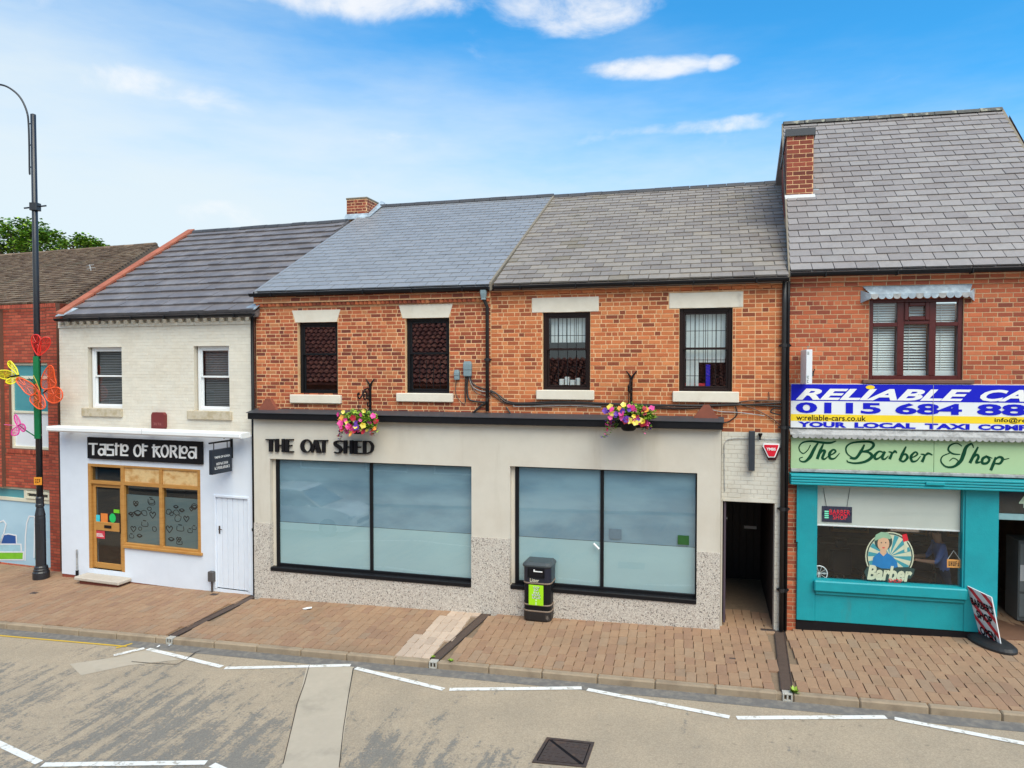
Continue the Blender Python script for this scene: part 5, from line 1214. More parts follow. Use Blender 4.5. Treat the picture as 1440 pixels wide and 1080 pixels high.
    part('shutter_guide', MB().box(F.p(1120, 720, v)[0], F.p(1123, 720, v)[0], v - .02, v - .001, F.p(1121, 762, v)[1], s0, .004), TEAL, h)
    # old ledge of painted lead between the signs
    l0, l1 = F.p(1275, 618, -.1)[1], F.p(1275, 607, -.02)[1]
    lg = part('lead_ledge', MB().slab([V((u0 + .02, -.15, l0 + .05)), V((u1, -.15, l0 + .05)), V((u1, 0, l1 + .02)), V((u0 + .02, 0, l1 + .02))], (0, 0, .015)), LEADW, h)
    n = int((u1 - u0) / .10)
    for k in range(n):
        uc = u0 + .05 + (k + .5) * .10; pts = [(uc - .05, l0 + .06)] + [(uc + .05 * cos(t), l0 + .03 + .04 * sin(t)) for t in [pi + pi * i / 6 for i in range(7)]] + [(uc + .05, l0 + .06)]
        part('scallop', MB().prism(pts, -.158, -.15), LEADW, lg)
    # doorway: dark lobby with the number over it
    d0, d1 = prr, F.p(1500, 780, v)[0]
    zt0, zt1 = F.p(1420, 730, .0)[1], F.p(1420, 724, .0)[1]
    part('transom_bar', MB().box(d0, d1, .02, .1, zt0 - .02, zt1 + .01, .006), mat('grey_teal_bar', (.25, .42, .45), .5), h)
    part('transom_pane', quad(d0, d1, zt1 + .01, s0, .06), GLASS_D, h); q = MB(); text(q, '4', flat(*F.r(1433, 696, 1444, 714, .05), .05), offset=.02); part('house_number', q, mat('pale_green_print', (.55, .68, .5), .5), h)
    part('door_jamb', MB().box(d1, u1, v, .2, -.6, s0, .008), TEAL, h)
    g = F.ground(d0)
    q = MB(); room(q, u0 + .1, u1 - .05, g - .02, s0 + .05, .22, 3.6); part('interior', q, ROOM2, h)
    part('shop_floor', MB().box(d0, d1, -.05, 3.5, g - .06, g + .03), mat('brown_floor', (.16, .085, .055), .6, nscale=3, namt=.15), h)
    return a, e, zr1, zbl, v, prr, d1, g
BARB = barber_house()
# ------------------------------------------------------------------ signs and fittings on the white house
def marks(m, f, n, h=.5):
    """illegible small print: short upright and level ticks"""
    for k in range(n):
        a, b = (k + .12) / n, (k + .82) / n
        for (s0, s1, t0, t1) in random.sample([(a, a + .25 / n, 0, 1), (a, b, .8, 1), (b - .25 / n, b, 0, 1), (a, b, 0, .2), (a, b, .4, .6)], 3):
            m.add_q(f(s0, t0), f(s1, t0), f(s1, t1), f(s0, t1))
    return m
F = FW
u0, u1 = F.p(68, 607, -.45)[0], F.p(340, 607, -.45)[0]; z0, z1 = F.p(200, 612, -.5)[1], F.p(200, 604, -.5)[1]
zl = F.p(110, 607, -.5)[1]
aw = thing('awning_cassette', 'long white folded awning cassette over the black restaurant sign', 'awning', F, ((u0 + u1) / 2, 0, z0))
part('cassette', MB().box(u0, u1, -.50, -.18, z0, z1, .03), WHITE2, aw); part('end_cap', MB().box(u0 - .02, u0, -.49, -.19, z0 + .005, z1 - .005, .005), WHITE, aw); part('end_cap', MB().box(u1, u1 + .02, -.49, -.19, z0 + .005, z1 - .005, .005), WHITE, aw)
for k in range(5): x = u0 + .3 + k * (u1 - u0 - .6) / 4; part('wall_bracket', MB().box(x - .02, x + .02, -.18, -.03, z0 + .03, z1 - .02, .004), BLACK, aw)
tl = part('seam', MB().box((u0 + u1) / 2 + .1, (u0 + u1) / 2 + .106, -.502, -.18, z0 + .02, z1 + .002), LEADW, aw)
r = F.r(122.5, 614, 283.5, 653, -.10); r = (*r[:2], F.p(203, 649, -.10)[1], F.p(203, 618, -.10)[1])
sg = thing('restaurant_sign', 'black box sign reading TASTE OF KOREA in white block letters', 'sign', F, ((r[0] + r[1]) / 2, -.10, r[2]))
part('board', MB().box(r[0], r[1], -.10, -.03, r[2], r[3], .008), BLACKM, sg)
f = lambda x, y: F.p(x / 6.26 + 110, y / 6.26 + 600, -.11)
def oval(cx, cy, rx, ry, n=14): return [(cx + rx * cos(2 * pi * k / n + .6), cy + ry * sin(2 * pi * k / n + .6)) for k in range(n + 1)]
KO = [[[(92, 150), (170, 152)], [(132, 152), (132, 250)]],
      [[(190, 158), (238, 158), (238, 252)], oval(205, 222, 24, 27)],
      [[(310, 160), (258, 160), (258, 200), (308, 204), (308, 250), (250, 250)]],
      [[(335, 143), (335, 252)], [(322, 168), (362, 168)]],
      [[(378, 150), (378, 250), (438, 252)], oval(412, 190, 24, 27)],
      [oval(522, 212, 29, 48)], [[(570, 150), (570, 266)], [(562, 172), (612, 172)], [(570, 208), (602, 208)]],
      [[(666, 155), (666, 270)], [(650, 182), (722, 178)], [(700, 182), (684, 215), (722, 270)]],
      [oval(762, 216, 29, 50)], [[(815, 272), (815, 170), (850, 172), (862, 192), (850, 216), (815, 216)], [(836, 218), (870, 274)]],
      [[(895, 165), (895, 272), (948, 274)], oval(934, 206, 24, 28)],
      [[(982, 182), (1036, 184), (1036, 282)], oval(1000, 248, 26, 28)]]
for L_ in KO:
    m = MB()
    for i, st in enumerate(L_): m.strokes(st, 15, -.116 - .002 * i, -.098, f, smooth=False)
    part('letter', m, PRINTW, sg)
# little hanging sign on a wall bracket
ub = F.p(326.5, 630, -.02)[0]; zt = F.p(326, 615, -.02)[1]; zb_ = F.p(326, 644, -.02)[1]
hs = thing('hanging_sign', 'small dark double sided board hanging from a black wall bracket', 'hanging sign', F, (ub, 0, zb_))
m = MB().box(ub - .035, ub + .035, -.05, -.03, zb_, zt, .006); part('wall_plate', m, BLACK, hs)
za = F.p(312, 621, -.35)[1]
part('arm', MB().box(ub - .018, ub + .018, -.74, -.05, za - .018, za + .018, .004), BLACK, hs)
part('scroll', MB().tube([(ub, -.06, za + .16), (ub, -.18, za + .13), (ub, -.28, za + .06), (ub, -.33, za + .1), (ub, -.29, za + .15), (ub, -.24, za + .11)], .010, 6), BLACK, hs)
zc0, zc1 = F.p(312, 665, -.38)[1], F.p(312, 631, -.38)[1]
bd = part('board', MB().box(ub - .045, ub + .045, -.70, -.08, zc0, zc1, .006), mat('navy_board', (.014, .02, .032), .4), hs)
for x in (-.60, -.18): part('hanger', MB().tube([(ub, x, zc1 - .01), (ub, x, za)], .010, 6), BLACK, hs)
fs = lambda a, b: (lambda s, t: (ub + .047, -.665 + .54 * (a[0] + (b[0] - a[0]) * s), zc0 + (zc1 - zc0) * (a[1] + (b[1] - a[1]) * t)))
m = MB(); text(m, 'TASTE OF KOREA', fs((.06, .64), (.96, .73)), offset=.03); marks(m, fs((.16, .36), (.84, .46)), 8); marks(m, fs((.06, .19), (.94, .30)), 10)
part('lettering', m, PRINTW, bd)
r = F.r(213, 580, 231, 604, -.09)
ab = thing('alarm_box', 'dark red alarm box on the cream wall above the awning', 'alarm box', F, ((r[0] + r[1]) / 2, 0, r[2]))
part('case', MB().prism([(r[0], r[2] + .03), (r[0] + .05, r[2]), (r[1] - .04, r[2]), (r[1], r[2] + .05), (r[1], r[3] - .05), (r[1] - .05, r[3]), (r[0] + .04, r[3]), (r[0], r[3] - .06)], -.10, -.002), DKRED, ab)
m = MB(); marks(m, flat(r[0] + .06, r[1] - .06, r[2] + .1, r[2] + .16, -.102), 4); part('faded_print', m, mat('faded_red', (.3, .1, .09), .6), ab, kind='stuff')
r = F.r(292.5, 804, 300, 818, -.12); mt = thing('meter_box', 'small dark box with a stub pipe by the foot of the pale side door', 'meter box', F, ((r[0] + r[1]) / 2, -.1, F.ground(r[0], -.1)))
part('case', MB().box(r[0], r[1], -.14, -.03, r[2], r[3], .012), mat('dark_grey_box', (.08, .075, .075), .6), mt); um = (r[0] + r[1]) / 2; part('pipe', MB().tube([(um, -.08, r[2]), (um, -.08, F.ground(um, -.1))], .022, 8), IRON, mt)
up = F.p(108, 780, -.06)[0]; m = MB().tube([(up, -.06, F.p(108, 773, -.06)[1]), (up, -.06, F.ground(up) + .2)], .020, 8); vp = thing('vent_pipe', 'thin pale pipe up the foot of the wall left of the wooden door', 'pipe', F, (up, -.06, F.ground(up)))
part('pipe', m, LEADW, vp); part('shoe', MB().tube([(up, -.06, F.ground(up) + .2), (up, -.06, F.ground(up) - .0)], .034, 8), BLACK, vp)
r = F.r(115, 807, 177, 817, -.2); zz = F.ground((r[0] + r[1]) / 2, -.2)
stp = thing('door_step', 'pale stone doorstep below the wooden restaurant door', 'step', F, ((r[0] + r[1]) / 2, -.2, zz)); part('slab', MB().box(r[0], r[1], -.42, -.03, zz + .07, zz + .16, .02), mat('pale_stone', (.50, .45, .39), .85, nscale=6, namt=.1, bump=.004), stp)
part('riser', MB().box(r[0] + .12, r[1] - .1, -.36, -.04, zz - .1, zz + .07), BR_DK, stp)

# ------------------------------------------------------------------ fittings on the brick houses
F = FO
def cabinet(x0, y0, x1, y1, lb, group='grey junction boxes on the brick'):
    r = F.r(x0, y0, x1, y1, -.06); t = thing('junction_box', lb, 'junction box', F, ((r[0] + r[1]) / 2, 0, r[2]), group)
    zm = r[2] + (r[3] - r[2]) * .42
    part('case', MB().rr(r[1] - r[0], .09, .02, [(r[2], .92), (r[2] + .02, 1), (zm, 1)], c=((r[0] + r[1]) / 2, -.055, 0)), GREYBOX, t)
    part('cover', MB().rr(r[1] - r[0], .10, .02, [(zm + .006, 1.04), (r[3] - .06, 1.04), (r[3], .8)], c=((r[0] + r[1]) / 2, -.055, 0)), GREYBOX, t)
cabinet(639, 520, 646, 534, 'smaller grey junction box, left of the pair by the downpipe'); cabinet(652, 508, 663, 529, 'larger grey domed junction box, right of the pair by the downpipe')
def cables(lb, runs, at):
    t = thing('cable_run', lb, 'cables', F, F.P(*at, -.03), 'cables along the brick fronts')
    for pts, r, m, vv in runs:
        P = [F.P(x + random.uniform(-.4, .4), y + random.uniform(-.4, .4), vv - .012 * random.random()) for x, y in pts]
        Q = []
        for i in range(len(P) - 1):
            p0, p1, p2, p3 = P[max(i - 1, 0)], P[i], P[i + 1], P[min(i + 2, len(P) - 1)]
            for k in range(5):
                s = k / 5; q = .5 * ((2 * p1) + (p2 - p0) * s + (2 * p0 - 5 * p1 + 4 * p2 - p3) * s * s + (3 * p1 - p0 - 3 * p2 + p3) * s ** 3); Q.append(q)
        Q.append(P[-1]); part('cable', MB().tube(Q, r, 5), m, t)
cables('tangle of black cables dropping from the grey junction boxes to the downpipe', [
    ([(658, 529), (657, 545), (659, 560), (668, 564), (684, 566)], .020, CABLE, -.04), ([(661, 529), (664, 538), (672, 544), (684, 548), (692, 552)], .016, CABLE, -.035),
    ([(660, 529), (664, 543), (676, 550), (690, 551)], .010, LEADW, -.03), ([(655, 529), (654, 548), (655, 566)], .014, CABLE, -.03), ([(642, 534), (641, 552), (646, 563), (654, 569)], .009, CABLE_B, -.03),
    ([(684, 566), (676, 571), (668, 578), (661, 584)], .022, CABLE, -.045), ([(662, 540), (670, 552), (680, 556), (690, 560)], .012, CABLE_B, -.05)], (660, 530))
cables('long bundle of cables running under the sills to the right downpipe', [
    ([(690, 549), (698, 553), (706, 562), (716, 567), (740, 568), (790, 566), (850, 568), (905, 570), (950, 570), (985, 570), (1040, 569), (1098, 571)], .018, CABLE, -.04),
    ([(690, 553), (700, 560), (712, 568), (740, 570), (800, 568.5), (860, 571), (920, 572), (985, 573), (1030, 567), (1060, 563), (1098, 564)], .014, CABLE_B, -.03),
    ([(690, 551), (702, 556), (714, 564), (735, 566.5), (790, 564.5), (860, 567), (930, 569), (1000, 571), (1098, 567)], .012, CABLE, -.05),
    ([(718, 568), (760, 571), (830, 569), (900, 573), (960, 575), (1000, 572), (1050, 569), (1098, 566)], .010, CABLE, -.03),
    ([(725, 567), (722, 571), (735, 572), (800, 570), (845, 572)], .008, LEADW, -.035),
    ([(712, 572), (716, 578), (720, 584)], .016, CABLE, -.04), ([(990, 572), (1010, 578), (1040, 580), (1075, 585)], .009, LEADW, -.03), ([(1040, 569), (1060, 575), (1085, 588), (1099, 600)], .010, CABLE_B, -.03),
    ([(1081, 551), (1081, 561), (1074, 563), (1060, 565)], .008, CABLE_B, -.02), ([(1034, 572), (1036, 583), (1026, 592), (1016, 596), (1014, 605), (1014, 640)], .012, CABLE, -.03),
    ([(1098, 575), (1088, 574), (1084, 580), (1098, 584)], .014, CABLE, -.05)], (850, 570))
cables('thin grey cable looping over the white wall above the passage', [([(1019, 690), (1018, 640), (1020, 622), (1030, 617), (1053, 617), (1075, 618), (1098, 618)], .009, LEADW, -.012)], (1019, 690))
q = F.r(1053, 606, 1061.5, 662, -.1); lt = thing('wall_light', 'tall slim dark up and down light on the white passage wall', 'wall light', F, ((q[0] + q[1]) / 2, 0, q[2]))
part('housing', MB().box(q[0], q[1], -.13, -.03, q[2], q[3], .008), mat('anthracite', (.035, .04, .05), .35), lt); part('back_plate', MB().box(q[0] + .02, q[1] - .02, -.03, .0, q[2] + .1, q[3] - .1), BLACK, lt)
q = F.r(1066, 610, 1072, 617, -.06); um = (q[0] + q[1]) / 2; cm = thing('camera_bracket', 'small black cone fitting left of the red alarm box', 'wall fitting', F, (um, 0, q[2])); part('cone', MB().lathe((um, -.06, q[2]), [(.012, -.02), (.018, .03), (.042, q[3] - q[2]), (.03, q[3] - q[2] + .01)], 12), BLACKM, cm); part('arm', MB().tube([(um, -.05, q[2] + .04), (um, 0, q[2] + .04)], .012, 6), BLACKM, cm)
def red_alarm():
    c = lambda x, y, v: F.p(1050 + x / 18, 600 + y / 18, v)
    t = thing('alarm_box', 'bright red tapered alarm box reading YMBS beside the downpipes', 'alarm box', F, F.P(1085, 645, -.08))
    P = [c(*p, -.10) for p in ((425, 425), (830, 435), (825, 510), (715, 775), (545, 775), (410, 500))]
    part('back', MB().prism([c(*p, -.03) for p in ((395, 520), (860, 530), (735, 850), (545, 845))], -.06, 0), mat('black_red', (.05, .008, .01), .5), t)
    part('border', MB().prism(P, -.115, -.05), WHITE2, t)
    part('face', MB().prism([c(*p, -.10) for p in ((445, 455), (800, 460), (795, 510), (700, 750), (560, 750), (440, 500))], -.122, -.10), mat('alarm_red', (.62, .012, .03), .3), t)
    m = MB(); a, b = c(500, 600, -.12), c(735, 535, -.12); text(m, 'YMBS', flat(a[0], b[0], a[1], b[1], -.124), offset=.03); part('lettering', m, PRINTW, t)
red_alarm()

# ------------------------------------------------------------------ flower baskets
def basket(px, ytop, ybot, cx, cy, lbB, lbK, seed, spread_x, pot_low):
    random.seed(seed)
    u = F.p(px, (ytop + ybot) / 2, -.02)[0]; zt, zb = F.p(px, ytop, -.02)[1], F.p(px, ybot, -.02)[1]
    b = thing('basket_bracket', lbB, 'bracket', F, (u, 0, zb), 'scrolled iron basket brackets')
    part('upright', MB().box(u - .022, u + .022, -.045, -.012, zb, zt - .13, .005), BLACK, b)
    for s_ in (-1, 1): part('leaf_finial', MB().tube([(u, -.03, zt - .18), (u + s_ * .03, -.035, zt - .10), (u + s_ * .10, -.04, zt - .01)], [.022, .02, .009], 7), BLACK, b)
    def sp(c, r0, r1, a0, a1, rr=.015, n=18): part('scroll', MB().tube([(u, c[0] + (r0 + (r1 - r0) * k / n) * cos(a0 + (a1 - a0) * k / n), c[1] + (r0 + (r1 - r0) * k / n) * sin(a0 + (a1 - a0) * k / n)) for k in range(n + 1)], rr, 6), BLACK, b)
    zm = (zt + zb) / 2
    part('arm', MB().tube([(u, -.04, zm + .10), (u, -.14, zm + .16), (u, -.28, zm + .14), (u, -.40, zm + .02), (u, -.50, zm - .04), (u, -.58, zm - .02), (u, -.60, zm + .06), (u, -.55, zm + .08), (u, -.53, zm + .04)], .017, 7), BLACK, b)
    sp((-.28, zm), .12, .03, pi * .9, -pi * 1.6); sp((-.13, zm - .02), .08, .02, 0, pi * 2.6); sp((-.12, zm - .16), .09, .03, pi * .4, -pi * 1.3)
    k = thing('flower_basket', lbK, 'hanging basket', F, (u, -.56, F.p(cx, cy, -.56)[1]), 'hanging baskets of mixed flowers')
    c = V((u, -.56, F.p(cx, cy, -.56)[1]))
    part('chain', MB().tube([(u, -.55, zm - .03), c + V((0, 0, .05))], .006, 5), BLACK, k)
    part('bowl', MB().lathe(c + V((0, 0, -.26)), [(.09, 0), (.13, .03), (.17, .22), (.185, .26), (.15, .26)], 18), BLACKM, k, smooth=True)
    lv = {0: MB(), 1: MB()}; fl = [MB() for _ in range(5)]
    def leaf(m, p, s):
        a, e = random.uniform(0, 2 * pi), random.uniform(-.6, 1.0); d = V((cos(a) * cos(e), sin(a) * cos(e), sin(e))); w = V((-sin(a), cos(a), random.uniform(-.5, .5))).normalized() * s * .38
        m.add([p, p + d * s * .5 + w, p + d * s, p + d * s * .5 - w], [(0, 1, 2, 3)])
    for i in range(1500):
        a = random.uniform(0, 2 * pi); rr_ = random.random() ** .5; e = random.uniform(-.9 if seed == 5 else -.3, 1)
        p = c + V(((.0 if seed == 5 else .08) + cos(a) * rr_ * .40 * spread_x, sin(a) * rr_ * .28, .0 + e * .23 * (1.15 - rr_ * .6)))
        leaf(lv[random.random() < .55], p, random.uniform(.04, .085))
    for s_, L_ in ((-.36, .34), (-.30, .22), (.30, .24), (.34, .16), (-.22, .18)):
        for i in range(34):
            t = random.random(); p = c + V((s_ * spread_x + random.uniform(-.05, .05) + s_ * .15 * t, -.05 + random.uniform(-.08, .08), -.05 - L_ * t)); leaf(lv[random.random() < .3], p, random.uniform(.03, .06))
            if random.random() < .16: 
                q = fl[random.choice((0, 1, 4))]
                for kk in range(3): leaf(q, p + V((0, -.03, 0)), .055)
    for i in range(44):
        a = random.uniform(0, 2 * pi); rr_ = random.random() ** .5; z = random.uniform(-.26 if seed == 5 else -.14, .27)
        p = c + V((cos(a) * rr_ * .43 * spread_x, -abs(sin(a)) * .27 - .06, z * (1.1 - rr_ * .5))); ci = random.choice((0, 0, 0, 1, 2, 2, 3, 4) if seed == 5 else (0, 0, 1, 1, 2, 2, 2, 4, 3))
        nrm = V((random.uniform(-.6, .6), -1, random.uniform(-.2, .8))).normalized(); ax = nrm.cross(V((0, 0, 1))).normalized(); ay = ax.cross(nrm); s = random.uniform(.04, .075)
        for kk in range(5):
            t = 2 * pi * kk / 5; d = ax * cos(t) + ay * sin(t); w = ax * -sin(t) + ay * cos(t)
            fl[ci].add([p, p + d * s * .6 + w * s * .5 + nrm * .008, p + d * s + nrm * .015, p + d * s * .6 - w * s * .5 + nrm * .008], [(0, 1, 2, 3)])
    part('foliage', lv[0], LEAF_D, k, kind='stuff'); part('lime_foliage', lv[1], LEAF_Y, k, kind='stuff')
    for m, mm, nm in zip(fl, (PINK, PURPLE, PYEL, PORG, PRED), ('pink_flowers', 'purple_flowers', 'yellow_flowers', 'orange_flowers', 'red_flowers')):
        if m.v: part(nm, m, mm, k, kind='stuff')
basket(521, 532, 581, 498, 592, 'black scrolled wall bracket carrying the flower basket over the dark letters', 'flower basket above the end of the dark letters, mostly pink and yellow blooms', 5, 1.0, 0)
basket(888, 521, 572, 881, 586, 'black scrolled wall bracket between the two right sash windows', 'flower basket with a black pot and purple blooms, over the right shop window', 9, 1.0, 0)
random.seed(21)

# ------------------------------------------------------------------ litter bin
def bin_():
    g = gp(759, 868); g = V((g.x, g.y, g.z))
    M_ = Matrix.Translation(g) @ Matrix.Rotation(-TH - .02, 4, 'Z')
    class Fx: pass
    fx = Fx(); fx.M = M_
    t = thing('litter_bin', 'black litter bin with a lime green poster on its front', 'litter bin', fx, (0, 0, 0))
    w, d, r = .56, .52, .11
    GOLD = mat('worn_band', (.22, .16, .12), .6, nscale=9, namt=.2)
    part('base', MB().rr(w, d, r, [(0, .93), (.03, .98), (.16, 1.0), (.20, .99)]), BLACKP, t, smooth=False)
    part('body', MB().rr(w, d, r, [(.20, .97), (.72, .97), (.74, .985)]), BLACK, t)
    for z in (.19, .31, .735): part('band', MB().rr(w, d, r, [(z, 1.0), (z + .006, 1.02), (z + .022, 1.02), (z + .028, 1.0)]), GOLD, t)
    part('hood', MB().rr(w, d, r, [(.76, .985), (1.06, .985)]), mat('bin_navy', (.012, .014, .028), .35), t)
    part('lid', MB().rr(w, d, r * .8, [(1.06, 1.02), (1.075, 1.06), (1.10, 1.06), (1.145, .90), (1.15, .86)]), mat('bin_lid', (.045, .055, .062), .5, nscale=9, namt=.15), t)
    y = -d / 2 - .002
    op = part('opening', MB().box(-.165, .145, y - .006, y + .03, .87, 1.03, .01), BLACKM, t)
    part('opening_rim', MB().ring(-.18, .16, .855, 1.045, .016, y - .012, y + .01, .003), BLACK, t)
    part('crumpled_rubbish', MB().box(-.06, .12, y - .014, y - .006, .975, .995, .003).box(-.06, -.03, y - .014, y - .006, .995, 1.02, .003), PRINTW, t)
    m = MB(); text(m, 'Litter', flat(-.13, .05, .775, .845, y - .0065), offset=.015); part('lettering', m, mat('cream_print', (.66, .62, .48), .5), t)
    part('poster', MB().box(-.155, .135, y - .012, y + .02, .325, .715, .003), GREEN_L, t)
    m = MB()
    for k, (a, b, n) in enumerate(((-.07, .06, 4), (-.05, .04, 3), (-.06, .06, 3), (-.09, .08, 5), (-.085, .085, 5))): marks(m, flat(a, b, .655 - .05 * k, .692 - .05 * k, y - .0135), n)
    part('poster_print', m, PRINTW, t, kind='stuff'); m = MB()
    for k, (a, b, n) in enumerate(((-.07, .06, 4), (-.05, .04, 3), (-.06, .06, 3), (-.09, .08, 5), (-.085, .085, 5))): marks(m, flat(a + .004, b + .006, .65 - .05 * k, .687 - .05 * k, y - .0130), n)
    part('poster_shadow_print', m, INK, t, kind='stuff')
    part('poster_figure', MB().box(-.02, .005, y - .014, y - .0125, .33, .39).box(-.02, .01, y - .014, y - .0125, .41, .44), mat('pale_lime', (.6, .8, .4), .5), t)
bin_()

# ------------------------------------------------------------------ signs on the barber house
F = FB
def taxi_sign():
    uL, uR = F.p(1112, 572, -.06)[0], F.p(1500, 572, -.06)[0]
    za = lambda y: F.p(1180, y, -.06)[1]
    zt, zb = F.p(1275, 540.5, -.06)[1], F.p(1275, 604, -.06)[1]; H_ = zt - zb
    t = thing('taxi_sign', 'wide blue, white and yellow taxi firm sign with RELIABLE in white letters', 'sign', F, ((uL + uR) / 2, -.06, zb))
    part('board', MB().box(uL, uR, -.06, -.0, zb, zt, .004), WHITEP, t)
    b1, b2, b3 = zt - H_ * .385, zt - H_ * .69, zt - H_ * .845
    part('blue_band', quad(uL + .003, uR, b1, zt - .004, -.062), BLUEP, t); part('yellow_band', quad(uL + .003, uR, b3, b2, -.062), YELP, t)
    U = lambda px: F.p(px, 572, -.066)[0]
    words = [('RELIABLE', 1119, 1366, b1 + .02, zt - .085, PRINTW, .035, .35), ('CARS', 1378, 1505, b1 + .02, zt - .085, PRINTW, .035, .35)]
    for w, a, b, z0, z1, m_, of, sh in words:
        m = MB(); text(m, w, flat(U(a), U(b), z0, z1, -.066), offset=of, shear=sh); part('lettering', m, m_, t)
    m = MB(); disc(m, U(1223.5), zt - .055, -.068, .075, .035, 16); part('yellow_dot', m, YELP, t)
    for w, a, b in (('0115', 1119, 1239), ('684', 1259, 1353), ('88', 1374, 1444)):
        m = MB(); text(m, w, flat(U(a), U(b), b2 + .02, b1 - .025, -.066), offset=.035); part('lettering', m, BLUEP, t)
    m = MB(); text(m, 'w:reliable-cars.co.uk', flat(U(1120), U(1218), b3 + .012, b2 - .012, -.066), offset=.012); text(m, 'info@rel', flat(U(1399), U(1446), b3 + .012, b2 - .015, -.066), offset=.012); part('lettering', m, INK, t)
    for w, a, b in (('YOUR', 1122, 1191), ('LOCAL', 1202, 1288), ('TAXI', 1301, 1364), ('COMPANY', 1376, 1500)):
        m = MB(); text(m, w, flat(U(a), U(b), zb + .014, b3 - .010, -.066), offset=.05); part('lettering', m, BLUEP, t)
    for x in (1312,): part('panel_seam', MB().box(U(x), U(x) + .006, -.0685, -.05, zb, zt), LEADW, t)
taxi_sign()
def barber_sign():
    uL, uR = F.p(1112, 640, -.04)[0], F.p(1500, 640, -.04)[0]; zt, zb = F.p(1275, 618, -.04)[1], F.p(1275, 663, -.04)[1]
    t = thing('barber_sign', 'pale green sign reading The Barber Shop in dark green script', 'sign', F, ((uL + uR) / 2, -.04, zb))
    us = F.p(1313, 640, -.04)[0]
    part('panel', MB().box(uL, us - .003, -.05, -.0, zb, zt, .004), SAGE, t); part('panel', MB().box(us + .003, uR, -.05, -.0, zb, zt, .004), SAGE, t)
    part('bottom_trim', MB().box(uL, uR, -.075, -.0, zb - .06, zb, .01), LEADW, t)
    f = lambda x, y: F.p(x / 4.3 + 1105, y / 4.3 + 600, -.056)
    S = [[[(88, 152, 4), (80, 125, 5), (100, 98, 6), (150, 88, 8), (220, 96, 10), (270, 98, 9), (306, 86, 4)], [(196, 98, 6), (172, 135, 13), (148, 182, 15), (118, 210, 9), (90, 208, 5), (84, 192, 4), (104, 184, 3)], [(88, 150, 4), (108, 162, 4), (134, 140, 4), (150, 110, 4)]],
         [[(228, 104, 6), (207, 150, 13), (190, 196, 12)], [(198, 176, 5), (222, 146, 8), (236, 150, 12), (222, 188, 11), (236, 196, 7), (258, 178, 3)]],
         [[(258, 176, 4), (284, 166, 6), (302, 150, 8), (288, 139, 7), (266, 160, 12), (268, 190, 11), (296, 192, 6), (326, 160, 3)]],
         [[(440, 182, 3), (404, 186, 4), (370, 160, 6), (366, 124, 7), (396, 100, 7), (450, 92, 8), (512, 92, 9), (532, 112, 12), (506, 140, 9), (452, 152, 5)], [(452, 152, 5), (500, 155, 9), (522, 180, 14), (484, 210, 11), (424, 221, 8), (378, 214, 6), (370, 202, 3)], [(476, 108, 6), (456, 148, 13), (424, 190, 11), (388, 190, 5)]],
         [[(592, 157, 5), (564, 150, 8), (538, 176, 13), (546, 196, 10), (572, 184, 6), (594, 156, 5)], [(600, 150, 11), (584, 186, 12), (598, 197, 7), (622, 176, 3)]],
         [[(622, 152, 4), (642, 160, 9), (628, 196, 13)], [(638, 170, 5), (660, 149, 10), (672, 160, 6)]],
         [[(728, 120, 6), (706, 165, 13), (690, 204, 12)], [(688, 202, 8), (714, 210, 8), (736, 186, 12), (724, 166, 8), (698, 180, 4)]],
         [[(748, 192, 4), (780, 180, 6), (797, 165, 8), (782, 154, 7), (758, 180, 12), (765, 209, 10), (792, 206, 6), (816, 178, 3)]],
         [[(816, 166, 4), (840, 174, 9), (824, 214, 13)], [(834, 186, 5), (860, 162, 10), (888, 172, 4)]],
         [[(1066, 118, 4), (1034, 100, 5), (994, 114, 7), (984, 142, 8), (1012, 164, 7), (1056, 168, 4)], [(1136, 128, 4), (1124, 104, 7), (1092, 124, 13), (1076, 166, 17), (1058, 208, 15), (1018, 241, 10), (970, 242, 7), (940, 212, 6), (948, 180, 5), (992, 160, 4)], [(990, 208, 3), (1014, 190, 4), (1042, 206, 4), (1030, 226, 3)]],
         [[(1164, 122, 6), (1138, 172, 13), (1114, 220, 13)], [(1124, 198, 5), (1154, 170, 9), (1166, 184, 11), (1154, 216, 11), (1184, 212, 4)]],
         [[(1218, 178, 9), (1192, 194, 12), (1190, 220, 11), (1216, 221, 10), (1232, 200, 10), (1218, 180, 7), (1250, 192, 3)]],
         [[(1270, 184, 7), (1256, 226, 13), (1240, 264, 12)], [(1260, 206, 5), (1290, 184, 9), (1312, 194, 12), (1296, 222, 10), (1264, 222, 5)], [(1312, 200, 5), (1352, 192, 3)]]]
    for L_ in S:
        m = MB()
        for i, st in enumerate(L_): m.strokes([(x, y) for x, y, w in st], [w * 1.45 for x, y, w in st], -.0545 - .0006 * i, -.050, f)
        part('letter', m, DKGREEN, t)
barber_sign()
r = F.r(1122, 492, 1130.5, 540, -.35); um = r[1]
t = thing('projecting_sign', 'narrow white projecting sign seen edge on beside the maroon window', 'sign', F, (um, -.35, r[2])); zz = F.p(1126, 540, -.35)[1], F.p(1126, 492, -.35)[1]
ue = F.p(1130, 516, 0)[0]
part('box', MB().box(ue - .07, ue + .03, -.62, -.10, *zz, .006), WHITEP, t); part('bracket', MB().tube([(ue - .02, -.10, zz[0] + .3), (ue - .02, 0, zz[0] + .3)], .014, 6), BLACK, t); m = MB()
for k, (z, n) in enumerate(((.62, 2), (.52, 2), (.10, 2), (.03, 1))): marks(m, flat(ue - .06, ue - .02, zz[0] + z, zz[0] + z + .05, -.623), n)
part('print', m, mat('grey_print', (.2, .24, .22), .5), t, kind='stuff')
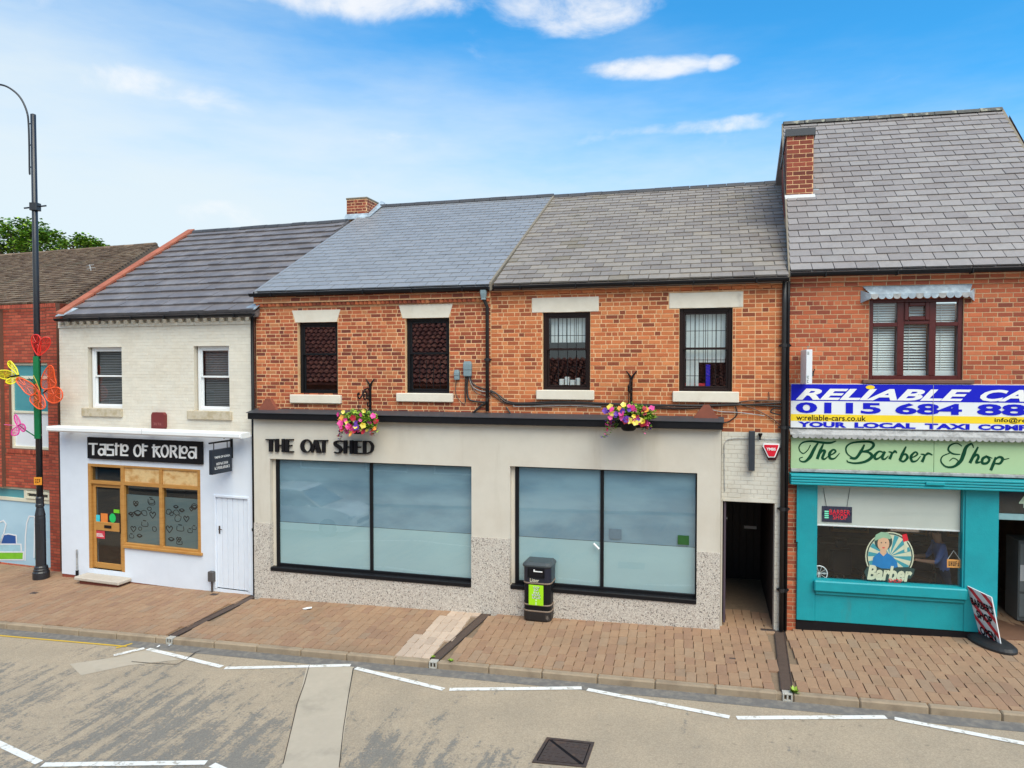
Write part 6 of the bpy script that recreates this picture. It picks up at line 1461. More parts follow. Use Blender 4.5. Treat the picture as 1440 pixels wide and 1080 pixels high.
cx = F.p(1138, 524, -.03); t = thing('cable_clip', 'small dark tangle of cable on the brick beside the projecting sign', 'cables', F, (cx[0], -.02, cx[1]), 'cables along the brick fronts')
for k in range(4): part('cable', MB().tube([F.P(1134 + random.uniform(-1, 3), 513 + 4 * k, -.02), F.P(1136 + random.uniform(-1, 4), 520 + 2 * k, -.05), F.P(1146 - k, 519 + k * 3, -.04), F.P(1141 + k, 528, -.02)], .010, 5), CABLE, t)

# things in and on the barber shop window
gu0, gu1, gz0, gz1, gv, gpr, gd1, gg = BARB
def emblem():
    f = lambda x, y, v=gv + .062: (F.p(1140 + x / 6.26, 680 + y / 6.26, v)[0], v, F.p(1140 + x / 6.26, 680 + y / 6.26, v)[1])
    t = thing('window_emblem', 'round sunburst Barber sticker with a blue shirted figure on the shop window', 'window sticker', F, f(695, 640))
    CR = mat('emblem_cream', (.55, .58, .42), .5); DK = mat('emblem_dark', (.03, .06, .055), .5); TL = mat('emblem_teal', (.05, .28, .33), .5); BL = mat('emblem_blue', (.015, .17, .42), .5); SK = mat('emblem_skin', (.60, .38, .24), .5); GN = mat('emblem_green', (.25, .42, .28), .5)
    def D(nm, pts, m, lay): part(nm, MB().poly([(f(*p)[0], gv + .064 - .0009 * lay, f(*p)[2]) for p in pts]), m, t)
    circ = lambda cx, cy, r, n=32, a0=0, a1=2 * pi: [(cx + r * cos(a0 + (a1 - a0) * k / n), cy + r * sin(a0 + (a1 - a0) * k / n)) for k in range(n)]
    D('disc', circ(695, 640, 214), CR, 0); D('ring', circ(695, 640, 204), DK, 1); D('face_disc', circ(695, 640, 192), CR, 2)
    for k in range(14):
        a = 2 * pi * k / 14; D('ray', [(695, 640), (695 + 190 * cos(a), 640 + 190 * sin(a)), (695 + 190 * cos(a + .22), 640 + 190 * sin(a + .22))], TL, 3)
    D('shirt', [(535, 745), (550, 650), (600, 605), (660, 600), (720, 640), (760, 690), (770, 750)], BL, 4); D('neck', [(610, 610), (615, 560), (665, 560), (668, 612), (640, 640)], SK, 5)
    D('hair', circ(640, 510, 78), DK, 5); D('face', [(640 + 52 * cos(2 * pi * k / 20), 528 + 66 * sin(2 * pi * k / 20)) for k in range(20)], SK, 6); D('cap', [(560, 505), (572, 450), (620, 425), (680, 432), (712, 470), (700, 490), (640, 475)], GN, 7)
    for x in (622, 660): D('eye', circ(x, 520, 6, 8), DK, 7)
    D('mouth', [(628, 560), (655, 560), (648, 570), (634, 570)], REDP, 7); D('comb', [(805, 450), (845, 440), (860, 500), (815, 515)], REDP, 5); D('comb_handle', [(820, 512), (846, 506), (850, 600), (826, 604)], CR, 5)
    D('banner', [(470, 770), (500, 730), (560, 720), (620, 745), (700, 750), (760, 735), (860, 735), (915, 750), (910, 790), (880, 835), (700, 850), (540, 860), (490, 830)], DK, 8)
    m = MB(); a, b = f(495, 845), f(895, 735); text(m, 'Barber', flat(a[0], b[0], a[2], b[2], gv + .0555), offset=.045, shear=.2); part('lettering', m, CR, t)
    D('tab', [(670, 840), (830, 835), (800, 875), (675, 878)], DK, 9); m = MB(); a, b = f(685, 868), f(805, 842); text(m, 'SHOP', flat(a[0], b[0], a[2], b[2], gv + .0545), offset=.02); part('lettering', m, REDP, t)
emblem()
f = lambda x, y, v: V((F.p(1140 + x / 6.26, 680 + y / 6.26, v)[0], v, F.p(1140 + x / 6.26, 680 + y / 6.26, v)[1]))
v = gv + .10
a, b = f(100, 335, v), f(365, 208, v); t = thing('led_sign', 'small dark hanging sign with red lit BARBER SHOP letters in the window', 'sign', F, (a.x, v, a.z))
part('panel', MB().box(a.x, b.x, v, v + .02, a.z, b.z, .003), mat('led_panel', (.015, .02, .06), .4), t)
for x0, x1 in ((110, 140), (345, 320)): part('wire', MB().tube([f(x0, 40, v + .01), f(x1, 205, v + .01)], .004, 5), CABLE, t)
RL = emit('led_red', (.9, .03, .05), .6); m = MB(); c, d = f(165, 272, v), f(348, 235, v); text(m, 'BARBER', flat(c.x, d.x, c.z, d.z, v - .003), offset=.0); c, d = f(195, 315, v), f(322, 278, v); text(m, 'SHOP', flat(c.x, d.x, c.z, d.z, v - .003), offset=.0); part('lettering', m, RL, t)
m = MB()
for k in range(4): c, d = f(122, 250 + 18 * k, v), f(158, 240 + 18 * k, v); m.box(c.x, d.x, v - .004, v - .001, c.z, d.z)
part('lit_pole', m, emit('led_green', (.25, .9, .6), .6), t)
c, d = f(1200, 738, v), f(1322, 672, v); t = thing('open_card', 'small orange card hung on a string in the right of the barber window', 'card', F, (c.x, v, c.z)); part('card', MB().box(c.x, d.x, v, v + .006, c.z, d.z), mat('orange_card', L(232, 160, 80), .5), t)
m = MB(); marks(m, flat(c.x + .02, d.x - .02, c.z + .03, d.z - .03, v - .002), 5); part('print', m, INK, t, kind='stuff'); part('string', MB().tube([V((c.x + .01, v, d.z)), f(1258, 590, v), V((d.x - .01, v, d.z))], .004, 5), BLIND, t)
c = f(75, 790, gv + .22); t = thing('desk_fan', 'round white desk fan in the lower left corner of the barber window', 'fan', F, c); m = MB()
m.tube([c + V((.14 * cos(k * pi / 10), -.04 * sin(0), .14 * sin(k * pi / 10))) for k in range(21)], .010, 6); part('cage_rim', m, WHITE2, t); m = MB()
for k in range(10): m.tube([c, c + V((.14 * cos(k * pi / 5), 0, .14 * sin(k * pi / 5)))], .0035, 4)
part('cage_wires', m, WHITE2, t); m = MB()
for k in range(3):
    a = k * 2.09; m.slab([c + V((.02 * cos(a), .03, .02 * sin(a))), c + V((.12 * cos(a - .3), .03, .12 * sin(a - .3))), c + V((.125 * cos(a + .2), .05, .125 * sin(a + .2)))], (0, .004, 0)); 
part('blades', m, GREYBOX, t); part('stand', MB().tube([c + V((0, .05, 0)), c + V((0, .05, -.3))], .015, 8), WHITE2, t)
# barber chairs, shelf and mirror inside
def chair(px, py, vv, rot, lb):
    u = F.p(px, py, vv)[0]; g = F.ground(u) + .02; t = thing('barber_chair', lb, 'chair', F, (u, vv, g), 'barber chairs inside the shop'); o = V((u, vv, g)); LE = mat('dark_leather', (.035, .022, .02), .4, coat=.2); CH = mat('chrome', (.5, .5, .5), .25, metal=1)
    R_ = Matrix.Rotation(rot, 3, 'Z')
    def P(nm, m, mm): m.v = [o + R_ @ q for q in m.v]; part(nm, m, mm, t)
    P('base', MB().lathe((0, 0, 0), [(.32, 0), (.32, .03), (.10, .06), (.05, .10), (.05, .42)], 18), CH); P('seat', MB().box(-.27, .27, -.26, .26, .42, .56, .05), LE); P('backrest', MB().box(-.26, .26, .20, .32, .56, 1.10, .05), LE); P('headrest', MB().box(-.13, .13, .20, .30, 1.14, 1.30, .04), LE)
    for s_ in (-1, 1): P('armrest', MB().box(s_ * .31 - .035, s_ * .31 + .035, -.22, .24, .66, .72, .02), LE); P('arm_post', MB().box(s_ * .31 - .02, s_ * .31 + .02, -.02, .03, .45, .66), CH)
    P('footrest', MB().box(-.2, .2, -.52, -.40, .16, .19, .01), CH)
chair(1195, 800, 1.3, .5, 'dark leather barber chair in the left half of the shop window'); chair(1290, 800, 1.9, -.4, 'dark leather barber chair in the middle of the shop, behind the emblem')
q0, q1 = F.p(1150, 700, 3.4)[0], F.p(1420, 700, 3.4)[0]; gz_ = F.ground(q0)
t = thing('mirror_wall', 'row of framed mirrors and a worktop on the back wall of the barber shop', 'mirror', F, ((q0 + q1) / 2, 3.4, gz_)); part('worktop', MB().box(q0, q1, 3.1, 3.55, gz_ + .85, gz_ + .9, .01), mat('worktop', (.3, .22, .16), .4), t)
for k in range(3):
    a = q0 + .3 + k * (q1 - q0 - .3) / 3; part('frame', MB().ring(a, a + .8, gz_ + 1.05, gz_ + 2.0, .05, 3.45, 3.52), WOOD, t); part('mirror', quad(a + .05, a + .75, gz_ + 1.1, gz_ + 1.95, 3.5), mat('mirror', (.5, .5, .5), .05, metal=1), t)
def cupboard():
    a, vv = F.p(1432, 800, .9)[0], .9; g = F.ground(a) + .03; t = thing('display_cabinet', 'tall dark and grey display cabinet just inside the barber shop door', 'cabinet', F, (a + .3, vv, g))
    part('carcass', MB().box(a, a + .7, vv, vv + .5, g, g + 1.5, .01), mat('cabinet_grey', (.16, .17, .17), .5), t)
    for k in range(3): part('drawer', MB().box(a + .02, a + .68, vv - .02, vv, g + .08 + .47 * k, g + .5 + .47 * k, .006), mat('drawer_grey', (.24, .26, .26), .5), t)
    part('notice', MB().box(a + .02, a + .22, vv - .026, vv - .021, g + .75, g + 1.05), PRINTW, t)
cupboard()
# person in a blue shirt behind the glass, bending a little to the left
def person():
    u = F.p(1327, 780, .85)[0]; g = F.ground(u) + .0
    t = thing('person', 'person in a blue shirt and dark trousers inside the barber shop, arms reaching left', 'person', F, (u, .85, g))
    J = {'pel': (0, 0, .95, .15, .12), 'wai': (-.03, 0, 1.10, .145, .11), 'che': (-.07, -.01, 1.30, .17, .12), 'nec': (-.10, -.02, 1.48, .06, .06), 'chin': (-.13, -.03, 1.56, .065, .075), 'head': (-.15, -.04, 1.67, .085, .10), 'top': (-.15, -.04, 1.76, .06, .07)}
    E_ = [('pel', 'wai'), ('wai', 'che'), ('che', 'nec'), ('nec', 'chin'), ('chin', 'head'), ('head', 'top')]
    for s_, k in ((-1, 'f'), (1, 'b')):
        J['hip' + k] = (0.0, s_ * .10, .90, .095, .095); J['kne' + k] = (.02 - .04 * s_, s_ * .11, .50, .065, .065); J['ank' + k] = (.03 - .06 * s_, s_ * .11, .09, .042, .042); J['toe' + k] = (-.14 - .06 * s_, s_ * .12, .035, .04, .03)
        E_ += [('pel', 'hip' + k), ('hip' + k, 'kne' + k), ('kne' + k, 'ank' + k), ('ank' + k, 'toe' + k)]
        J['sho' + k] = (-.08, s_ * .19, 1.40, .07, .07); J['elb' + k] = (-.20, s_ * .24, 1.14, .048, .048); J['wri' + k] = (-.44, s_ * .16, 1.14, .032, .03); J['pal' + k] = (-.52, s_ * .14, 1.15, .036, .022)
        E_ += [('che', 'sho' + k), ('sho' + k, 'elb' + k), ('elb' + k, 'wri' + k), ('wri' + k, 'pal' + k)]
        for i, (l, dy) in enumerate(((.085, -.035), (.095, -.012), (.09, .012), (.07, .033))):
            J['f%d' % i + k] = (-.545, s_ * .14 + dy, 1.145, .011, .011); J['g%d' % i + k] = (-.55 - l * .5, s_ * .14 + dy * 1.1, 1.13, .010, .010); J['h%d' % i + k] = (-.55 - l * .8, s_ * .14 + dy * 1.1, 1.10, .008, .008); E_ += [('pal' + k, 'f%d' % i + k), ('f%d' % i + k, 'g%d' % i + k), ('g%d' % i + k, 'h%d' % i + k)]
        J['t0' + k] = (-.50, s_ * .14 - s_ * .04, 1.155, .012, .012); J['t1' + k] = (-.55, s_ * .14 - s_ * .065, 1.14, .010, .010); E_ += [('pal' + k, 't0' + k), ('t0' + k, 't1' + k)]
    ks = list(J); me = bpy.data.meshes.new('body_cage'); me.from_pydata([J[k][:3] for k in ks], [(ks.index(a), ks.index(b)) for a, b in E_], [])
    o = bpy.data.objects.new('body_cage', me); COL.objects.link(o)
    sk = o.modifiers.new('Skin', 'SKIN'); sub = o.modifiers.new('Subdivision', 'SUBSURF'); sub.levels = sub.render_levels = 2
    sv = me.skin_vertices[0].data
    for i, k in enumerate(ks): sv[i].radius = J[k][3:5]; sv[i].use_root = (k == 'pel')
    dg = bpy.context.evaluated_depsgraph_get(); dg.update(); bm = bpy.data.meshes.new_from_object(o.evaluated_get(dg)); bpy.data.objects.remove(o); bm.name = 'body'
    bm.materials.clear()
    for m in (mat('skin', (.42, .22, .14), .5), mat('blue_shirt', (.10, .17, .42), .8, nscale=9), mat('dark_trousers', (.03, .035, .06), .8), mat('dark_shoes', (.02, .02, .02), .5)): bm.materials.append(m)
    for p in bm.polygons:
        c = p.center; p.material_index = 3 if c.z < .075 else 2 if c.z < .98 else 0 if (c.z > 1.47 and abs(c.y) < .13) or c.x < -.24 else 1
        p.use_smooth = True
    b = link(bpy.data.objects.new('body', bm), t); OFF[b.name] = OFF[t.name]
    m = MB(); hb = V((u - .15, .85 - .04, g))
    m.lathe(hb + V((.02, .0, 0)), [(.098, 1.66), (.112, 1.72), (.10, 1.78), (.06, 1.82), (.01, 1.835)], 16); part('hair', m, mat('dark_hair', (.02, .014, .01), .6), t, smooth=True)
    m = MB()
    for s_ in (-1, 1): m.lathe(hb + V((-.095, s_ * .035, 1.675)), [(.004, -.008), (.010, 0), (.004, .008)], 8)
    part('eyes', m, INK, t)
    part('nose', MB().slab([hb + V((-.09, -.015, 1.62)), hb + V((-.09, .015, 1.62)), hb + V((-.085, 0, 1.67))], (-.03, 0, -.005)), MATS['skin'], t)
    part('mouth', MB().box(hb.x - .105, hb.x - .085, hb.y - .022, hb.y + .022, g + 1.585, g + 1.592), mat('lips', (.3, .1, .08), .5), t)
    for s_ in (-1, 1): part('ear', MB().lathe(hb + V((.0, s_ * .092, 1.63)), [(.006, 0), (.02, .02), (.022, .04), (.008, .06)], 8), MATS['skin'], t)
person()
# leaning pavement sign on its rubber foot
def flag_sign():
    f0, n0 = gp(1379, 897), gp(1408, 914)
    f0.z += .09; n0.z += .09
    def at(px, py, Y): r_ = ray(px, py); return CAM + r_ * (Y / r_.y)
    b0, b1 = at(1375.5, 894, f0.y), at(1408, 911, n0.y); t0, t1 = at(1360, 824, f0.y), at(1394, 840, n0.y)
    c = (f0 + n0) / 2; c.z = gz(c.x, c.y)
    t = thing('pavement_sign', "red and white striped BARBER'S SHOP OPEN sign on a black rubber foot", 'pavement sign', at=c)
    ax = (b1 - b0).normalized(); up = ((t0 - b0) + (t1 - b1)) / 2; nn = ax.cross(up).normalized()
    if nn.x > 0: nn = -nn
    part('board', MB().slab([b0, b1, t1, t0], -nn * .018), WHITEP, t)
    P = lambda s, k, e=.002: (b0.lerp(b1, s)).lerp(t0.lerp(t1, s), k) + nn * e
    # stripes fall from far top to near bottom
    H_ = up.length; W_ = (b1 - b0).length; asp = H_ / W_
    for k in range(-1, 6):
        y0 = k * .30 + .08; w = .115
        poly = [(0, y0), (0, y0 + w), (1, y0 + w - .52), (1, y0 - .52)]
        # clip to the board
        def clip(ps, ins, cut):
            o_ = []
            for i in range(len(ps)):
                p, q = ps[i], ps[(i + 1) % len(ps)]
                if ins(p): o_.append(p)
                if ins(p) != ins(q): s_ = cut(p, q); o_.append(s_)
            return o_
        for lim, sg in ((0.0, 1), (1.0, -1)):
            poly = clip(poly, lambda p: sg * (p[1] - lim) >= 0, lambda p, q: (p[0] + (q[0] - p[0]) * (lim - p[1]) / (q[1] - p[1]), lim))
            if len(poly) < 3: break
        if len(poly) >= 3: part('stripe', MB().poly([P(*p) for p in poly]), REDP, t)
    for w_, s0, s1, k0_, k1_ in (("BARBER'S", .05, .97, .64, .80), ('SHOP', .18, .84, .41, .57), ('OPEN', .18, .86, .08, .25)):
        m = MB(); text(m, w_, lambda s, q: P(s0 + (s1 - s0) * s, k0_ + (k1_ - k0_) * q, .005), offset=.035); part('lettering', m, INK, t)
    # foot: an oval rubber dish, raised in the middle
    m = MB(); N = 28; e1 = V((ax.x, ax.y, 0)).normalized(); e2 = V((-e1.y, e1.x, 0)); rings = [(.62, .27, 0), (.62, .27, .035), (.56, .22, .075), (.46, .10, .10), (.42, .03, .105)]
    vs = []
    for a, b, z in rings:
        for k in range(N): th = 2 * pi * k / N; p = c + e1 * a * .80 * cos(th) + e2 * b * sin(th); p.z = gz(p.x, p.y) + z + .005 + .05 * (cos(th) ** 4) * (z > 0) * 0; vs.append(p)
    m.add(vs, [(i * N + k, i * N + (k + 1) % N, (i + 1) * N + (k + 1) % N, (i + 1) * N + k) for i in range(len(rings) - 1) for k in range(N)] + [[(len(rings) - 1) * N + k for k in range(N)]])
    part('rubber_foot', m, mat('black_rubber', (.018, .018, .02), .55, nscale=6, namt=.2), t, smooth=False)
flag_sign()

# ------------------------------------------------------------------ lamp post with butterfly ornaments
LB = gp(58, 813); LY = LB.y
def lp(px, py, dy=0):
    r_ = ray(px, py); return CAM + r_ * ((LY + dy) / r_.y)
def lamp():
    t = thing('lamp_post', 'tall black lamp post with a swan neck arm at the left of the street', 'street lamp', at=LB)
    Z = lambda py: lp(52, py).z - LB.z
    part('base', MB().lathe(LB, [(.185, 0), (.185, .16), (.165, .19), (.165, .23), (.15, .25), (.15, .29), (.13, .32)], 24), LAMPB, t, smooth=False)
    part('column', MB().lathe(LB, [(.115, .30), (.115, Z(728)), (.11, Z(726)), (.115, Z(724)), (.08, Z(713)), (.095, Z(712)), (.095, Z(709)), (.085, Z(708)), (.088, Z(701)), (.095, Z(700)), (.07, Z(698))], 24), LAMPB, t, smooth=False)
    part('access_door', MB().box(LB.x - .06, LB.x + .06, LB.y - .122, LB.y - .10, LB.z + Z(770), LB.z + Z(735), .008), LAMPB, t)
    part('post', MB().lathe(LB, [(.072, Z(698)), (.068, Z(400)), (.060, Z(161)), (.02, Z(160))], 20), LAMPB, t, smooth=True)
    o = LB.x
    a = lambda px, py: V((lp(px, py).x, LY, lp(px, py).z))
    P = [a(42, 246), a(41.5, 238), a(41, 200), a(40, 172), a(38, 158), a(32, 143), a(24, 132), a(12, 123), a(0, 119), a(-16, 119), a(-34, 125), a(-46, 136)]
    Q = []
    for i in range(len(P) - 1):
        p0, p1, p2, p3 = P[max(i - 1, 0)], P[i], P[i + 1], P[min(i + 2, len(P) - 1)]
        for k in range(5): s = k / 5; Q.append(.5 * ((2 * p1) + (p2 - p0) * s + (2 * p0 - 5 * p1 + 4 * p2 - p3) * s * s + (3 * p1 - p0 - 3 * p2 + p3) * s ** 3))
    Q.append(P[-1]); part('swan_neck', MB().tube(Q, [.008, .014, .022] + [.022] * (len(Q) - 3), 10), LAMPB, t, smooth=True)
    for y in (174, 204, 235): part('clip', MB().tube([a(40.5, y), a(47, y)], .016, 8), LAMPB, t)
    e = P[-1]; part('lantern', MB().lathe(e + V((0, 0, -.45)), [(.05, 0), (.22, .06), (.26, .22), (.16, .36), (.05, .45)], 18), LAMPB, t, smooth=True)
    b = a(49.5, 291); part('banner_collar', MB().rr(.20, .20, .04, [(-.09, 1), (.09, 1)], c=b), LAMPB, t); part('banner_arm', MB().tube([b + V((-.27, 0, -.03)), b + V((.27, 0, .03))], .020, 8), LAMPB, t)
    c, d = lp(48, 682, -.09), lp(59, 671, -.09); tg = part('warning_tag', MB().box(c.x, d.x, c.y - .01, c.y, c.z, d.z, .003), mat('orange_tag', (.72, .27, .02), .5), t)
    m = MB(); marks(m, lambda s, k: V((c.x + .03 + (d.x - c.x - .06) * s, c.y - .012, c.z + .05 + (d.z - c.z - .1) * k)), 3); part('tag_print', m, INK, tg, kind='stuff')
    return t
lamp()
def q_(px, py, dy): return lp(px, py, dy)
c, d = lp(49, 617, -.13), lp(56.5, 501, -.13)
gb = thing('ornament_board', 'tall narrow green board strapped to the lamp post', 'mounting board', at=V((c.x, c.y, c.z))); x0 = lp(53, 617, -.13).x - .07
part('board', MB().box(x0 - .01, x0 + .12, LY - .14, LY - .075, c.z, d.z, .005), mat('board_green', (.005, .15, .05), .4), gb)
for y in (506, 612): p = lp(53, y, -.1); part('strap', MB().lathe(V((LB.x, LY, p.z)), [(.076, -.012), (.076, .012)], 16), LEADW, gb)
def ornament(name, lb, cat, wings, col, body=None, extra=None, dy=-.3):
    ctr = q_(*wings[0][0][:2], dy); t = thing(name, lb, cat, at=ctr, group='coloured wire ornaments on the lamp post')
    NET = mesh_net('net_' + name + str(len(MATS)), col, .45); RIM = mat('rim_' + str(len(MATS)), tuple(min(1, c_ * 1.0) for c_ in col), .4)
    for w in wings:
        P = [q_(x, y, dy + k) for x, y, k in w]; Q = []; n = len(P)
        for i in range(n):
            p0, p1, p2, p3 = P[i - 1], P[i], P[(i + 1) % n], P[(i + 2) % n]
            for k in range(4): s = k / 4; Q.append(.5 * ((2 * p1) + (p2 - p0) * s + (2 * p0 - 5 * p1 + 4 * p2 - p3) * s * s + (3 * p1 - p0 - 3 * p2 + p3) * s ** 3))
        cc = sum(Q, V()) / len(Q); m = MB(); m.add(Q + [cc], [(k, (k + 1) % len(Q), len(Q)) for k in range(len(Q))])
        wg = part('wing', m, NET, t); part('rim', MB().tube(Q + [Q[0]], .014, 6), RIM, wg)
        m = MB()
        for k in range(0, len(Q), 4): m.tube([cc.lerp(Q[k], .15), Q[k]], .006, 4)
        part('wire', m, RIM, wg)
    for pts, r, m in (body or []): part('stem', MB().tube([q_(x, y, dy + k) for x, y, k in pts], r, 6), m, t)
    return t
RED_, ORG, YEL, PNK = (.75, .03, .02), (.85, .10, .02), (.80, .72, .01), (.62, .03, .28)
GRN = MATS['board_green']
ornament('tulip_ornament', 'red wire heart shaped tulip at the top of the green board', 'lamp ornament', [[(54, 500, 0), (48, 492, .05), (44, 480, .05), (46, 472, .03), (53, 471, 0), (57, 477, -.03), (57, 490, -.02)], [(54, 500, 0), (56, 482, -.05), (61, 475, -.08), (69, 475, -.05), (71, 482, 0), (66, 492, .02)]], RED_, dy=-.14)
ornament('butterfly_ornament', 'yellow wire butterfly at the left of the lamp post', 'lamp ornament', [[(26, 529, 0), (20, 522, .06), (13, 516, .1), (11, 510, .12), (15, 508, .12), (21, 515, .08), (24, 520, .02)], [(20, 526, 0), (10, 521, -.1), (-4, 522, -.2), (-5, 528, -.2), (6, 533, -.1), (16, 531, 0)], [(20, 530, 0), (10, 534, -.08), (9, 538, -.1), (16, 540, -.05), (22, 537, 0), (26, 531, 0)]], YEL, body=[([(27, 528, 0), (18, 529, -.02), (8, 533, -.06)], .022, BLACK), ([(27, 529, 0), (49, 540, .12)], .014, GRN)], dy=-.25)
ornament('butterfly_ornament', 'large orange wire butterfly across the lamp post', 'lamp ornament', [[(52, 548, 0), (45, 540, .05), (33, 533, .08), (25, 531, .1), (23, 536, .1), (30, 545, .08), (37, 553, .05), (46, 556, 0)], [(53, 556, 0), (46, 554, .03), (42, 562, .04), (47, 569, .02), (55, 575, -.03), (63, 573, -.05), (63, 564, -.03), (58, 556, 0)], [(60, 546, 0), (58, 535, -.06), (62, 523, -.12), (70, 514, -.15), (75, 518, -.15), (77, 530, -.12), (79, 540, -.1), (72, 546, -.05)], [(62, 550, 0), (72, 546, -.06), (82, 545, -.12), (88, 553, -.16), (86, 562, -.14), (76, 567, -.1), (66, 562, -.04)]], ORG, body=[([(50, 540, 0), (55, 552, -.03), (57, 566, -.05)], [.02, .034, .018], mat('orange_body', (.55, .06, .01), .5)), ([(55, 549, -.02), (47, 538, -.1), (40, 531, -.14)], .007, BLACK), ([(56, 549, -.02), (51, 536, -.12), (47, 528, -.16)], .007, PYEL), ([(60, 553, -.02), (66, 549, -.08)], .014, BLACK), ([(54, 553, 0), (54, 553, .16)], .02, GRN)], dy=-.38)
ornament('butterfly_ornament', 'small pink wire butterfly on a stem low on the green board', 'lamp ornament', [[(24, 598, 0), (20, 588, .05), (22, 583, .07), (26, 588, .05), (29, 596, .02)], [(25, 599, 0), (32, 596, -.04), (36, 602, -.06), (33, 607, -.05), (28, 603, 0)], [(24, 600, 0), (17, 605, -.04), (17, 612, -.05), (25, 611, -.03), (27, 604, 0)]], PNK, body=[([(28, 599, 0), (36, 605, .05), (50, 614, .2)], .014, GRN), ([(24, 599, 0), (16, 598, -.05), (6, 597, -.1)], .008, mat('pink_wire', PNK, .4))], dy=-.33)

# ------------------------------------------------------------------ trees behind the roofs
def tree(px, py, Y, rx, rz, n, lb, la, seed, gap):
    random.seed(seed); r_ = ray(px, py); c = CAM + r_ * (Y / r_.y); g = V((c.x, c.y, gz(c.x, c.y) - .4))
    t = thing('tree', lb, 'tree', at=g, group='trees behind the brown roof')
    part('trunk', MB().tube([g, g.lerp(c, .35) + V((.15, 0, 0)), g.lerp(c, .7) + V((-.1, .1, 0)), c], [.26, .2, .15, .05], 9), BARK, t)
    m1, m2 = MB(), MB(); cl = []
    for k in range(gap):
        a, e = random.uniform(0, 2 * pi), random.uniform(-.5, 1.3); rr_ = random.uniform(.45, 1); q = c + V((cos(a) * cos(e) * rx * rr_, sin(a) * cos(e) * rx * rr_, sin(e) * rz * rr_)); cl.append(q)
        if k % 2 == 0: part('limb', MB().tube([g.lerp(c, .55 + .35 * random.random()), q.lerp(c, .4) + V((0, 0, -.15)), q], [.07, .045, .015], 6), BARK, t)
    for q in cl:
        sz = random.uniform(.32, .62) * rx * .5
        for i in range(n // gap):
            d = V((random.gauss(0, 1), random.gauss(0, 1), random.gauss(0, .8))); d = d.normalized() * random.random() ** .4 * sz; p = q + d
            a, e = random.uniform(0, 2 * pi), random.uniform(-.7, .7); dv = V((cos(a) * cos(e), sin(a) * cos(e), sin(e))); s = random.uniform(.10, .19); w = V((-sin(a), cos(a), random.uniform(-.4, .4))) * s * .42
            (m1 if random.random() < .6 else m2).add([p, p + dv * s * .5 + w, p + dv * s, p + dv * s * .5 - w], [(0, 1, 2, 3)])
    part('crown', m1, la[0], t, kind='stuff'); part('light_leaves', m2, la[1], t, kind='stuff')
tree(30, 347, 30, 1.75, .95, 5200, 'dense green tree top above the brown roof, left behind the lamp post', (LEAF_D, LEAF_Y), 3, 26)
tree(-60, 335, 31, 2.2, 1.4, 3000, 'green tree standing behind the far left end of the brown roof', (LEAF_D, LEAF_Y), 8, 20)
tree(116, 348, 33, 1.25, .55, 1500, 'thin yellowish tree top peeping over the middle of the brown roof', (LEAF_Y, LEAF_D), 12, 13)

# ------------------------------------------------------------------ the other side of the street (seen only as reflections in the glass)
random.seed(4)
class Opp(Front):
    def __init__(s, o, th):
        s.th = th; s.o = o; s.M = Matrix.Translation(o) @ Matrix.Rotation(-th, 4, 'Z'); s.Mi = s.M.inverted(); s.d = V((cos(th), -sin(th), 0)); s.n = V((sin(th), cos(th), 0))
def opposite(s0, s1, eave, ridge, m, tiles, lb, n=-3.4):
    o = SP((s0 + s1) / 2, n); F_ = Opp(o, TH + pi); w = (s1 - s0) / 2
    h = thing('opposite_house', lb, 'house', F_, (0, 0, 0))
    hs_ = []
    k = max(1, int((s1 - s0) / 3.2))
    for i in range(k): x = -w + (i + .5) * 2 * w / k; hs_.append((x - .5, x + .5, 3.0, 4.4)); hs_.append((x - 1.1, x + 1.1, .7, 2.4))
    hs_ = [q for q in hs_ if q[3] < eave - .2]
    part('wall', wall_slab(MB(), -w, w, -.6, eave, hs_, 0, .3), m, h); q = MB(); q.add_q((-w, 0, -.6), (-w, 8, -.6), (-w, 8, eave), (-w, 4, ridge), (-w, 0, eave)); q.add_q((w, 0, -.6), (w, 8, -.6), (w, 8, eave), (w, 4, ridge), (w, 0, eave)); q.add_q((-w, 8, -.6), (w, 8, -.6), (w, 8, eave), (-w, 8, eave)); part('outer_walls', q, m, h)
    for a, b, c_, d_ in hs_: wn = part('window', MB().ring(a, b, c_, d_, .06, .08, .16), WHITE, h); part('pane', quad(a + .06, b - .06, c_ + .06, d_ - .06, .12), GLASS_D, wn)
    part('interior', room(MB(), -w + .1, w - .1, 0, eave - .1, .35, 4), ROOM, h)
    A, B, C_, D_ = V((-w, -.25, eave)), V((w, -.25, eave)), V((w, 4, ridge)), V((-w, 4, ridge)); rows = max(4, int(sqrt((ridge - eave) ** 2 + 18) / .32))
    ro = part('roof', MB().slab([A, B, C_, D_], (0, .02, -.1)).slab([D_, C_, V((w, 8, eave)), V((-w, 8, eave))], (0, 0, -.1)), m if not tiles else tiles, h)
    if tiles is PANT:
        q = MB(); up = (D_ - A); n_ = V((0, -up.z, up.y)).normalized(); cols = int(2 * w / .30)
        for i in range(rows):
            p0, p1 = A.lerp(D_, i / rows), A.lerp(D_, (i + 1.12) / rows)
            for j in range(cols):
                x = j * .30; pr = [(0, .0), (.07, .085), (.15, .095), (.22, .02), (.30, .0)]
                vs = [p0 + V((x + a, 0, 0)) + n_ * (b + .07) for a, b in pr] + [p1 + V((x + a, 0, 0)) + n_ * b for a, b in pr]
                q.add(vs, [(k_, k_ + 1, 6 + k_, 5 + k_) for k_ in range(4)])
        part('pantiles', q, PANT, ro, kind='stuff')
opposite(-62, -34, 4.9, 8.2, mat('opp_brick', (.26, .10, .06), .9, nscale=3, namt=.1), TILE_BR, 'brick house far along the opposite side of the street')
opposite(-33.9, -9.2, 4.9, 8.3, MATS['opp_brick'], PANT, 'brick house with a red pantile roof across the street')
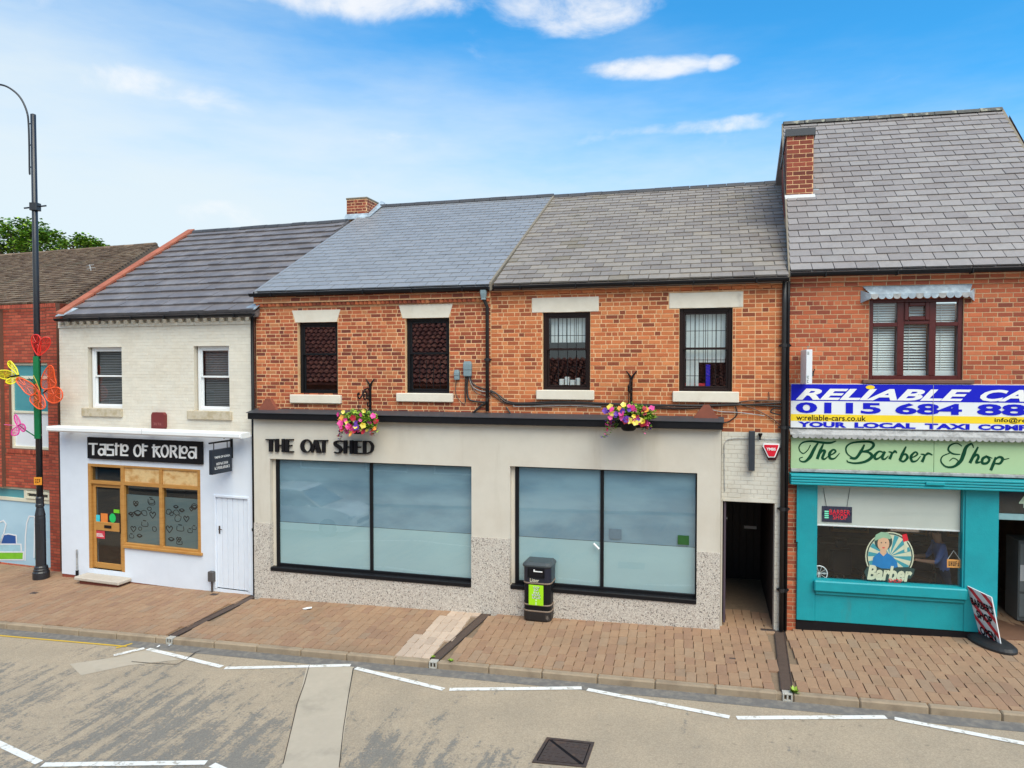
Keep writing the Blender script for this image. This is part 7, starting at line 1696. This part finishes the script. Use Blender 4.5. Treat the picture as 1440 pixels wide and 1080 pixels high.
opposite(-9, 4.8, 3.6, 5.6, mat('opp_render', (.52, .49, .43), .9, nscale=2, namt=.06), PANT, 'low rendered shop with a red roof across the street')
opposite(5, 22, 4.6, 7.0, MATS['opp_brick'], TILE_BR, 'brick house at the right end of the opposite side')
single('opposite_pavement', MB().slab([SP(-60, -3.4, -.35), SP(60, -3.4, -.35), SP(60, KN - 9.2, -.35), SP(-60, KN - 9.2, -.35)], (0, 0, .35)), PATCH, 'footway on the opposite side of the street', None, kind='structure')

def car():
    c = V((-10.6, 9.6, 0)); c.z = gz(c.x, c.y) + RZ
    fx = Opp(c, TH); t = thing('parked_car', 'white hatchback on the road beyond the left edge, mirrored in the shop windows', 'car', fx, (0, 0, 0))
    W2 = mat('car_white', (.78, .78, .78), .3, coat=1, nscale=1, namt=.01); TY = mat('tyre', (.02, .02, .02), .8); DG = mat('car_glass', (.02, .025, .03), .08, coat=1)
    lower = [(-2.05, .25, .62, .78), (-1.95, .22, .86, .86), (-1.0, .2, .92, .90), (.6, .2, .95, .90), (1.5, .2, .90, .88), (2.0, .24, .72, .80), (2.08, .3, .60, .70)]
    def loft(secs, m, nm):
        q = MB(); vs = []
        for x, z0, z1, h in secs: vs += [(x, -h, z0), (x, -h * 1.0, (z0 + z1) / 2), (x, -h * .90, z1), (x, h * .90, z1), (x, h, (z0 + z1) / 2), (x, h, z0)]
        n = 6; q.add(vs, [(i * n + k, i * n + (k + 1) % n, (i + 1) * n + (k + 1) % n, (i + 1) * n + k) for i in range(len(secs) - 1) for k in range(n)] + [list(range(n - 1, -1, -1)), [(len(secs) - 1) * n + k for k in range(n)]]); return part(nm, q, m, t)
    loft(lower, W2, 'body'); loft([(-1.9, .85, .9, .8), (-1.6, .85, 1.35, .72), (-.9, .9, 1.46, .70), (.1, .9, 1.44, .70), (.95, .9, .96, .78)], DG, 'cabin_glass'); loft([(-1.62, 1.38, 1.40, .70), (-.9, 1.44, 1.50, .70), (.1, 1.42, 1.48, .70), (.22, 1.40, 1.42, .70)], W2, 'roof')
    for x in (-1.3, 1.3):
        for y in (-.8, .8):
            q = MB(); q.tube([(x, y - .1, .31), (x, y + .1, .31)], .31, 20); wl = part('wheel', q, TY, t); q = MB(); q.tube([(x, y - .11, .31), (x, y + .11, .31)], .19, 16); part('rim', q, GREYBOX, wl)
    for y in (-.6, .6): part('headlight', MB().box(1.93, 2.06, y - .17, y + .17, .55, .68, .03), GLASS_D, t); part('mirror', MB().box(.55, .7, y * 1.55 - .06, y * 1.55 + .06, .92, 1.03, .03), W2, t)
    part('grille', MB().box(2.03, 2.10, -.4, .4, .38, .52, .02), BLACKM, t)
car()
